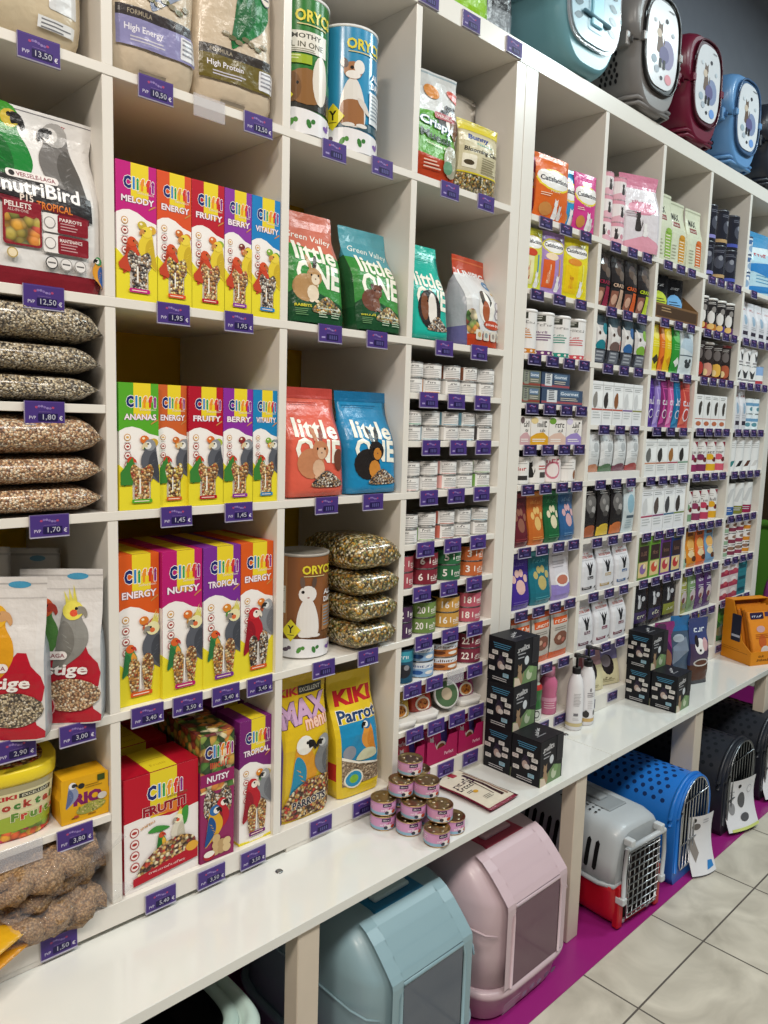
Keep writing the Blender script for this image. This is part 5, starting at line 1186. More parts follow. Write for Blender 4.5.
tray_carton('magenta pouch carton with violet pouch, second from right above the bench', .930, 1.060, '#a81c54', '#b0205a'); tray_carton('magenta pouch carton nearest the black boxes', 1.070, 1.184, '#a81c54', '#a81f50')
tags([.999, 1.113], Z[5] - .002, 'the magenta pouch cartons', flat=True)

# ================================================================== on the bench
zb = ZB + .0004
def pink_label(A, w, h):
    A.rect(-w * .9, h * .05, w * 1.9, h * .95, '#d39ac4'); A.rect(-w * .9, h * .06, w * 1.9, h * .26, '#8fb8d0'); A.rect(-w * .9, h * .80, w * 1.9, h * .94, '#c489b8')
    A.rect(w * .34, h * .62, w * .70, h * .86, '#3a2446'); A.text('~animonda', w * .52, h * .74, w * .28, h * .10, '#e9dfe6', .03); A.text('~LIP', w * .40, h * .42, w * .24, h * .18, '#f0e6ee', .06); A.text('~PUR', w * .72, h * .52, w * .28, h * .2, '#c2396a', .06)
    A.ell(w * .62, h * .26, w * .16, h * .16, '#ece6e6'); A.ell(w * .80, h * .24, w * .10, h * .13, '#b8472c'); A.ell(w * .50, h * .22, w * .08, h * .12, '#3a3a4a'); A.lines(-w * .5, h * .7, -w * .1, 4, h * .13, h * .04, '#e9d6e6'); A.lines(w * 1.1, h * .7, w * 1.5, 4, h * .13, h * .04, '#e9d6e6')
pt = thing('food_tin', 'topmost pink tin of the pyramid of pink tins on the bench', 'cat food tin', (.789, -.056, zb + .1164), (0, 0, -.55), 'pink tins in the pyramid')
R, HT = .0335, .0375
m = MB(); g = loft(m, [(.0012, R, R, 2, 0), (HT - .002, R, R, 2, 0)], 2 * R, '#d39ac4', 'gloss', 10, 8, cap=False); A = Art(); pink_label(A, 2 * R, HT); g.apply(m, A, .0003, .00006, 'gloss', True); m.build('tin_body', pt)
m = MB(); gold = '#b59a6a'
m.lathe([(R - .002, 0), (R + .0006, .0006), (R + .0006, .0022), (R - .0002, .0026)], gold, 'metal', 32)
m.lathe([(R, HT - .003), (R + .0009, HT - .002), (R + .0009, HT), (R - .0015, HT + .0004), (R - .003, HT - .003), (R * .72, HT - .0026), (R * .66, HT - .0034), (.0001, HT - .0032)], gold, 'metal', 32)
for k in range(5): m.lathe([(.0042, HT - .0034), (.0036, HT - .0022), (.0001, HT - .0018)], '#d9cfb4', 'metal', 12, .019 * cos(k * 1.256), .019 * sin(k * 1.256))
m.build('tin_lid', pt)
L1 = [(.690, -.058), (.722, -.122), (.738, -.205), (.812, -.192)]
for i, (x, y) in enumerate(L1): dup(pt, (x, y, zb), f'{["bottom", "bottom", "bottom", "bottom"][i]} layer pink tin, {["nearest the yellow parrot bag", "second along towards the bench edge", "nearest the front bench edge", "at the outer end beside the flat packet"][i]}', (0, 0, -.55 + .1 * i))
dup(pt, (.762, -.050, zb), 'bottom layer pink tin hidden in the middle of the pyramid', (0, 0, -.3)); dup(pt, (.838, -.060, zb), 'bottom layer pink tin nearest the magenta cartons', (0, 0, -.2)); dup(pt, (.796, -.122, zb), 'bottom layer pink tin in the pyramid centre behind the outer ones', (0, 0, -.4))
L2 = [(.692, -.056), (.738, -.122), (.778, -.178)]
for i, (x, y) in enumerate(L2): dup(pt, (x, y, zb + .0388), f'second layer pink tin, {["nearest the yellow parrot bag", "in the middle of the pyramid front", "nearest the bench edge"][i]}', (0, 0, -.5 - .1 * i))
dup(pt, (.826, -.075, zb + .0388), 'second layer pink tin at the back near the magenta cartons', (0, 0, -.3)); dup(pt, (.758, -.050, zb + .0388), 'second layer pink tin hidden at the back of the pyramid', (0, 0, -.7))
L3 = [(.742, -.070), (.790, -.118)]
for i, (x, y) in enumerate(L3): dup(pt, (x, y, zb + .0776), f'third layer pink tin, {["nearer the yellow parrot bag", "nearer the bench edge"][i]}', (0, 0, -.6 + .15 * i))
dup(pt, (.822, -.055, zb + .0776), 'third layer pink tin at the back near the magenta cartons', (0, 0, -.3))
# flat packet
def packet(A, w, h):
    A.rrect(w * .05, h * .04, w * .95, h * .95, .006, '#d6cdba'); A.rect(w * .05, h * .88, w * .95, h * .97, '#7a2036')
    A.text('~Naturis', w * .42, h * .60, w * .60, h * .10, '#2f2a34', .04, shear=.3, rot=.05); A.text('~maltina', w * .40, h * .50, w * .62, h * .08, '#26232c', .08, shear=.3); A.rect(w * .70, h * .12, w * .80, h * .72, '#3a2224'); A.rect(w * .84, h * .10, w * .90, h * .76, '#8a6a5a'); A.rect(w * .60, h * .2, w * .63, h * .58, '#5a4a44')
    A.poly([(w * .10, h * .80), (w * .30, h * .84), (w * .36, h * .90), (w * .12, h * .90)], '#2a2f4a'); A.rrect(w * .46, h * .74, w * .64, h * .84, .005, '#a02a3c'); A.ell(w * .36, h * .36, w * .07, h * .03, '#c99a3a'); A.lines(w * .16, h * .40, w * .34, 2, h * .025, h * .01, '#55504a'); A.lines(w * .28, h * .22, w * .55, 3, h * .025, h * .008, '#6a645c'); A.ell(w * .40, h * .78, w * .02, h * .012, '#8a9a4a')
bag('treat_packet', 'flat cream and maroon packet lying on the bench beside the pink tins', 'pet treat packet', .135, .245, .016, 'pillow', '#7e1f36', packet, (1.016, -.210, ZB + .0095), (-pi / 2 + 0, 0, .04), amp=.002, seed=101, parts='packet_body', dl=.0001)

# black treat boxes
def black_side(A, w, h):
    A.rect(0, 0, w, h, '#17181d')
    for k in range(3): A.rect(w * (.18 + .03 * k), h * (.86 - .045 * k), w * (.86 - .04 * k), h * (.875 - .045 * k), '#4f93b8')
    A.ell(w * .50, h * .44, w * .15, h * .13, '#3c3442'); A.ell(w * .48, h * .40, w * .10, h * .09, '#b9a39a'); A.rect(w * .42, h * .52, w * .58, h * .62, '#2f2638'); A.ell(w * .56, h * .37, w * .10, h * .06, '#cfc8c4')
    for x, y, c in ((.27, .66, '#d9d8d4'), (.66, .66, '#d9d8d4'), (.14, .53, '#d9d0cc'), (.82, .56, '#d9d8d4'), (.80, .41, '#dcd6d2'), (.18, .29, '#d9d8d4'), (.72, .20, '#8fb9cc')):
        A.rrect(w * (x - .11), h * (y - .045), w * (x + .11), h * (y + .045), .002, c); A.lines(w * (x - .08), h * (y + .015), w * (x + .08), 2, h * .03, h * .012, '#8f8c8a')
    for k in range(2): A.rect(w * .22, h * (.10 - .045 * k), w * .76, h * (.118 - .045 * k), '#c4c4c6')
def black_front(A, w, h):
    A.rect(0, 0, w, h, '#1a1a20'); A.text('~Dentify', w * .34, h * .82, w * .50, h * .13, '#dcdcde', .06, rot=.1); A.lines(w * .14, h * .68, w * .46, 2, h * .08, h * .025, '#a9aab0')
    A.ell(w * .50, h * .52, w * .09, h * .10, '#cdd3d8'); A.rect(w * .46, h * .42, w * .53, h * .52, '#cdd3d8'); A.poly([(0, 0), (w * .95, 0), (w * .95, h * .30), (w * .6, h * .38), (w * .3, h * .22), (0, h * .2)], '#6f8a5f')
    A.cat(w * .08, h * .02, h * .46, '#a08468'); A.ell(w * .62, h * .18, w * .12, h * .12, '#b9c4a8'); A.ell(w * .70, h * .28, w * .10, h * .08, '#7ea06a'); A.poly([(w * .02, 0), (w * .3, 0), (w * .2, h * .16), (w * .02, h * .2)], '#d2c2ae'); A.rect(w * .72, h * .42, w, h, '#3a3a3e'); A.rect(w * .74, h * .44, w * .98, h * .98, '#2a2a2f')
def black_top(A, w, d):
    A.rect(0, 0, w, d, '#1d1d22'); A.text('~Dentify', w * .5, d * .55, w * .5, d * .13, '#d6d6d8', .05, rot=.5); A.rect(w * .2, d * .3, w * .6, d * .33, '#8f8f94')
bw, bd, bh = .120, .100, .138
m = MB(); m.bbox(-bw / 2, -bd / 2, 0, bw / 2, bd / 2, bh, '#17181d', 'gloss', .0007)
for fn, o, ux, uy, w, h in ((black_side, (-bw / 2, bd / 2, 0), (0, -1, 0), (0, 0, 1), bd, bh), (black_front, (-bw / 2, -bd / 2, 0), (1, 0, 0), (0, 0, 1), bw, bh), (black_top, (-bw / 2, -bd / 2, bh), (1, 0, 0), (0, 1, 0), bw, bd)):
    A = Art(); fn(A, w, h); plane_grid(o, ux, uy, w, h).apply(m, A)
bx = m.build('treat_box'); tag(bx, 'bottom black box of the stack of three at the bench joint', 'pet treat box', 'black treat boxes')
bx.location = (1.236, -.056, zb)
dup(bx, (1.234, -.057, zb + .1385), 'middle black box of the stack of three on the bench', (0, 0, .01)); dup(bx, (1.236, -.055, zb + .277), 'topmost black box of the stack of three on the bench', (0, 0, -.02)); dup(bx, (1.236, -.1605, zb), 'single black box in front of the stack of three', (0, 0, .02))
dup(bx, (2.125, -.048, zb), 'bottom black box of the farther stack of two', (0, 0, .0)); dup(bx, (2.122, -.049, zb + .1385), 'top black box of the farther stack of two', (0, 0, -.03)); dup(bx, (2.128, -.152, zb), 'single black box in front of the farther stack of two', (0, 0, .03))

# pump bottles
def pump_bottle(label, x, y, hgt, r, face, rz):
    t = thing('pump_bottle', label, 'pump bottle', (x, y, zb), (0, 0, rz)); m = MB(); bh = hgt * .74
    pr = [(0, r * .90), (.004, r), (.02, r * 1.0), (bh * .55, r * 1.0), (bh * .78, r * .95), (bh * .90, r * .78), (bh * .97, r * .52), (bh, r * .46)]
    g = loft(m, [(z, q, q, 2, 0) for z, q in pr], 2 * r, '#e4e2e4', 'gloss', 10, 6); A = Art(); w = 2 * r; face(A, w, bh); g.apply(m, A, .0004, .00008, 'gloss', True); m.build('bottle', t)
    m = MB(); m.lathe([(r * .50, bh), (r * .52, bh + .002), (r * .52, bh + .020), (r * .46, bh + .022)], '#1b1a1b', 'plastic', 24)
    m.lathe([(r * .16, bh + .022), (r * .16, hgt - .014), (r * .42, hgt - .012), (r * .42, hgt - .003), (r * .36, hgt), (.0001, hgt)], '#1b1a1b', 'plastic', 20)
    m.tube([(0, 0, hgt - .007), (.016, -.012, hgt - .006), (.030, -.022, hgt - .007), (.038, -.028, hgt - .014)], [.0065, .006, .005, .004], '#1b1a1b', 'plastic', 8); m.build('pump', t)
def backprint(A, w, h):
    A.lines(w * .22, h * .66, w * .70, 9, h * .026, h * .008, '#a9a6a8'); A.rect(w * .25, h * .27, w * .52, h * .32, '#77747a'); A.lines(w * .22, h * .22, w * .6, 2, h * .025, h * .007, '#b5b2b4'); A.rect(-w * .6, h * .08, w * 1.6, h * .14, '#c9b98a')
def foreprint(A, w, h):
    A.ell(w * .55, h * .62, w * .07, h * .035, '#8a878a'); A.lines(w * .35, h * .56, w * .8, 3, h * .03, h * .012, '#77747a'); A.rect(-w * .6, h * .07, w * 1.6, h * .13, '#c9a86a'); A.ell(w * .32, h * .20, w * .20, h * .06, '#35302e'); A.ell(w * .90, h * .22, w * .12, h * .05, '#4a4340'); A.lines(w * .4, h * .42, w * .75, 5, h * .03, h * .006, '#b9b6b8'); A.cat(w * .2, h * .16, h * .12, '#2f2a28')
pump_bottle('white pump bottle with printed back label, nearer the bench joint', 1.648, -.030, .270, .029, backprint, -.6)
pump_bottle('white pump bottle with dark cat picture and golden band', 1.722, -.030, .285, .030, foreprint, -.6)

# dog food bags beside the farther black boxes
def dogbag(A, w, h):
    A.rect(0, h * .62, w, h, '#3c4676'); A.rect(0, h * .30, w, h * .62, '#4a3a56'); A.rect(0, 0, w, h * .30, '#4f2e20'); A.rect(0, 0, w, h * .06, '#3a3a40'); A.ell(w * .5, h * .33, w * .40, h * .06, '#c9c4c0'); A.ell(w * .5, h * .33, w * .33, h * .04, '#5a3020')
    A.ell(w * .45, h * .58, w * .26, h * .12, '#e6e2e0'); A.ell(w * .30, h * .66, w * .10, h * .09, '#2a2428'); A.ell(w * .72, h * .60, w * .14, h * .10, '#c9a0a4'); A.ell(w * .44, h * .52, w * .06, h * .02, '#1a1718'); A.text('~DOG', w * .5, h * .84, w * .6, h * .10, '#dfe6f0', .06)
bag('dog_food_bag', 'brown footed bag with blue top and dog picture, standing on the bench', 'dog food bag', .108, .275, .06, 'gusset', '#4a3a4a', dogbag, (2.484, -.085, zb), (0, 0, -.3), amp=.004, seed=111, colf=lambda z, s: '#4a2c1c' if z < .085 else '#39406a')
bag('dog_food_bag', 'blue grey bag with twisted top beside the brown footed bag', 'dog food bag', .090, .290, .045, 'gusset', '#46586e', lambda A, w, h: (A.rect(0, h * .78, w, h, '#2f6aa0'), A.poly([(w * .1, h * .3), (w * .9, h * .5), (w * .8, h * .7), (w * .1, h * .55)], '#7a8698'), A.ell(w * .4, h * .68, w * .3, h * .06, '#a9b6c4')), (2.398, -.045, zb), (0, 0, -.45), amp=.010, seed=112)
bag('dog_food_bag', 'purple and magenta bag behind the farther single black box', 'dog food bag', .11, .27, .05, 'pouch', '#4f1f50', lambda A, w, h: (A.poly([(0, h * .5), (w * .5, h * .8), (w, h * .5), (w, h), (0, h)], '#8a2f72'), A.ell(w * .5, h * .4, w * .35, h * .2, '#8a5a44'), A.ell(w * .3, h * .62, w * .14, h * .08, '#b87aa0'), A.poly([(w * .6, h * .2), (w, h * .5), (w, h * .2)], '#2a1a30')), (2.318, -.020, zb), (0, 0, -.3), amp=.007, seed=113)
bag('dog_food_bag', 'dark bag with green window between the black boxes and purple bag', 'dog food bag', .10, .235, .05, 'pouch', '#2a2a2e', lambda A, w, h: (A.ell(w * .45, h * .4, w * .3, h * .22, '#8fa27a'), A.rect(w * .1, h * .75, w * .8, h * .8, '#8a8a90')), (2.240, -.022, zb), (0, 0, -.2), amp=.004, seed=114)
# orange display carton at the far end of the bench
t = thing('display_carton', 'orange display carton of treat sachets at the far end of the bench', 'display carton', (3.022, -.124, zb), (0, 0, -.40)); W, D, Hc, e = .21, .172, .278, .003; og = '#d8871c'
m = MB(); m.box(-W / 2, -D / 2, 0, W / 2, D / 2, e, og); m.box(-W / 2, D / 2 - e, e, W / 2, D / 2, Hc, og); m.box(-W / 2, -D / 2, e, W / 2, -D / 2 + e, .062, og)
for s in (-1, 1): m.prism([(-D / 2, e), (D / 2, e), (D / 2, Hc), (D / 2 - .05, Hc), (-D / 2 + .055, .10), (-D / 2, .062)], s * W / 2 - e / 2, s * W / 2 + e / 2, og, 'print', 'x')
m.box(-W / 2, D / 2 - .05, Hc - e, W / 2, D / 2, Hc, og)
A = Art(); A.rrect(D * .30, Hc * .33, D * .62, Hc * .78, .006, '#26283c'); A.rect(D * .32, Hc * .40, D * .60, Hc * .44, '#b8b8c8'); A.rect(D * .04, Hc * .20, D * .6, Hc * .206, '#8a4f10'); A.rect(D * .04, Hc * .17, D * .9, Hc * .176, '#8a4f10')
plane_grid((-W / 2 - e / 2, D / 2, 0), (0, -1, 0), (0, 0, 1), D, Hc).apply(m, A); A = Art(); A.text('~10 x', W * .30, .042, W * .16, .012, '#3a2410', .05); A.text('~MEATY STICKS', W * .42, .024, W * .5, .012, '#3a2410', .05); plane_grid((-W / 2, -D / 2, 0), (1, 0, 0), (0, 0, 1), W, .062).apply(m, A); m.build('carton', t)
for k in range(4):
    w, h = .150, .255; m = MB(); g = loft(m, bag_levels(w, h, .012, 'pillow', 0, 8), w, '#e08a2a', 'foil', 6, 2, .001, 20, k); A = Art(); A.rect(0, h * .9, w, h, '#c9761c'); A.rrect(w * .15, h * .76, w * .70, h * .88, .005, '#2a2340'); A.text('~meaty', w * .42, h * .82, w * .42, h * .05, '#d8d6e6', .05); A.rect(w * .76, h * .80, w * .92, h * .88, '#4a3458')
    A.ell(w * .5, h * .58, w * .18, h * .06, '#c9a0a0'); A.ell(w * .52, h * .36, w * .16, h * .12, '#c4602c'); A.ell(w * .6, h * .18, w * .2, h * .10, '#d9d2c8'); A.lines(w * .25, h * .48, w * .8, 3, h * .03, h * .01, '#a8501c'); g.apply(m, A, .0006, .0001, 'foil', True)
    o = m.build('treat_sachet', None, (3.022 + (.012 * (k % 2)) * cos(.4) + (.066 - .024 * k) * -sin(.4), -.124 + (.066 - .024 * k) * -cos(.4), zb + .006), (-.27, 0, -.40)); tag(o, f'orange treat sachet, {ORD[k]} counted from the front of the orange display carton', 'treat sachet', 'orange treat sachets')
# ================================================================== cat and dog food in the farther unit
COLN = ['first', 'second', 'third', 'fourth', 'fifth']
ROWN = ['top row', 'second row', 'third row', 'fourth row', 'fifth row', 'sixth row', 'seventh row', 'eighth row', 'ninth row']
def rows_of(c): return sorted([Z[1], Z[2], Z[3], Z[4], Z[5]] + FAR[c], reverse=True)
def place(c, z):
    r = min(range(len(rows_of(c))), key=lambda i: abs(rows_of(c)[i] - z))
    return f'{ROWN[r]} {COLN[c]} far column'
def cell_x(c): return X2[c] + .004, (X2[c + 1] - .026 if c < 4 else 3.275)
_pk = {}
def row(c, z, kind, specs, name, cat, h, gap=.003, d=.05, y=.006, x0=None, x1=None, group=None, lean=0, yaw=0, layers=1, neck=0, jit=.0, mat=None, start=0, dy=0):
    """a row of packs across one cell; specs: (look, body colour, artwork[, relative width])"""
    a, b = cell_x(c); a = x0 if x0 is not None else a; b = x1 if x1 is not None else b
    tot = sum(s[3] if len(s) > 3 else 1 for s in specs); x = a; pl = place(c, z)
    for i, s in enumerate(specs):
        w = (b - a) * (s[3] if len(s) > 3 else 1) / tot; cx = x + w / 2; x += w; pw = w - gap
        for lay in range(layers):
            lab = f'{s[0]}, {ORD[i + start]} from left, ' + (f'{["bottom", "middle", "top"][lay] if layers == 3 else ["bottom", "top"][lay]} layer, ' if layers > 1 else '') + pl
            g = group or f'{name.replace("_", " ")}s, {pl}'
            hz = h * (s[4] if len(s) > 4 else 1); yy = y + dy * i; loc = (cx, yy + d / 2, z + .0005 + lay * (h + .0006)); rz = yaw + jit * (random.random() - .5)
            key = (kind, s[0], c, round(z, 2))
            if lay and key in _pk: dup(_pk[key], loc, lab, (lean, 0, rz), g); continue
            if kind == 'tin': o = tin(name, lab, cat, min(pw, d) / 2, h, s[1], s[2], loc, rz - .5, group=g)
            elif kind == 'tube': o = jar(name, lab, cat, min(pw, d) / 2, h, s[1], s[2], loc, rz - .6, g, s[5] if len(s) > 5 else '#dcdad6')
            elif kind == 'box': o = carton(name, lab, cat, cx - pw / 2, cx + pw / 2, z + lay * (h + .0006), hz, s[1], s[2], yy, d, rz, g)
            else: o = bag(name, lab, cat, pw, hz, d, kind, s[1], s[2], loc, (lean, 0, rz), amp=.0018, group=g, neck=neck, ns=6, k=9, side=2, mat=mat or 'foil')
            _pk[key] = o
def jar(name, label, cat, r, h, c, art, loc, rz, group, cap):
    m = MB(); g = loft(m, [(0, r * .97, r * .97, 2, 0), (.003, r, r, 2, 0), (h * .93, r, r, 2, 0)], 2 * r, c, 'gloss', 8, 5)
    m.lathe([(r * 1.02, h * .925), (r * 1.02, h * .985), (r * .96, h), (.0001, h)], cap, 'plastic', 24)
    if art:
        A = Art(); art(A, 2 * r, h * .93); g.apply(m, A, .0004, .00007, 'gloss', True)
    o = m.build(name, None, loc, (0, 0, rz)); return tag(o, label, cat, group)
def fartags(c, z, xs=None, n=4):
    a, b = cell_x(c)
    xs = xs or [a + (b - a) * (i + .55) / n for i in range(n)]
    pl = place(c, z)
    for i, x in enumerate(xs): price_tag(x, z, f'{ORD[i]} purple price tag from left on shelf edge under {pl}', None, w=.064, h=.031, ink='#2d244c')

# ---- first column
def catis(c, c2='#e8d23a', txt='Catisfactions'):
    return dsl([('r', 0, 0, 1, 1, c), ('e', .5, .62, .50, .17, c2), ('e', .5, .62, .45, .14, '#ece8e4'), ('e', .2, .66, .18, .10, '#ece8e4'), ('e', .8, .66, .18, .10, '#ece8e4'), ('t', txt, .5, .63, .84, .08, '#2a2430', .05), ('t', '~treats', .5, .46, .3, .04, '#f0e2c8', .03), ('c', .46, .06, .30, '#ecebea'), ('e', .28, .18, .18, .10, '#c98a4a'), ('c', .62, .06, .22, '#d9d6d4'), ('l', .1, .40, .4, 2, .03, .01, '#f0e2c8')])
x0 = 1.294
bag('treat_pouch', 'pink edged treat pouch against the upright, top row, first far column', 'cat treat pouch', .10, .190, .03, 'pillow', '#b8508a', catis('#c0609a'), (1.330, .070, at_row(1)), (0, 0, -.3), amp=.002, seed=201, ns=6, k=9, side=2)
bag('treat_pouch', 'large orange treat pouch with white cloud, top row, first far column', 'cat treat pouch', .165, .195, .045, 'pillow', '#d8642a', catis('#dd6a28'), (1.420, .030, at_row(1)), (0, 0, -.08), amp=.003, seed=202)
bag('treat_pouch', 'blue treat pouch beside the orange one, top row, first far column', 'cat treat pouch', .12, .188, .035, 'pillow', '#2f8fc4', catis('#2f93c8'), (1.532, .045, at_row(1)), (0, 0, -.10), amp=.002, seed=203)
bag('treat_pouch', 'bright pink treat pouch at the partition, top row, first far column', 'cat treat pouch', .115, .186, .035, 'pillow', '#c83a86', catis('#cf3f8c'), (1.604, .025, at_row(1)), (0, 0, -.12), amp=.002, seed=204)
def sticks(c, c1, c2, c3): return dsl([('r', 0, 0, 1, 1, c), ('e', .5, .77, .48, .13, '#d8cc3a'), ('e', .5, .77, .43, .105, '#eae6e2'), ('t', 'Catisfactions', .5, .78, .8, .07, '#2a2430', .05), ('r', .08, .10, .52, .54, c1), ('t', '~sticks', .30, .32, .14, .30, c2, .04), ('e', .40, .60, .26, .06, c2), ('r', .70, .25, .76, .58, c3), ('c', .56, .06, .26, '#ecebea'), ('r', 0, 0, 1, .05, c)])
zz = 2.042
bag('treat_pouch', 'yellow green stick pouch by the upright, second row, first far column', 'cat treat pouch', .10, .185, .03, 'pillow', '#b8c43a', sticks('#cfd24a', '#e6e2b0', '#c9472c', '#3a8fc4'), (1.332, .028, zz), (0, 0, -.1), amp=.002, seed=205)
bag('treat_pouch', 'purple stick pouch with orange panel, second row, first far column', 'cat treat pouch', .115, .19, .03, 'pillow', '#8a5aa8', sticks('#a88ac4', '#d8602c', '#f0d8b8', '#d89a3a'), (1.440, .026, zz), (0, 0, -.1), amp=.002, seed=206)
bag('treat_pouch', 'yellow stick pouch at the partition, second row, first far column', 'cat treat pouch', .135, .195, .03, 'pillow', '#dccb1c', sticks('#e0d023', '#e6c41c', '#d88a2a', '#e6e06a'), (1.572, .026, zz), (0, 0, -.1), amp=.002, seed=207)
def tub(c): return dsl([('r', -.4, 0, 1.5, 1, '#e4e2e0'), ('r', -.4, .02, 1.5, .13, c), ('r', .06, .84, .52, .99, '#3f4038'), ('l', .12, .95, .46, 2, .05, .02, '#c9c9c0'), ('t', '~sport', .5, .76, .66, .07, '#9a9896', .0), ('t', '~care', .4, .58, .4, .06, c, .02), ('l', .14, .50, .8, 3, .06, .025, c)] + [('e', .2 + .25 * k, .075, .06, .03, '#e6dcd4') for k in range(4)])
row(0, Z[2], 'tube', [(f'white tub with {n} base band', '#e4e2e0', tub(c), 1, 1, '#e8e6e4') for n, c in (('orange', '#c9802c'), ('purple', '#6a3a6e'), ('teal', '#2f8a7a'), ('coral', '#c9505a'))], 'snack_tub', 'cat snack tub', .135, d=.088)
def multi(c, c2, bc): return dsl([('r', 0, 0, 1, 1, c), ('r', 0, .08, 1, .22, c2), ('r', .12, .15, .36, .92, bc), ('l', .16, .85, .32, 6, .11, .05, '#4a4a52'), ('r', .42, .55, .9, .92, '#5f7690'), ('t', 'Gourmet', .66, .74, .44, .2, '#dfe6ee', .03), ('l', .44, .42, .9, 2, .12, .05, '#c9c2b4')])
for lay in (0, 1):
    carton('multipack', f'grey green tin multipack, {["lower", "upper"][lay]} of two against the upright, fourth row', 'cat food multipack', 1.296, 1.395, 1.7003 + lay * .0515, .050, '#8a8f78', multi('#6c7164', '#8a4438', '#8f9384'), .01, .12)
carton('multipack', 'lower navy tin multipack with barcode, fourth row, first far column', 'cat food multipack', 1.402, 1.640, 1.7003, .050, '#23304f', multi('#3f4f68', '#9a5058', '#d2d5d8'), .008, .12)
carton('multipack', 'shorter navy tin multipack lying on the longer navy one', 'cat food multipack', 1.400, 1.560, 1.7515, .050, '#23304f', multi('#3f4f68', '#9a5058', '#d2d5d8'), .010, .12)
def natbox(c, c2): return dsl([('r', 0, 0, 1, 1, '#e6e0da'), ('r', 0, 0, 1, .28, c), ('p', [(0, .28), (1, .28), (.7, .45), (.3, .40)], c), ('t', '~Nala', .62, .74, .55, .22, '#3a3636', .04), ('t', '~soft', .66, .52, .3, .12, '#5a5656', .02), ('e', .2, .86, .2, .12, c2), ('l', .1, .18, .9, 2, .07, .03, '#f0ece6')])
row(0, 1.572, 'box', [('small pale pink pouch carton', '#e6dcd8', natbox('#c9a0a4', '#6a5a5a'), .55), ('yellow pouch carton', '#e6dcc8', natbox('#d8a02a', '#e0c890'), 1), ('cream pouch carton with green leaf', '#e8e2da', natbox('#d8b8a8', '#6f9a3a'), 1), ('lilac pouch carton', '#dcd4e0', natbox('#9a86c0', '#cfc4dc'), .95)], 'pouch_carton', 'cat food carton', .088, d=.07, x1=1.645)
def caninew(c, c2): return dsl([('r', -.5, .04, 1.6, .96, '#e3e0dc'), ('t', '~cat', .52, .55, .5, .14, c, .04), ('r', .2, .14, .85, .30, c2), ('l', .2, .80, .9, 2, .08, .03, '#b3b0ac')])
row(0, Z[3], 'tin', [('white tin with red word and black base', '#e3e0dc', caninew('#b83a3a', '#3a3634')), ('white tin with black animal', '#e3e0dc', dsl([('r', -.5, .04, 1.6, .96, '#e3e0dc'), ('c', .05, .2, .6, '#2a2826'), ('r', .6, .2, 1, .4, '#4a4644'), ('l', .55, .6, 1, 2, .1, .04, '#b83a3a')])), ('white tin with pink ring', '#e6d8d6', dsl([('r', -.5, .04, 1.6, .96, '#e6dcda'), ('o', .5, .45, .34, .08, '#c97a8a', '#e6dcda'), ('t', '~cat', .5, .78, .6, .16, '#b85a6a', .04)])), ('white tin with small brown print', '#e6e2de', dsl([('r', -.5, .04, 1.6, .96, '#e6e2de'), ('l', .2, .7, .8, 3, .12, .04, '#b8b4b0'), ('e', .85, .25, .12, .18, '#8a5a3a')]))], 'food_tin', 'cat food tin', .088, d=.088, x1=1.652)
def paw(c, c2, c3): return dsl([('r', 0, 0, 1, 1, c), ('r', 0, .9, 1, .97, c3), ('t', '~Bozita', .5, .80, .6, .07, c3, .04), ('e', .5, .40, .20, .13, c2), ('e', .25, .55, .10, .07, c2), ('e', .42, .64, .10, .07, c2), ('e', .60, .64, .10, .07, c2), ('e', .77, .54, .10, .07, c2), ('l', .15, .14, .85, 2, .04, .015, c3)])
row(0, 1.247, 'pouch', [('maroon stand-up pouch', '#5a1f28', paw('#5f212b', '#8a5a4a', '#8a3a3f')), ('orange stand-up pouch with golden pattern', '#b8632a', paw('#bd662a', '#d8b06a', '#d8924a')), ('green stand-up pouch with pale paw', '#1f5a34', paw('#206038', '#d8cfae', '#3f8a5a')), ('blue stand-up pouch with pink paw', '#2f5a8a', paw('#2f5c8c', '#c9a0a4', '#6a93b8'))], 'food_pouch', 'cat food pouch', .172, d=.055, x1=1.655)
row(0, Z[4], 'pouch', [('purple stand-up pouch with pink paw', '#3f2a86', paw('#41298a', '#d8b0a8', '#6a56a8')), ('teal stand-up pouch with golden flower', '#1f6a7a', paw('#1f6c7c', '#b8a86a', '#4a9aa6')), ('white and lilac pouch with meat picture', '#c9c4cc', dsl([('r', 0, 0, 1, 1, '#d2ced4'), ('r', 0, 0, 1, .30, '#8f7fc0'), ('e', .5, .38, .36, .13, '#e3e0e0'), ('e', .5, .38, .28, .09, '#b8705a'), ('l', .12, .88, .7, 2, .05, .02, '#8a8690'), ('l', .12, .72, .8, 3, .05, .015, '#a9a5ac')]))], 'food_pouch', 'cat food pouch', .180, d=.06, x1=1.655)
def orbag(): return dsl([('r', 0, 0, 1, 1, '#c4bdb4'), ('r', 0, .90, 1, 1, '#c9582c'), ('r', 0, 0, 1, .14, '#c9582c'), ('r', .1, .70, .9, .84, '#cf5a2a'), ('t', '~yummy', .5, .77, .7, .09, '#efe0d0', .05), ('e', .5, .40, .38, .15, '#7a4a3a'), ('e', .38, .42, .1, .05, '#c9a08a'), ('e', .62, .36, .1, .05, '#b8685a'), ('l', .15, .62, .8, 2, .04, .015, '#8a827a')])
row(0, .838, 'pillow', [('orange edged white treat bag', '#c2bbb2', orbag(), 1)] * 3, 'treat_bag', 'cat treat bag', .172, d=.03, x0=1.315, x1=1.65)
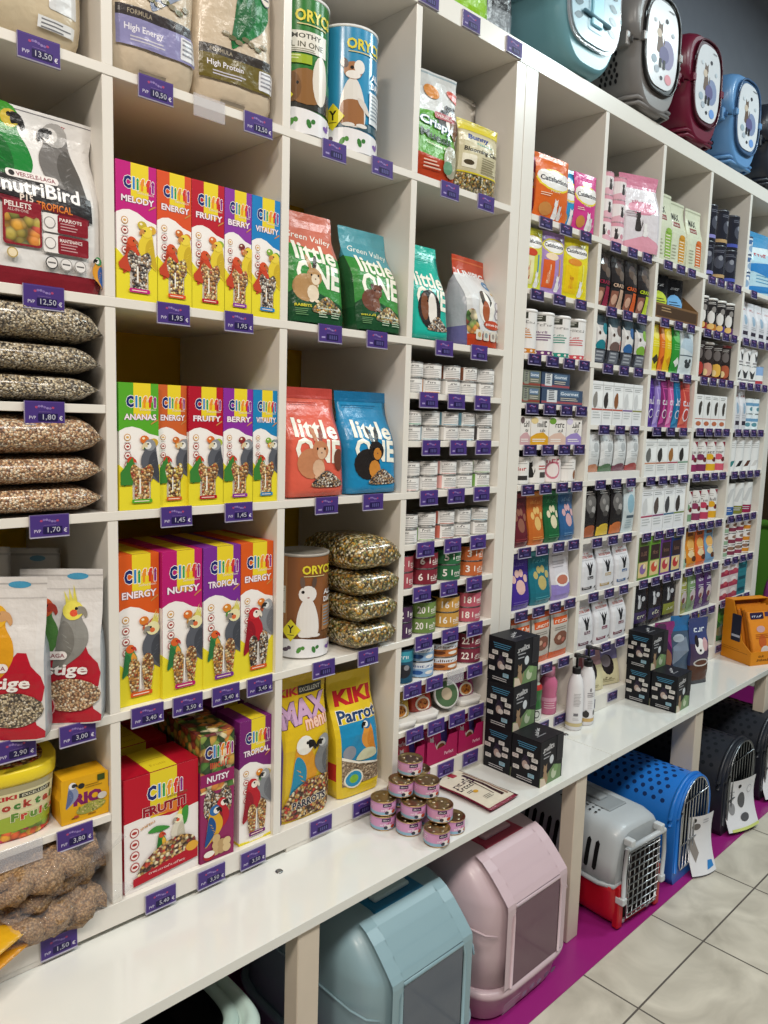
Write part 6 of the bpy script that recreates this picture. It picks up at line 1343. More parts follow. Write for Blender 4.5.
# bottles at the foot
def bottle(label, x, y, r, h, c, art, cap, z=Z[5]):
    t = thing('care_bottle', label, 'pet care bottle', (x, y, z + .0005), (0, 0, -.6)); m = MB()
    pr = [(0, r * .92), (.004, r), (h * .30, r), (h * .42, r * .93), (h * .55, r), (h * .68, r * .98), (h * .78, r * .62), (h * .80, r * .58)]
    g = loft(m, [(z_, q, q, 2, 0) for z_, q in pr], 2 * r, c, 'gloss', 8, 5); A = Art(); art(A, 2 * r, h * .80); g.apply(m, A, .0004, .0001, 'gloss', True); m.build('bottle', t)
    m = MB(); m.lathe([(r * .66, h * .79), (r * .66, h * .97), (r * .60, h), (.0001, h)], cap, 'plastic', 24); m.build('cap', t)
bottle('clear and green bottle with red collar and white cap beside the black boxes', 1.480, .035, .034, .168, '#b8c0b0', dsl([('r', -.5, .30, 1.5, .80, '#2f6a34'), ('r', -.5, .80, 1.5, .92, '#b8322c'), ('r', -.5, 0, 1.5, .30, '#d2d4cc'), ('o', .6, .18, .2, .06, '#3a3a36', '#d2d4cc'), ('e', .4, .55, .2, .1, '#1f4a24')]), '#d9d8d4')
bottle('pink bottle beside the clear and green bottle', 1.570, .030, .031, .168, '#c4688a', dsl([('r', -.5, .35, 1.5, .45, '#d898b0'), ('l', .1, .3, .9, 3, .06, .02, '#e6c0cc')]), '#c9809a')
for i, x in enumerate((1.385, 1.330)):
    carton('care_carton', f'{["pale", "cream"][i]} carton standing behind the stack of black boxes, lowest row', 'pet care carton', x - .035, x + .035, Z[5], .14, '#cfc8bc', dsl([('r', 0, .7, 1, .9, '#8a9a6a'), ('l', .1, .5, .9, 4, .08, .03, '#8a8478')]), .02, .06)
fartags(0, Z[1], [1.36, 1.47, 1.585]); fartags(0, 2.042, [1.335, 1.455, 1.58])
for z in (Z[2], 1.700, 1.572, Z[3], 1.247, Z[4]): fartags(0, z, [1.34, 1.436, 1.532, 1.622])
fartags(0, .838, [1.50, 1.605]); 
for i, x in enumerate((1.50, 1.60)): price_tag(x, Z[5] - .008, f'{ORD[i]} purple price tag under the green and pink care bottles', None, w=.066, h=.031, ink='#2d244c', flat=True)

# ---- second column
def kitty(): return dsl([('r', -.4, 0, 1.5, 1, '#e4dcdc'), ('r', -.4, .8, 1.5, 1, '#d898a8'), ('p', [(-.4, .1), (.3, .3), (1.4, .1), (1.4, 0), (-.4, 0)], '#d8a8b4'), ('c', .3, .22, .5, '#3a3434'), ('e', .75, .35, .12, .12, '#c98a98')])
row(1, Z[1], 'tin', [('pink and white kitten tin', '#e4dcdc', kitty())] * 2, 'milk_tin', 'kitten food tin', .073, d=.078, x0=1.697, x1=1.865, layers=3)
bag('kitten_food_bag', 'pink topped white kitten food bag beside the pink tins', 'kitten food bag', .180, .270, .07, 'gusset', '#d8cfd2', dsl([('r', 0, 0, 1, 1, '#d9d2d6'), ('r', 0, .82, 1, 1, '#cf7f98'), ('r', 0, 0, 1, .10, '#d898a8'), ('p', [(0, .10), (.6, .22), (1, .12), (1, 0), (0, 0)], '#d898a8'), ('e', .5, .56, .36, .09, '#d890a4'), ('t', '~KITTEN', .5, .64, .5, .05, '#c06a80', .05), ('c', .28, .26, .26, '#3c3634'), ('c', .5, .2, .18, '#e8e6e4'), ('l', .1, .5, .4, 3, .03, .01, '#b8a4ac')]), (1.975, .040, at_row(1)), (0, 0, -.35), amp=.002, seed=211, neck=.10, parts='bag_body')
def crazy(c): return dsl([('r', 0, 0, 1, 1, '#2a2728'), ('e', .4, .75, .22, .12, '#5a4a40'), ('e', .62, .64, .2, .1, '#6a5c52'), ('e', .5, .86, .2, .06, '#4a4040'), ('s',), ('r', 0, .40, 1, .50, '#1a1a1a'), ('t', 'CRAZY', .5, .45, .8, .07, c, .06), ('r', .05, .02, .45, .34, '#8a5a4a'), ('e', .25, .18, .16, .10, '#c9a08a'), ('r', .52, 0, .98, .38, c)])
row(1, 2.042, 'pillow', [(f'dark see-through chew pack with {n} card', '#262324', crazy(c)) for n, c in (('crimson', '#8f2440'), ('beige', '#c9a890'), ('orange', '#d8602a'), ('lime', '#b8cc23'))], 'chew_pack', 'pet chew pack', .178, d=.04, mat='gloss')
def cartoon(c, c2): return dsl([('r', 0, 0, 1, 1, '#c9c4c2'), ('r', 0, .78, 1, 1, '#3a4a52'), ('p', [(.1, .30), (.2, .60), (.05, .86), (.45, .62), (.8, .8), (.9, .4), (.8, .3)], '#dcd8d4'), ('e', .75, .72, .24, .12, c), ('e', .45, .36, .36, .13, c), ('r', 0, 0, 1, .30, '#33353c'), ('r', .12, .04, .80, .27, '#6a6e78'), ('l', .18, .22, .74, 3, .07, .03, '#a9adb4'), ('e', .3, .62, .07, .04, '#4a3a34'), ('e', .88, .42, .14, .12, c2)])
row(1, Z[2], 'pillow', [(f'{n} and white animal shaped snack pack', '#3a4048', cartoon(c, c2)) for n, c, c2 in (('teal', '#1f7a86', '#8a5a5a'), ('brown', '#6a5650', '#c98a80'), ('blue', '#2f5f96', '#5a5a66'), ('green', '#7aa83a', '#8f3a4a'))], 'snack_pack', 'cat snack pack', .165, d=.03)
def photo(line, ph, base='#e3e3e3'): return dsl([('r', 0, 0, 1, 1, base), ('r', 0, .90, 1, .93, '#c4c4c4'), ('l', .1, .86, .9, 2, .04, .015, '#8f9090'), ('e', .30, .55, .22, .17, ph), ('e', .36, .68, .14, .08, ph), ('p', [(.45, .75), (1, .8), (1, .4), (.6, .42)], '#efefee'), ('r', 0, .34, 1, .375, line), ('l', .12, .28, .85, 3, .06, .02, '#b9bcbc')])
row(1, 1.640, 'box', [(f'white pouch carton with red-lined {n} dog', '#e3e3e3', photo('#b85a4a', p)) for n, p in (('grey', '#8a8680'), ('black', '#3a3634'), ('brown', '#8a5a3a'))] + [(f'white pouch carton with {n} line', '#e3e3e3', photo(l, '#cfcfcf')) for n, l in (('violet', '#7a5a96'), ('olive', '#8a8a4a'))], 'pouch_carton', 'pet food carton', .150, d=.06, x1=2.050)
def silver(c): return dsl([('r', 0, 0, 1, 1, '#d2d4d5'), ('p', [(0, .30), (1, .55), (1, .75), (0, .5)], '#dfe1e2'), ('e', .55, .62, .2, .12, '#b3b6b8'), ('r', 0, 0, 1, .14, c), ('e', .5, .12, .4, .08, c), ('t', '~vet', .5, .80, .4, .06, '#8a8e92', .03), ('l', .2, .5, .7, 3, .05, .012, '#aab0b3')])
row(1, Z[3] + .028, 'pillow', [(f'silver white pouch with {n} foot', '#cdcfd0', silver(c)) for n, c in (('salmon', '#c98a6a'), ('green brown', '#5a7a5a'), ('plum', '#7a4a5a'), ('crimson', '#a84a4a'))], 'food_pouch', 'pet food pouch', .140, d=.035)
carton('display_tray', 'low white tray holding the silver pouches in the second far column', 'display tray', 1.698, 2.064, Z[3], .027, '#dedbd6', None, .004, .06)
def tigerbox(c): return dsl([('r', 0, 0, 1, 1, '#232021'), ('e', .5, .66, .40, .20, '#6a6765'), ('e', .38, .70, .12, .06, '#8f8b88'), ('e', .62, .55, .16, .08, '#a9a5a2'), ('e', .5, .46, .2, .06, '#4a4745'), ('l', .15, .90, .8, 2, .04, .015, '#a9a5a2'), ('r', .05, .02, .95, .20, c), ('e', .5, .20, .36, .06, c)])
row(1, 1.240, 'pillow', [(f'slim black pouch with {n} foot', '#232021', tigerbox(c)) for n, c in (('brown', '#a85a34'), ('yellow', '#d8b83a'), ('orange', '#c9703a'))] + [('pale blue dental pouch', '#b3c4cc', dsl([('r', 0, 0, 1, 1, '#c4d0d4'), ('e', .5, .6, .3, .2, '#8fb4c4'), ('t', '~vet', .5, .88, .5, .06, '#b85a6a', .04), ('r', .2, .30, .8, .36, '#4a5a66'), ('l', .2, .25, .8, 4, .05, .015, '#9ab0b8')]))], 'food_pouch', 'pet food pouch', .182, d=.03)
def vet(c, n): return dsl([('r', 0, 0, 1, 1, '#d2d1d6'), ('r', .05, .03, .95, .97, '#dad9dd'), ('t', '~roy', .5, .79, .30, .03, '#b8483f', .03), ('t', 'ROYAL CANIN', .5, .72, .70, .05, '#c0493f', .04), ('p', [(.44, .36), (.56, .36), (.60, .48), (.72, .62), (.62, .56), (.58, .62), (.52, .50), (.46, .62), (.40, .56), (.30, .64), (.40, .48)], '#26262a'), ('r', .36, .28, .70, .34, c), ('t', '~strip', .53, .31, .28, .04, '#e6e0e2', .04), ('r', .10, .08, .62, .14, c), ('l', .14, .13, .58, 2, .025, .01, '#d9d4d6'), ('p', [(.74, .09), (.94, .09), (.90, .14), (.80, .13)], '#2c2a2c'), ('l', .1, .66, .9, 1, .01, .006, '#a9a8ac')])
row(1, Z[4], 'gusset', [(f'white veterinary bag with {n} strip', '#d4d3d8', vet(c, t)) for n, c, t in (('dark grey', '#33333a', 'SATIETY'), ('tan', '#b39a6a', 'GASTRO'), ('steel blue', '#4a6a96', 'URINARY'))], 'veterinary_bag', 'veterinary food bag', .178, d=.06, neck=.06, gap=.008, x1=2.06)
row(1, .838, 'gusset', [(f'tall white veterinary bag with {n} strip', '#d4d3d8', vet(c, t)) for n, c, t in (('plum', '#5a2440', 'RENAL'), ('maroon', '#7a2448', 'HEPATIC'), ('burgundy', '#6a2038', 'CARDIAC'))], 'veterinary_bag', 'veterinary food bag', .185, d=.06, neck=.06, gap=.008, x1=2.06)
def nails(c): return dsl([('r', 0, 0, 1, 1, '#cfc6a0'), ('r', 0, .62, 1, 1, c), ('e', .5, .50, .26, .26, '#2a2426'), ('e', .44, .60, .2, .16, '#8a8088'), ('t', '~chew', .4, .16, .4, .07, '#6a6040', .03), ('l', .2, .12, .8, 2, .04, .015, '#8a8260')])
row(1, Z[5], 'pouch', [(f'cream treat pouch with {n} top', '#c4ba94', nails(c)) for n, c in (('dusty red', '#8a4a50'), ('pink grey', '#b08a90'), ('violet', '#7a74a4'))], 'treat_pouch', 'dog treat pouch', .150, d=.035, y=.03, lean=-.18, yaw=-.25)
fartags(1, Z[1], [1.775, 1.89, 1.995])
for z in (2.042, Z[2], 1.640, Z[3], 1.240, Z[4], .838): fartags(1, z, [1.775, 1.885, 1.99])
for i, x in enumerate((1.80, 1.96)): price_tag(x, Z[5] - .008, f'{ORD[i]} purple price tag under the cream treat pouches', None, w=.066, h=.031, ink='#2d244c', flat=True)

# ---- third column
def maxi(c): return dsl([('r', 0, 0, 1, 1, '#d0d3ba'), ('r', 0, .95, 1, .97, '#a9ac94'), ('t', 'MAX', .34, .76, .42, .11, '#2f302a', .06), ('r', .14, .60, .56, .68, '#8a4a44'), ('t', '~dog food', .35, .64, .36, .04, '#e0d6cc', .04), ('r', .46, .06, .84, .44, c), ('l', .50, .38, .80, 8, .045, .015, '#e9dfc8'), ('e', .65, .46, .16, .04, c), ('l', .08, .3, .36, 5, .05, .012, '#aeb098')])
for i, (n, c, x, y, h) in enumerate((('lime green', '#8ab04a', 2.162, .040, .250), ('mustard', '#c98f2c', 2.282, .044, .240), ('orange', '#d06a2c', 2.398, .030, .232))):
    bag('dog_food_bag', f'cream dog food bag with {n} strip, top row, third far column', 'dog food bag', .122, h, .05, 'gusset', '#ced1b8', maxi(c), (x, y, at_row(1)), (0, 0, -.04), amp=.0015, seed=220 + i)
t = thing('display_carton', 'open brown cardboard display box of black bags, second row, third far column', 'display carton', (2.282, .062, 2.0475)); m = MB(); br = '#7a5a3c'; e = .002; W = .362; D = .11
m.box(-W / 2, -D / 2, 0, W / 2, D / 2, e, br); m.box(-W / 2, -D / 2, e, W / 2, -D / 2 + e, .055, br); m.box(-W / 2, D / 2 - e, e, W / 2, D / 2, .15, br)
for s in (-1, 1): m.prism([(-D / 2, e), (D / 2, e), (D / 2, .16), (-D / 2, .055)], s * W / 2 - e / 2, s * W / 2 + e / 2, '#8a6844', 'print', 'x')
A = Art(); A.rect(.01, .008, W - .01, .047, '#4a3626'); A.lines(.05, .038, W * .4, 2, .01, .004, '#a98a66'); plane_grid((-W / 2, -D / 2, 0), (1, 0, 0), (0, 0, 1), W, .055).apply(m, A); m.build('carton', t)
for i, (n, c, x) in enumerate((('lime', '#b8c83a', 2.215), ('sky blue', '#6fa8d8', 2.345))):
    bag('dog_food_bag', f'black bag with {n} panel in the brown display box', 'dog food bag', .115, .172, .04, 'pouch', '#17181c', dsl([('r', 0, 0, 1, 1, '#15161b'), ('e', .5, .45, .40, .2, c), ('r', .15, .30, .85, .5, c), ('l', .2, .46, .8, 3, .06, .02, '#22262c'), ('t', '~Opti', .55, .80, .5, .08, '#dfe2e6', .05)]), (x, .062, 2.0505), (-.0, 0, -.2), amp=.002, seed=230 + i)
def band(c, c2, c3): return dsl([('r', 0, 0, 1, 1, c), ('e', .5, .80, .4, .12, c2), ('p', [(.5, .36), (.9, .25), (.5, .14), (.15, .25)], c3), ('l', .15, .62, .85, 3, .05, .018, c2), ('r', 0, 0, 1, .05, c2)])
row(2, Z[2], 'pillow', [('yellow treat bag with dark diamond', '#d8c82a', band('#dccc26', '#e8dc6a', '#3a3a2a'), 1), ('orange treat bag edge', '#d8702a', band('#dc742a', '#e6a06a', '#a84a1c'), .55), ('bright yellow treat bag', '#e0b823', band('#e3bc20', '#ecd86a', '#d89a1c'), .8), ('green treat bag with white badge', '#2f8a34', band('#2f8f34', '#6ab86a', '#e6e8e0'), 1), ('silver blue dog treat bag with paw', '#c2cbd0', dsl([('r', 0, 0, 1, 1, '#c9d2d6'), ('p', [(.3, 1), (1, .7), (1, .45), (0, .6)], '#aebfcb'), ('e', .5, .22, .2, .07, '#3a4044'), ('e', .35, .30, .1, .05, '#3a4044'), ('e', .62, .32, .1, .05, '#3a4044'), ('r', 0, .42, 1, .44, '#4a5a66')]), 1.7)], 'treat_bag', 'dog treat bag', .175, d=.035)
def script(c, c2): return dsl([('r', 0, 0, 1, 1, c), ('p', [(0, .05), (.3, .5), (.1, .95), (.4, .6), (.5, .1)], c2), ('t', '~dog', .5, .55, .7, .16, '#e6dfe9', .05), ('o', .5, .28, .3, .06, '#e6dfe9', c), ('l', .15, .85, .85, 2, .05, .015, c2)])
row(2, 1.638, 'pillow', [(f'{n} chew stick bag', c, script(c, c2), wd) for n, c, c2, wd in (('deep purple', '#4a2a86', '#6a4aa6', 1), ('lilac', '#8f7ac0', '#b3a2d8', .8), ('dark magenta', '#7a2a66', '#c04a96', 1), ('pink', '#c85a9a', '#e090c0', .8), ('teal blue', '#1f6a96', '#3a8ab8', 1), ('coral red', '#b8423c', '#d8705c', 1.5))], 'chew_stick_bag', 'dog chew bag', .185, d=.03)
row(2, Z[3], 'box', [(f'white dog pouch carton with {n} line', '#e2e2e2', photo(l, p, '#e2e2e0')) for n, l, p in (('orange', '#c98a6a', '#6a6a68'), ('rust', '#b86a4a', '#3a3836'), ('red', '#a83a4a', '#9a6a3a'), ('green', '#5a8a6a', '#33302e'))], 'pouch_carton', 'dog food carton', .145, d=.06)
row(2, 1.228, 'box', [(f'white cat pouch carton with {n} line', '#e4e4e6', photo(l, p, '#e4e4e6')) for n, l, p in (('raspberry', '#b04a66', '#cfcfcf'), ('mauve', '#8a4a76', '#5a4f4a'), ('blue', '#3a6a8a', '#4a4a4c'), ('olive', '#7a8a4a', '#3f3a36'))], 'pouch_carton', 'cat food carton', .178, d=.06)
def bistro(c, c2): return dsl([('r', 0, 0, 1, 1, c), ('r', .12, .42, .95, .78, '#3a2a2a'), ('t', '~bistro', .55, .60, .5, .10, '#8f6a5a', .03), ('r', .1, .05, .92, .40, '#d8c08a'), ('e', .5, .24, .28, .12, c2), ('e', .62, .30, .12, .06, '#e6d2b0'), ('r', .2, .84, .8, .96, '#6a6a52')])
row(2, Z[4], 'box', [(f'{n} edged chew carton', c, bistro(c, c2)) for n, c, c2 in (('olive green', '#5f7a3a', '#8a6aa0'), ('leaf green', '#6a9a3a', '#c9503a'), ('purple', '#6a3a86', '#b8404a'), ('navy blue', '#23386a', '#b83a3a'))], 'chew_carton', 'dog chew carton', .170, d=.06, gap=.004)
def hang(c): return dsl([('r', 0, 0, 1, 1, '#1c1b21'), ('c', .2, .5, .34, '#c4c4c8'), ('e', .6, .72, .14, .06, '#c4c4c8'), ('r', .05, .14, .95, .42, c), ('t', '~pet', .5, .30, .5, .10, '#e6e6c8', .05)])
row(2, .842, 'pillow', [(f'black hanging pouch with {n} panel', '#1c1b21', hang(c)) for n, c in (('violet', '#3a2a5a'), ('indigo', '#2f2a56'), ('olive', '#8a8f3a'))], 'accessory_pouch', 'pet accessory pouch', .165, d=.02)
plank(U2, 'insert_shelf', X2[2] + .0005, .824, X2[3] - .0215, .840, .002)
row(2, Z[5], 'pouch', [(f'{n} toy pouch behind the bench bags', c, script(c, c2)) for n, c, c2 in (('dark violet', '#3a2a4a', '#7a4a8a'), ('black', '#26262a', '#5a5a60'), ('magenta', '#8a2a7a', '#c45aa8'))], 'toy_pouch', 'pet toy pouch', .16, d=.04)
fartags(2, Z[1], [2.16, 2.265, 2.36])
for z in (2.047, Z[2], 1.638): fartags(2, z, [2.165, 2.28, 2.39])
for z in (Z[3], 1.228, Z[4]): fartags(2, z, [2.145, 2.245, 2.34, 2.435])

# ---- fourth column
def jarart(c, c2='#dcd9d6', base='#22232e'): return dsl([('r', -.4, 0, 1.5, 1, base), ('r', -.4, .08, 1.5, .18, c), ('e', .5, .55, .24, .2, '#4a4c58'), ('e', .56, .68, .12, .08, '#8a8c96'), ('l', .2, .9, .8, 2, .05, .02, '#6a6c78')])
row(3, Z[1], 'tube', [(f'navy snack drum with {n} band', '#22232e', jarart(c), 1, 1, '#2c2d38') for n, c in (('lilac', '#8a86c4'), ('golden', '#b8976a'), ('blue', '#4a56a8'))], 'snack_drum', 'dog snack drum', .142, d=.10, layers=2, x1=2.84)
def darktube(c): return dsl([('r', -.4, 0, 1.5, 1, '#2a2626'), ('r', -.4, .0, 1.5, .22, c), ('e', .5, .45, .2, .22, '#dcd8d4'), ('e', .62, .7, .14, .1, '#8a8480'), ('e', .5, .15, .2, .1, '#d8b06a'), ('l', .2, .92, .8, 2, .05, .02, '#c9c4c0')])
row(3, 2.045, 'tube', [(f'black treat jar with {n} foot', '#2a2626', darktube(c), 1, 1, '#dedbd6') for n, c in (('red', '#8a2a2a'), ('amber', '#b8732a'), ('violet', '#4a3a86'), ('plum', '#5a2f66'))], 'treat_jar', 'dog treat jar', .135, d=.088, x1=2.855)
def darktube2(c): return dsl([('r', -.4, 0, 1.5, 1, '#2c2422'), ('e', .5, .26, .34, .20, c), ('e', .36, .18, .14, .1, '#e0c490'), ('e', .5, .7, .2, .16, '#6a6260'), ('l', .2, .92, .8, 2, .05, .02, '#a9a4a0'), ('r', -.4, 0, 1.5, .06, '#5a2020')])
row(3, Z[2], 'tube', [(f'dark snack tin tube with {n} picture', '#2c2422', darktube2(c), 1, 1, k) for n, c, k in (('red', '#a83a34', '#3a3634'), ('pink', '#c98a7a', '#cfcac4'), ('yellow', '#d8a84a', '#3a3634'), ('rust', '#a8563a', '#7a2a2a'))], 'snack_tube', 'dog snack tube', .150, d=.088, x1=2.855)
def dogwhite(): return dsl([('r', 0, 0, 1, 1, '#e3e1df'), ('l', .15, .92, .85, 2, .05, .02, '#8f8d8b'), ('e', .6, .58, .18, .20, '#3f3a36'), ('e', .7, .72, .14, .09, '#4a443f'), ('r', 0, .27, 1, .29, '#b8503a'), ('e', .5, .14, .34, .07, '#b86a4a')])
row(3, 1.639, 'box', [('white carton with dark dog picture', '#e3e1df', dogwhite())] * 4, 'food_carton', 'dog food carton', .140, d=.06, x1=2.815)
def yog(c): return dsl([('r', -.4, 0, 1.5, 1, '#e2dfdc'), ('r', -.4, .06, 1.5, .28, c), ('p', [(.6, .98), (.95, .98), (.85, .80)], '#8a2a3a'), ('l', .15, .82, .6, 2, .06, .02, '#a9a5a2'), ('e', .75, .42, .16, .08, '#6a2a2a'), ('e', .45, .5, .24, .1, c), ('t', '~pet', .5, .66, .5, .1, '#6a6666', .03)])
row(3, Z[3], 'tube', [(f'white drinks tub with {n} band', '#e2dfdc', yog(c)) for n, c in (('raspberry', '#8f2f5a'), ('plum', '#7a2f56'), ('yellow', '#d8a82a'), ('pink', '#c9586a'))], 'drink_tub', 'pet drink tub', .148, d=.088)
row(3, 1.235, 'tube', [(f'dark-lidded white food tub with {n} band', '#e2dfdc', yog(c), 1, 1, '#2f2c2b') for n, c in (('sage', '#7a9a7a'), ('berry', '#8a3a5a'), ('rose', '#b8405a'), ('gold', '#d8a22a'))], 'food_tub', 'pet food tub', .150, d=.086, x1=2.835)
def tigerpouch(c): return dsl([('r', 0, 0, 1, 1, c), ('e', .5, .62, .36, .16, '#e0a85a'), ('e', .42, .36, .30, .10, '#dcc49a'), ('e', .62, .22, .24, .08, '#5a3420'), ('r', .2, .86, .8, .95, '#6a3a1c'), ('l', .2, .5, .8, 2, .05, .015, '#f0d8b0')])
row(3, Z[4], 'pouch', [('pale green food pouch edge', '#9ab8a0', tigerpouch('#9ab8a0'), .5), ('amber food pouch', '#c97f2a', tigerpouch('#cc822a')), ('orange food pouch', '#cf5f2a', tigerpouch('#d2622c')), ('steel blue food pouch', '#6a8fb0', tigerpouch('#6c92b4'))], 'food_pouch', 'cat food pouch', .152, d=.045, x1=2.835)
def herb(c): return dsl([('r', 0, 0, 1, 1, c), ('t', '~snack', .5, .82, .6, .10, '#dcd6e0', .04), ('e', .5, .45, .34, .16, '#c9bcc0'), ('e', .4, .38, .16, .08, '#7a4a4a'), ('e', .6, .22, .24, .08, '#8f9a8a'), ('l', .15, .66, .85, 2, .05, .015, '#e0dae4')])
row(3, .838, 'pillow', [(f'{n} snack pouch', c, herb(c)) for n, c in (('golden green', '#9a9a4a'), ('sage green', '#7a966a'), ('violet', '#5a3a6e'), ('deep violet', '#4f3266'))], 'snack_pouch', 'cat snack pouch', .165, d=.03, x1=2.835)
bag('dog_food_bag', 'purple bag with yellow squares standing in the lowest row, fourth far column', 'dog food bag', .18, .185, .06, 'gusset', '#3a2850', dsl([('r', 0, 0, 1, 1, '#3f2c58'), ('e', .4, .5, .34, .2, '#8f8ac0'), ('r', .66, .70, .9, .86, '#c9c43a'), ('r', .72, .42, .94, .56, '#c9c43a'), ('r', .70, .2, .88, .3, '#b8b43a'), ('e', .35, .2, .2, .1, '#7a4a3a')]), (2.71, .045, at_row(5)), (0, 0, -.1), amp=.003, seed=240)
for z in rows_of(3)[:-1]: fartags(3, z, [2.545, 2.635, 2.725, 2.812])
price_tag(2.78, Z[5] - .006, 'purple price tag under the purple bag with yellow squares', None, w=.066, h=.031, ink='#2d244c', flat=True)

# ---- fifth column
bag('puppy_pad_bag', 'large pale blue puppy pad bag, top row, fifth far column', 'puppy pad bag', .24, .285, .11, 'gusset', '#7fb4d2', dsl([('r', 0, 0, 1, 1, '#b3d2de'), ('r', 0, .72, 1, 1, '#3f8fc0'), ('p', [(0, .72), (1, .80), (1, .66), (0, .60)], '#d8e4e8'), ('p', [(0, .45), (.6, .50), (1, .36), (1, .26), (0, .34)], '#2f7fc0'), ('t', '~PADS', .4, .62, .5, .07, '#b8343c', .06), ('p', [(0, .10), (1, .16), (1, .06), (0, 0)], '#2f7fc0'), ('l', .2, .28, .8, 3, .05, .012, '#5a9ac0')]), (3.13, .065, at_row(1)), (0, 0, -.1), amp=.002, seed=250)
def wipes(): return dsl([('r', -.4, 0, 1.5, 1, '#cfd6de'), ('r', -.4, .55, 1.5, .80, '#4a6a96'), ('e', .5, .32, .26, .2, '#8aa4c0'), ('e', .6, .62, .14, .1, '#e2e6ea'), ('r', -.4, .9, 1.5, 1, '#3a4a66')])
row(4, Z[1], 'tin', [('blue and white wipes canister', '#cfd6de', wipes())], 'wipes_canister', 'pet wipes canister', .075, d=.07, x0=2.906, x1=2.980, layers=3)
def vetw(): return dsl([('r', 0, 0, 1, 1, '#d6d4d8'), ('t', '~VET', .5, .80, .5, .06, '#b85a5a', .04), ('e', .5, .5, .2, .14, '#9ab0c4'), ('r', .2, .10, .8, .20, '#3a3442'), ('l', .2, .32, .8, 2, .05, .015, '#a9a8ae')])
row(4, 2.045, 'gusset', [('slim white veterinary pouch with dark strip', '#d2d0d4', vetw())] * 4, 'veterinary_pouch', 'veterinary food pouch', .165, d=.05)
def vtin(): return dsl([('r', -.5, .04, 1.6, .96, '#e0dedd'), ('p', [(.4, .25), (.55, .25), (.7, .75), (.5, .55), (.3, .75)], '#3a3a3c'), ('r', .2, .1, .9, .2, '#8a8688')])
row(4, Z[2], 'tin', [('white veterinary tin with dark mark', '#e0dedd', vtin())] * 3, 'food_tin', 'veterinary food tin', .078, d=.080, x0=2.906, x1=3.150, layers=2)
tin('food_tin', 'blue and white tin with red base beside the white veterinary tins', 'veterinary food tin', .042, .085, '#8aa4c8', dsl([('r', -.5, .5, 1.6, .96, '#8aa8d0'), ('r', -.5, .2, 1.6, .5, '#dedede'), ('r', -.5, .04, 1.6, .2, '#a83a44')]), (3.20, .05, Z[2] + .0005), -.5)
row(4, 1.639, 'gusset', [('slim grey white diet pouch', '#c4c2c6', vetw())] * 2, 'veterinary_pouch', 'veterinary food pouch', .190, d=.04, x0=2.906, x1=3.055)
row(4, 1.639, 'tin', [('pale blue and white diet tin', '#cfdbe0', dsl([('r', -.5, .04, 1.6, .96, '#dbe2e6'), ('r', -.5, .5, 1.6, .7, '#6a96b8'), ('e', .5, .3, .2, .14, '#5a8a96')]))] * 2, 'food_tin', 'veterinary food tin', .072, d=.080, x0=3.065, x1=3.225, layers=2, start=2)
def slim(c): return dsl([('r', -.4, 0, 1.5, 1, '#e0dfde'), ('p', [(.35, .12), (.6, .15), (.85, .34), (.55, .32)], c), ('l', .2, .86, .8, 3, .06, .02, '#b0afae')])
row(4, Z[3], 'tube', [(f'slim white tube with {n} animal', '#e0dfde', slim(c)) for n, c in (('teal', '#3a7a7a'), ('black', '#2c2a2a'), ('brown', '#5a3a30'), ('pale', '#c9c6c4'))], 'supplement_tube', 'pet supplement tube', .155, d=.085)
row(4, 1.242, 'tube', [(f'white tub with dark lid and {n} base', '#dddcda', dsl([('r', -.4, 0, 1.5, 1, '#dddcda'), ('r', -.4, 0, 1.5, .26, c), ('p', [(.3, .4), (.5, .38), (.8, .85), (.55, .8)], '#c4c4c4'), ('l', .2, .18, .8, 2, .06, .02, '#c9c9d0')]), 1, 1, '#242322') for n, c in (('blue', '#2f5a9a'), ('olive', '#7a7a34'), ('crimson', '#8f2448'))], 'supplement_tub', 'pet supplement tub', .160, d=.10, x0=2.925, x1=3.24)
def small(c): return dsl([('r', -.5, .04, 1.6, .96, '#dcd6d4'), ('r', -.5, .12, 1.6, .45, c), ('e', .5, .68, .26, .16, '#8a6a5a'), ('e', .8, .7, .14, .12, '#3a3634')])
row(4, Z[4], 'tin', [('small tin with sage band', '#c9d0c4', small('#8aa48a')), ('small tin with plum band', '#dcd6d4', small('#7a3448')), ('small tin with berry band', '#dcd6d4', small('#8a3a50')), ('small tin with amber band', '#d8a86a', small('#c9822a'))], 'food_tin', 'dog food tin', .055, d=.082, x1=3.25, layers=3)
def redbox(c): return dsl([('r', 0, 0, 1, 1, '#cfc4c6'), ('r', 0, 0, 1, .4, c), ('e', .5, .62, .3, .2, '#e6dede'), ('e', .6, .35, .24, .18, '#b8505c')])
row(4, .845, 'box', [('red and white food carton', '#cfc4c6', redbox('#96304a')), ('rose and white food carton', '#cfc4c6', redbox('#a8405a')), ('teal food carton', '#2f7a86', dsl([('r', 0, 0, 1, 1, '#2f7a86'), ('r', .1, .3, .9, .6, '#1f4a56')]))], 'food_carton', 'dog food carton', .055, d=.06, x1=3.21, layers=3)
bag('dog_food_bag', 'dark green bag beside the orange display carton, lowest row', 'dog food bag', .22, .19, .07, 'gusset', '#2a5a2a', dsl([('r', 0, 0, 1, 1, '#2f6a2c'), ('e', .5, .6, .3, .2, '#5a9a3a'), ('e', .4, .25, .3, .12, '#8a7a3a'), ('r', 0, .85, 1, 1, '#1f3a1c')]), (3.02, .05, at_row(5)), (0, 0, -.1), amp=.003, seed=260)
price_tag(2.93, Z[5] - .006, 'brown red price tag at the foot of the fifth far column', None, w=.066, h=.031, ink='#2d244c', flat=True)
for z in rows_of(4)[1:-1]: fartags(4, z, [2.945, 3.035, 3.125, 3.212])
fartags(4, Z[1], [2.99])
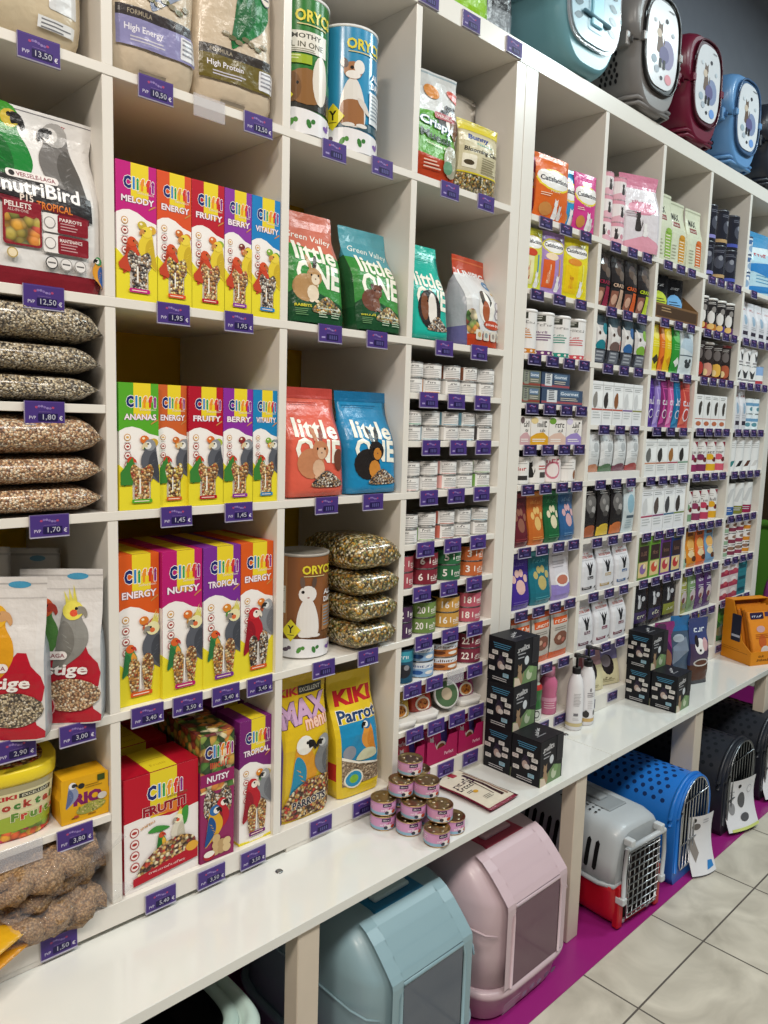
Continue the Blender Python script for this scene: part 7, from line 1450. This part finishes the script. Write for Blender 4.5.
# ================================================================== carriers, litter houses, lights
def xsec(a, zlo, zhi, n, k=36, taper=.0, cx=0, flat=.0):
    """closed outline in x,z: superellipse, narrowed towards its foot"""
    out = []; cz = (zlo + zhi) / 2; bz = (zhi - zlo) / 2
    for i in range(k):
        th = 2 * pi * i / k; c, s = cos(th), sin(th)
        x = math.copysign(abs(c) ** (2 / n), c); z = math.copysign(abs(s) ** (2 / n), s)
        q = 1 - taper * max(0, (1 - (z + 1) / 2) - .25) / .75
        out.append((cx + a * x * q, cz + bz * z))
    return out
def surf_x(a, zlo, zhi, n, taper, z):
    t = max(-1, min(1, (z - (zlo + zhi) / 2) / ((zhi - zlo) / 2)))
    x = (1 - abs(t) ** n) ** (1 / n); return a * x * (1 - taper * max(0, (1 - (t + 1) / 2) - .25) / .75)
def dots(m, a, zlo, zhi, n, taper, ys, zs, r, c, side=-1, stag=True, rz=1.4):
    for i, z in enumerate(zs):
        for j, y in enumerate(ys):
            yy = y + (r * 1.3 if (i % 2 and stag) else 0); P = []
            for k in range(8):
                dz = r * rz * sin(2 * pi * k / 8); x = surf_x(a, zlo, zhi, n, taper, z + dz) + .0012
                P.append((side * x, yy + r * cos(2 * pi * k / 8), z + dz))
            m.face(P if side > 0 else P[::-1], c, 'matte')
def top_carrier(label, cx, w, h, d, col, dark, door, y0=-.02, rot=0.0, sc=1.0):
    """moulded pet carrier with a tapered tub, rim, dome and an oval end door"""
    t = thing('pet_carrier', label, 'pet carrier', (cx, y0 + d / 2, 2.7065), (0, 0, rot), None); a = w / 2; tp = .30; n = 3.4; jz = h * .50
    ends = [(-d / 2, .80), (-d / 2 + .012, .90), (-d / 2 + .03, .96), (-d / 2 + .06, 1.0), (0, 1.02), (d / 2 - .06, 1.0), (d / 2 - .03, .96), (d / 2 - .01, .86)]
    full = lambda s: xsec(a * s, 0, h, n, 48, tp)
    for nm, sel in (('tub', lambda p: p[1] <= jz), ('roof', lambda p: p[1] >= jz)):
        m = MB(); rings = []
        for y, s in ends:
            P = [(x, (z - h * .5) * (.5 + .5 * s) + h * .5) for x, z in full(s)]
            if nm == 'tub': P = [(x, min(z, jz)) for x, z in P]
            else: P = [(x, max(z, jz)) for x, z in P]
            rings.append([(x, y, z) for x, z in P])
        m.loop_loft(rings, col, 'plastic')
        if nm == 'tub':
            for zz_, e in (((.018, .012), (.034, .008)) if door != 'teal' else ()):       # stepped foot
                P = xsec(a * (1 - tp) * 1.02, 0, .10, 6, 30); path = []
                xx = surf_x(a, 0, h, n, tp, zz_ + .02) + e * .2
                path = [(-xx, d / 2 - .05, zz_), (-xx, -d / 2 + .05, zz_), (-xx * .88, -d / 2 + .012, zz_), (xx * .88, -d / 2 + .012, zz_), (xx, -d / 2 + .05, zz_), (xx, d / 2 - .05, zz_)]
                m.tube(path, .007, col, 'plastic', 6)
        if door != 'teal':
            dots(m, a * 1.01, 0, h, n, tp, [-d * .34 + .020 * k for k in range(4)], ([jz - .03 - .016 * k for k in range(6)] if nm == 'tub' else [jz + .05 + .018 * k for k in range(5)]), .0055, '#1c1a1c')
        m.build(nm, t)
    m = MB(); xx = surf_x(a * 1.02, 0, h, n, tp, jz) + .004
    m.tube([(-xx * .9, -d / 2 + .012, jz), (-xx, -d / 2 + .06, jz), (-xx, d / 2 - .06, jz), (xx, d / 2 - .06, jz), (xx, -d / 2 + .06, jz), (xx * .9, -d / 2 + .012, jz)], .010, col, 'plastic', 8, close=False); m.build('rim', t)
    for s in (-1, 1):
        m = MB(); m.bbox(s * xx * .97 - .012, -d / 2 + .02, jz - .022, s * xx * .97 + .012, -d / 2 + .06, jz + .026, col, 'plastic', .004); m.build('latch', t)
    # door: dark surround, then the grille plate or the printed card
    yf = -d / 2; zc = h * .56; dm = MB(); P = xsec(a * .66, h * .17, h * .93, 2.8, 36)
    dm.prism([(x, z) for x, z in P], yf - .006, yf + .02, dark, 'plastic', 'y')
    if door == 'teal':
        Q = xsec(a * .70, h * .16, h * .94, 3.6, 36); dm.prism(Q, yf - .012, yf - .006, '#a9c9d6', 'clear_plastic', 'y', ); dm.prism(xsec(a * .64, h * .18, h * .92, 3.6, 36), yf - .016, yf - .0121, '#9dbfce', 'plastic', 'y')
        A = Art(); W = a * 1.28; Hh = h * .74
        for s in (0, 1):
            for k in range(6): A.blob([(0, .3), (.5, 1), (1, .7), (.5, 0)], W * (.06 if not s else .76), Hh * (.16 + .12 * k), W * .17, Hh * .07, '#2f4f5c', flip=bool(s))
        A.rrect(W * .34, Hh * .12, W * .66, Hh * .90, .01, '#8fb6c8'); A.rrect(W * .38, Hh * .16, W * .62, Hh * .44, .008, '#7fc4d8'); A.rect(W * .20, Hh * .22, W * .80, Hh * .25, '#3f5f6c')
        plane_grid((-W / 2, yf - .016, h * .18), (1, 0, 0), (0, 0, 1), W, Hh).apply(dm, A, mat='plastic')
        dr = dm.build('door', t); k = MB(); k.bbox(-.035, yf - .0205, h * .60, .035, yf - .017, h * .68, '#6a4a96', 'gloss', .001)
        A = Art(); A.rect(.03, .008, .06, .018, '#221a48'); A.ell(.02, .02, .006, .005, '#a8456e'); plane_grid((-.035, yf - .0205, h * .60), (1, 0, 0), (0, 0, 1), .07, h * .08).apply(k, A); k.build('sticker', dr)
        k = MB(); k.tube([(-a * .34, yf - .02, h * .37), (a * .34, yf - .022, h * .35)], .006, '#5f8696', 'plastic', 6); k.bbox(-.028, yf - .024, h * .30, .028, yf - .0165, h * .52, '#8fcde0', 'plastic', .004); k.build('door_latch', dr)
    else:
        dr = dm.build('door', t); k = MB(); k.prism(xsec(a * .56, h * .21, h * .89, 3.0, 36), yf - .0095, yf - .0065, '#dfe2e6', 'gloss', 'y')
        A = Art(); W = a * 1.12; Hh = h * .68; bl = '#7f8cae' if door != 'pink' else '#8a86a8'
        A.ell(W * .66, Hh * .42, W * .22, Hh * .17, bl); A.cat(W * .26, Hh * .40, Hh * .36, '#6a5648'); A.ell(W * .36, Hh * .62, W * .08, Hh * .05, '#c9b8a4'); A.ell(W * .55, Hh * .40, W * .16, Hh * .10, '#5f5a86')
        for px, py, r, c in ((.58, .80, .05, '#2f3038'), (.24, .30, .09, '#9fb0bc'), (.50, .12, .045, '#2f3038'), (.34, .20, .08, '#aab4be'), (.72, .14, .11, '#6f9ad8' if door != 'pink' else '#d8909a'), (.22, .74, .05, '#c9d0d6'), (.80, .68, .05, '#b9c4cc')): A.ell(W * px, Hh * py, W * r, Hh * r * .55, c)
        for s in (0, 1): A.rrect(W * (.40 + .12 * s), Hh * .23, W * (.48 + .12 * s), Hh * .34, .003, '#1c1a1e')
        A.lines(W * .62, Hh * .93, W * .82, 1, .01, .003, '#8a8d92'); plane_grid((-W / 2, yf - .0095, h * .21), (1, 0, 0), (0, 0, 1), W, Hh).apply(k, A); k.build('door_card', dr)
        k = MB(); k.tube([(x * 1.06, yf - .010, (z - h * .55) * 1.06 + h * .55) for x, z in xsec(a * .60, h * .19, h * .91, 3.0, 30)], .004, dark, 'plastic', 6, close=True)
        for s in (-1, 1): k.bbox(s * a * .66 - .01, yf - .016, h * .5, s * a * .66 + .01, yf + .004, h * .57, col, 'plastic', .003)
        k.build('door_frame', dr)
    # carrying handle
    m = MB(); m.tube([(0, -d * .20, h - .006), (0, -d * .19, h + .018), (0, -d * .12, h + .03), (0, d * .12, h + .03), (0, d * .19, h + .018), (0, d * .20, h - .006)], .011, col, 'plastic', 8); m.build('handle', t)
    return t
top_carrier('teal pet carrier with pale slotted door on top of the shelves', 1.515, .39, .41, .44, '#6c9ea9', '#5a8a97', 'teal', -.03, -.05)
top_carrier('grey pet carrier with animal card on top of the shelves', 1.945, .36, .40, .44, '#7f7b79', '#2c2a2a', 'pink', -.03, -.04)
top_carrier('maroon pet carrier with animal card on top of the shelves', 2.325, .34, .39, .44, '#6a1530', '#4a0f22', 'blue', -.02, -.03)
top_carrier('sky blue pet carrier with animal card on top of the shelves', 2.715, .34, .37, .44, '#5f8fc0', '#3f5f86', 'blue', -.02, -.03)
top_carrier('dark charcoal pet carrier at the far end on top of the shelves', 3.115, .34, .37, .44, '#262a33', '#15171c', 'blue', -.02, -.03)
bag('litter_bag', 'white and lime green bag lying on top of the bird food shelves', 'litter bag', .20, .30, .10, 'gusset', '#d2d8d2', dsl([('r', 0, 0, 1, 1, '#d8dcd8'), ('p', [(0, 0), (1, 0), (1, .22), (.5, .18), (0, .34)], '#8fc41c'), ('e', .4, .6, .2, .1, '#9aa8a0'), ('l', .2, .5, .8, 4, .05, .015, '#a9b0a9')]), (.975, .066, 2.7065), (0, 0, -.1), amp=.004, seed=270, colf=lambda z, s: '#8fc41c' if z < .05 else '#cfd5d0', parts='bag_body')
bag('litter_bag', 'grey and black bag standing between the lime bag and teal carrier', 'litter bag', .14, .28, .08, 'gusset', '#6a6f74', dsl([('r', 0, 0, 1, 1, '#7a8086'), ('r', 0, .3, 1, .5, '#2c2e32'), ('l', .1, .7, .9, 4, .05, .02, '#c4c8cc')]), (1.150, .09, 2.7065), (0, 0, -.2), amp=.004, seed=271)
for i, x in enumerate((.815, .978, 1.165)): price_tag(x, 2.693, f'{ORD[i]} purple price tag from left on the topmost board edge', None, flat=True)

# ---- litter houses below the bench
def litter_house(label, cx, y0, w, d, h, col, rimc, doorc, hc, x_rot=0.0, prints=True):
    t = thing('litter_house', label, 'litter house', (cx, y0 + d / 2, .0040), (0, 0, x_rot)); a = w / 2; b = d / 2
    m = MB()                                     # tray
    def rr(sx, sy, z, n=5, yoff=0):
        return [(a * sx * math.copysign(abs(cos(q)) ** (2 / n), cos(q)), yoff + b * sy * math.copysign(abs(sin(q)) ** (2 / n), sin(q)), z) for q in [2 * pi * i / 48 for i in range(48)]]
    m.loop_loft([rr(.86, .86, 0), rr(.90, .91, .010), rr(.955, .955, .078), rr(1.0, 1.0, .084), rr(1.008, 1.008, .095), rr(.992, .992, .106), rr(.95, .95, .106)], col, 'plastic')
    if prints:
        A = Art(); 
        for k in range(5): A.ell(.12 + .035 * k, .03 + .004 * (k % 2), .012, .010, '#8a7f96' if k < 3 else '#6a6276', n=10)
        A.lines(.02, .045, .10, 4, .010, .004, '#a89aa8'); plane_grid((-.16, -b * .955, .022), (1, 0, 0), (0, -.2, 1), .30, .05).apply(m, A, off0=.002, mat='plastic')
    m.build('tray', t)
    # hood: vertical lower wall, front slopes back to the handle plateau
    m = MB(); rings = []
    for z, fr, sx, sb in ((.105, .955, .945, .95), (.20, .955, .945, .95), (h * .62, .955, .945, .95), (h * .76, .95, .94, .945), (h * .80, .92, .93, .94), (h * .86, .83, .905, .92), (h * .92, .74, .87, .88), (h * .965, .655, .82, .83), (h * .99, .585, .76, .76), (h, .52, .68, .68)):
        P = []
        for i in range(56):
            q = 2 * pi * i / 56; n = 4.6
            x = a * sx * math.copysign(abs(cos(q)) ** (2 / n), cos(q)); sy = math.copysign(abs(sin(q)) ** (2 / n), sin(q))
            P.append((x, (b * sb if sy > 0 else b * fr) * sy, z))
        rings.append(P)
    m.loop_loft(rings, col, 'plastic'); 
    pz = h * .635; xx = a * .948
    for q_ in (-1, 1): m.tube([(q_ * xx, b * .75, pz), (q_ * xx, -b * .55, pz), (q_ * xx * .985, -b * .72, pz - .003), (q_ * xx * .93, -b * .87, pz - .006), (q_ * xx * .82, -b * .945, pz - .008)], .003, col, 'plastic', 6)
    m.build('hood', t)
    # front frame panel following the slope, with the tinted flap
    fw = a * .66; m = MB(); yv = -b * .972
    prof = [(yv, .107), (yv, h * .755), (-b * .965, h * .785), (-b * .93, h * .812), (-b * .84, h * .872), (-b * .74, h * .932), (-b * .65, h * .976), (-b * .56, h * 1.0)]
    for s0, s1 in (((-1, -.74)), ((.74, 1))):
        for (y1, z1), (y2, z2) in zip(prof[:-1], prof[1:]):
            m.face([(fw * s0, y1 - .006, z1 + .003), (fw * s1, y1 - .006, z1 + .003), (fw * s1, y2 - .006, z2 + .003), (fw * s0, y2 - .006, z2 + .003)], col, 'plastic')
    zt = h * .60
    for (y1, z1), (y2, z2) in zip(prof[2:-1], prof[3:]):
        m.face([(-fw * .75, y1 - .007, z1), (fw * .75, y1 - .007, z1), (fw * .75, y2 - .007, z2 + .004), (-fw * .75, y2 - .007, z2 + .004)], col, 'plastic')
    m.tube([(-fw * .80, yv - .006, .108), (-fw * .80, yv - .006, h * .70), (-fw * .74, yv - .004, h * .765), (fw * .74, yv - .004, h * .765), (fw * .80, yv - .006, h * .70), (fw * .80, yv - .006, .108)], .005, col, 'plastic', 8)
    ff = m.build('front_frame', t)
    m = MB(); m.prism([(-fw * .78, .108), (fw * .78, .108), (fw * .78, h * .70), (fw * .72, h * .757), (-fw * .72, h * .757), (-fw * .78, h * .70)], yv - .006, yv - .003, doorc, 'tinted', 'y'); m.build('flap', ff)
    m = MB(); hw = a * .40; m.bbox(-hw, -b * .60, h - .016, hw, -b * .26, h + .003, hc, 'plastic', .005, 2); m.bbox(-hw * .72, -b * .48, h, hw * .72, -b * .38, h + .012, rimc, 'plastic', .007, 2); m.build('handle', t)
    return t
litter_house('pink litter house with translucent flap under the bench', 1.072, -.303, .43, .58, .445, '#c6b0b7', '#c8a4ac', '#6b4a5a', '#a83a52')
litter_house('pale blue litter house with blue handle under the bench', .640, -.303, .43, .58, .445, '#88a4ad', '#b8d0d4', '#5a6370', '#1f6f96', prints=False)
# pale green litter box at the near end
t = thing('litter_box', 'pale green open litter box with dark inside at the near bench end', 'litter box', (-.015, .0, .004)); m = MB(); W, D, Hh = .44, .52, .415; c = '#b4c8c0'
def rt(s, z, e=0): return [((W / 2 * s - e) * math.copysign(abs(cos(q)) ** .33, cos(q)), (D / 2 * s - e) * math.copysign(abs(sin(q)) ** .33, sin(q)), z) for q in [2 * pi * i / 56 for i in range(56)]]
m.loop_loft([rt(.84, 0), rt(.87, .012), rt(.95, Hh - .05), rt(.965, Hh - .045), rt(1.0, Hh - .04), rt(1.0, Hh - .012), rt(1.0, Hh, .008), rt(1.0, Hh, .022), rt(1.0, Hh - .014, .028), rt(1.0, Hh - .014, .034)], c, 'plastic', cap1=False); m.build('box', t)
m = MB(); m.loop_loft([rt(1.0, Hh - .013, .0345), rt(1.0, Hh - .002, .038), rt(1.0, Hh - .002, .056), rt(1.0, Hh - .012, .060)], '#a4bab2', 'plastic', cap0=False, cap1=False); m.build('inner_rim', t)
m = MB(); m.loop_loft([rt(1.0, Hh - .012, .0605), rt(1.0, Hh - .14, .075)], '#15171a', 'plastic', cap0=False); m.build('lining', t)

# ---- carriers on the floor
def wire_door(t, outline, nx, nz, y, r=.0022, col='#b9bcc0', frame=None, bars=True):
    m = MB(); xs = [p[0] for p in outline]; zs = [p[1] for p in outline]; x0, x1, z0, z1 = min(xs), max(xs), min(zs), max(zs)
    def zrange(x):
        c = []
        for (a0, b0), (a1, b1) in zip(outline, outline[1:] + outline[:1]):
            if (a0 - x) * (a1 - x) <= 0 and abs(a1 - a0) > 1e-9: c.append(b0 + (b1 - b0) * (x - a0) / (a1 - a0))
        return (min(c), max(c)) if len(c) > 1 else None
    for i in range(nx):
        x = x0 + (x1 - x0) * (i + .5) / nx; q = zrange(x)
        if q: m.tube([(x, y, q[0]), (x, y, q[1])], r, col, 'metal', 6)
    for k in range(nz):
        z = z0 + (z1 - z0) * (k + .6) / nz; c = []
        for (a0, b0), (a1, b1) in zip(outline, outline[1:] + outline[:1]):
            if (b0 - z) * (b1 - z) <= 0 and abs(b1 - b0) > 1e-9: c.append(a0 + (a1 - a0) * (z - b0) / (b1 - b0))
        if len(c) > 1: m.tube([(min(c), y - .003, z), (max(c), y - .003, z)], r, col, 'metal', 6)
    m.tube([(x, y, z) for x, z in outline], r * 1.3, col, 'metal', 6, close=True)
    m.build('wire_door', t)
def arch_carrier(label, cx, y0, w, d, h, col, inner, holes='#10151c', dc='#b9bcc0'):
    t = thing('pet_carrier', label, 'pet carrier', (cx, y0 + d / 2, .0040)); a = w / 2
    def arch(s, sz=1, n=40):
        P = [(-a * s * .86, 0.0), (a * s * .86, 0.0), (a * s * .95, .03)]
        zc = h - a * 1.0
        for i in range(n + 1):
            th = pi * i / n; P.append((a * s * cos(th), zc + (h * sz - zc) * sin(th)))
        P.append((-a * s * .95, .03)); return P
    m = MB(); yy = [(-d / 2 + .004, .93, .97), (-d / 2, .985, .995), (-d / 2 + .012, 1, 1), (d / 2 - .03, 1, 1), (d / 2, .92, .96)]
    m.loop_loft([[(x, y, z) for x, z in arch(s, q)] for y, s, q in yy[1:]], col, 'plastic', cap0=False)
    fr = arch(.985, .995); inn = [(x * .76, .05 + z * .86) for x, z in arch(1, 1)]
    n0 = m.pts([(x, -d / 2, z) for x, z in fr]); n1 = m.pts([(x, -d / 2 - .004, z) for x, z in inn]); n2 = m.pts([(x, -d / 2 + .06, z) for x, z in inn]); L = len(fr)
    for i in range(L):
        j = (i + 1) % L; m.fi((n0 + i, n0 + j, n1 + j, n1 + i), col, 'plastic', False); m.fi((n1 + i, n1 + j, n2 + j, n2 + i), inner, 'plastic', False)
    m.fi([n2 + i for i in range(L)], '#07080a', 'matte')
    # raised front hoop
    m.tube([(x * 1.0, -d / 2 + .018, z) for x, z in arch(1.0)[3:-1]], .009, col, 'plastic', 8); m.tube([(x * .89, -d / 2 - .003, .02 + z * .945) for x, z in arch(1.0)[2:]], .006, col, 'plastic', 8)
    zc = h - a
    for i in range(9):                      # perforations of the roof
        th = radians(30 + i * 11)
        for k in range(14):
            y = -d / 2 + .060 + .034 * k + (.017 if i % 2 else 0); P = []
            if y > d / 2 - .05: continue
            for q in range(8):
                da = .0085 * cos(2 * pi * q / 8) / a; P.append((-a * 1.004 * cos(th + da), y + .0085 * sin(2 * pi * q / 8), zc + (h - zc) * 1.004 * sin(th + da)))
            m.face(P, holes, 'matte')
    m.build('shell', t)
    m = MB(); m.tube([(-.05, -d * .16, h - .010), (-.05, d * .10, h - .010), (.05, d * .10, h - .010), (.05, -d * .16, h - .010)], .005, col, 'plastic', 8, close=True); m.build('handle', t)
    wire_door(t, inn, 9, 2, -d / 2 - .008, .0026, dc)
    return t
arch_carrier('bright blue arched pet carrier with wire door on the floor', 2.045, -.308, .29, .56, .372, '#1f6fc4', '#123f7a', '#0c2a5a')
arch_carrier('black arched pet carrier on the floor beside the blue one', 2.535, -.285, .33, .58, .365, '#23262e', '#15171c', dc='#85898d')
arch_carrier('black arched pet carrier on the floor at the far bench end', 2.970, -.275, .33, .58, .37, '#23262e', '#15171c', dc='#85898d')
# grey and red carrier
t = thing('pet_carrier', 'grey and red pet carrier with square wire door on the floor', 'pet carrier', (1.682, -.052, .0040), (0, 0, -.09)); a, d, h, jz = .150, .52, .345, .150
def rr2(s, y, zlo, zhi, n=5.5, tp=0): return [(x, y, z) for x, z in xsec(a * s, zlo, zhi, n, 44, tp)]
m = MB(); m.loop_loft([[(x, y, min(z, jz)) for x, y, z in rr2(s, y, 0, .26, 5.5, .12)] for y, s in ((-d / 2 + .01, .88), (-d / 2 + .02, .96), (-d / 2 + .05, 1), (d / 2 - .05, 1), (d / 2, .9))], '#b3121f', 'plastic')
for s in (-1, 1): m.bbox(s * a * .72 - .014, -d / 2 - .004, .004, s * a * .72 + .014, -d / 2 + .02, jz, '#b3121f', 'plastic', .004)
m.build('tub', t)
m = MB(); rings = []
for y, s, q in ((-d / 2 + .012, .86, .93), (-d / 2 + .03, .95, .97), (-d / 2 + .07, 1, 1), (d / 2 - .06, 1, 1), (d / 2, .9, .94)):
    P = []
    for x, yy_, z in rr2(s, y, -.10, h * q, 5.5):
        zz_ = max(z, jz); k = 1 - .16 * max(0, (zz_ - h * .55) / (h * .45)); P.append((x * k, y, zz_))
    rings.append(P)
m.loop_loft(rings, '#aeb4b8', 'plastic')
for k in range(12):                              # side slots
    y = -d / 2 + .072 + .033 * k
    for s in (-1, 1):
        P = []
        for z, e in ((jz + .04, 0), (jz + .034, .008), (jz + .04, .016), (h * .70, .016), (h * .79, .016), (h * .815, .008), (h * .79, 0), (h * .70, 0)):
            kk = 1 - .16 * max(0, (z - h * .55) / (h * .45)); P.append((s * (surf_x(a, -.10, h, 5.5, 0, z) * kk + .0022), y + e, z))
        m.face(P if s > 0 else P[::-1], '#0d0d0f', 'matte')
for k in range(3):
    for j in range(8): m.face([(-.085 + .018 * k + .005 * cos(q * pi / 4), -d / 2 + .13 + .024 * j + .005 * sin(q * pi / 4), h + .0012 - .0035 * (2 - k) * .35) for q in range(8)], '#2a2c2e', 'matte')
m.build('roof', t)
m = MB(); m.tube([(x, y, z) for x, y, z in [(-a * .99, d / 2 - .04, jz), (-a * 1.01, -d / 2 + .06, jz), (-a * .9, -d / 2 + .016, jz), (a * .9, -d / 2 + .016, jz), (a * 1.01, -d / 2 + .06, jz), (a * .99, d / 2 - .04, jz)]], .008, '#a4aaae', 'plastic', 8); m.build('rim', t)
m = MB(); m.bbox(-.05, -.16, h - .004, .05, .10, h + .004, '#8f9599', 'plastic', .006, 2); m.bbox(-.022, -.10, h + .002, .022, .04, h + .014, '#9aa0a4', 'plastic', .006, 2); m.build('handle', t)
sq = [(-.086, .035), (.086, .035), (.092, .15), (.086, .262), (-.086, .262), (-.092, .15)]
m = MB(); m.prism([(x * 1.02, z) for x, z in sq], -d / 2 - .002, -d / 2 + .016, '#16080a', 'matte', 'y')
for s in (-1, 1): m.tube([(s * .108, -d / 2 - .012, .285), (s * .116, -d / 2 - .012, .20), (s * .112, -d / 2 - .012, .11)], .007, '#b9bec2', 'plastic', 8)
m.tube([(-.108, -d / 2 - .012, .282), (.108, -d / 2 - .012, .282)], .009, '#b9bec2', 'plastic', 8)
for x, z in ((-.085, .297), (.085, .297), (-.112, .105), (.112, .105)): m.bbox(x - .012, -d / 2 - .02, z - .012, x + .012, -d / 2 + .012, z + .012, '#c4c9cc', 'plastic', .004, 2)
m.build('door_frame', t); wire_door(t, sq, 7, 9, -d / 2 - .009, .0021, '#c2c6ca')
for s in (-1, 1):
    m = MB(); m.lathe([(.010, 0), (.010, .006), (.004, .008)], '#c9c4c4', 'plastic', 12); m.xf(Matrix.Translation((s * .07, -d / 2 + .014, .012)) @ Matrix.Rotation(pi / 2, 4, 'X')); m.build('clip', t)
# hang tags on the carrier doors
def leaflet(label, x, y, z, w, h, rz, art):
    m = MB(); n = 8; L = []
    for i in range(n + 1):
        v = i / n; bend = -.030 * (1 - v) ** 2 + .012 * sin(v * 3)
        L.append([(-w / 2 + w * u, bend - .010 * sin(u * pi), h * v) for u in [k / 6 for k in range(7)]])
    P = L; N = [[(0, -1, 0)] * 7 for _ in L]
    m.loop_loft(L, '#e0e0e4', 'paper', True, False, False, closed=False)
    B = [[(p[0], p[1] + .0012, p[2]) for p in r] for r in L]; m.loop_loft(B[::-1], '#d2d2d6', 'paper', True, False, False, closed=False)
    A = Art(); art(A, w, h); Grid([k / 6 for k in range(7)], [i / n for i in range(n + 1)], P, N, w, h).apply(m, A, .0008, .0001, 'paper', True)
    tag(m.build('leaflet', None, (x, y, z), (0, 0, rz)), label, 'leaflet', 'carrier leaflets')
leaflet('white leaflet with blue corner mark hanging on the blue carrier door', 2.085, -.328, .010, .125, .215, -.30, lambda A, w, h: (A.poly([(w * .58, h * .06), (w * .90, h * .08), (w * .86, h * .18), (w * .66, h * .20)], '#2f7fc4'), A.ell(w * .28, h * .80, w * .15, h * .06, '#6a6664'), A.ell(w * .2, h * .92, w * .05, h * .04, '#1c1a1a'), A.poly([(w * .02, h * .5), (w * .2, h * .62), (w * .36, h * .35), (w * .2, h * .2)], '#8a8480'), A.lines(w * .5, h * .9, w * .8, 2, h * .05, h * .015, '#b0b0b6')))
leaflet('white leaflet with carrier pictures hanging on the black carrier door', 2.510, -.306, .020, .19, .20, -.25, lambda A, w, h: (A.ell(w * .5, h * .56, w * .12, h * .16, '#5a5a5c'), A.ell(w * .2, h * .42, w * .09, h * .12, '#8f8f92'), A.ring(w * .78, h * .74, w * .09, w * .012, '#a9a9ae', '#e0e0e4'), A.ell(w * .42, h * .86, w * .05, h * .04, '#1c1a1a'), A.ell(w * .55, h * .22, w * .14, h * .08, '#55565a'), A.rect(w * .1, 0, w, h * .05, '#c9d27a'), A.lines(w * .1, h * .75, w * .3, 2, h * .06, h * .02, '#a9a9b0')))
leaflet('white leaflet at the far bench end beside the last black carrier', 2.92, -.296, .020, .18, .20, -.25, lambda A, w, h: (A.ell(w * .4, h * .5, w * .14, h * .16, '#5a5a5c'), A.rect(w * .1, 0, w, h * .06, '#c9d27a')))
# green bed beyond the far end of the shelves
t = thing('pet_bed', 'bright green rounded pet bed standing on edge beyond the shelves', 'pet bed', (3.66, .18, .60), (0, 0, -.2)); m = MB()
m.loop_loft([[(x, y, z) for x, z in xsec(.24 * s, .0 + .28 * (1 - s), .56 - .28 * (1 - s), 2.6, 36)] for y, s in ((-.06, .80), (-.052, .93), (-.03, 1), (.03, 1), (.052, .93), (.06, .8))], '#3a6616', 'matte'); m.build('cushion', t)
m = MB(); m.tube([(x, -.055, z) for x, z in xsec(.225, .02, .54, 2.6, 36)], .022, '#365f14', 'matte', 8, close=True); m.build('piping', t)
t2 = MB(); t2.loop_loft([[(x, y, z) for x, z in xsec(.10 * s, .0, .30, 2.6, 30)] for y, s in ((-.04, .85), (-.02, 1), (.02, 1), (.04, .85))], '#8a3a86', 'matte'); tag(t2.build('pet_cushion', None, (3.62, -.02, .5795), (0, 0, -.2)), 'small magenta cushion standing in front of the green pet bed', 'pet cushion')

# ------------------------------------------------------------------ light
w = bpy.data.worlds.new('shop_light'); SC.world = w; w.use_nodes = True
bg = w.node_tree.nodes['Background']; bg.inputs[0].default_value = (0.95, 0.96, 1.0, 1); bg.inputs[1].default_value = 0.13
def panel(x, y, sx, sy, pw, col=(1, .97, .93)):
    l = bpy.data.lights.new('ceiling_panel', 'AREA'); l.shape = 'RECTANGLE'; l.size = sx; l.size_y = sy; l.energy = pw; l.color = col
    o = bpy.data.objects.new('ceiling_panel', l); o.location = (x, y, 3.92); COL.objects.link(o)
panel(-2.3, -1.8, .6, .6, 104, (1, .90, .79)); panel(-.9, -1.9, .6, .6, 58, (1, .92, .82)); panel(.6, -2.0, .6, .6, 50, (1, .96, .90)); panel(2.1, -1.9, .6, .6, 42, (.88, .98, .98)); panel(3.6, -1.6, .6, .6, 78, (.82, .97, 1))
SC.view_settings.view_transform = 'Standard'; SC.view_settings.look = 'None'; SC.view_settings.gamma = 1; SC.view_settings.exposure = -0.27; SC.view_settings.use_curve_mapping = False
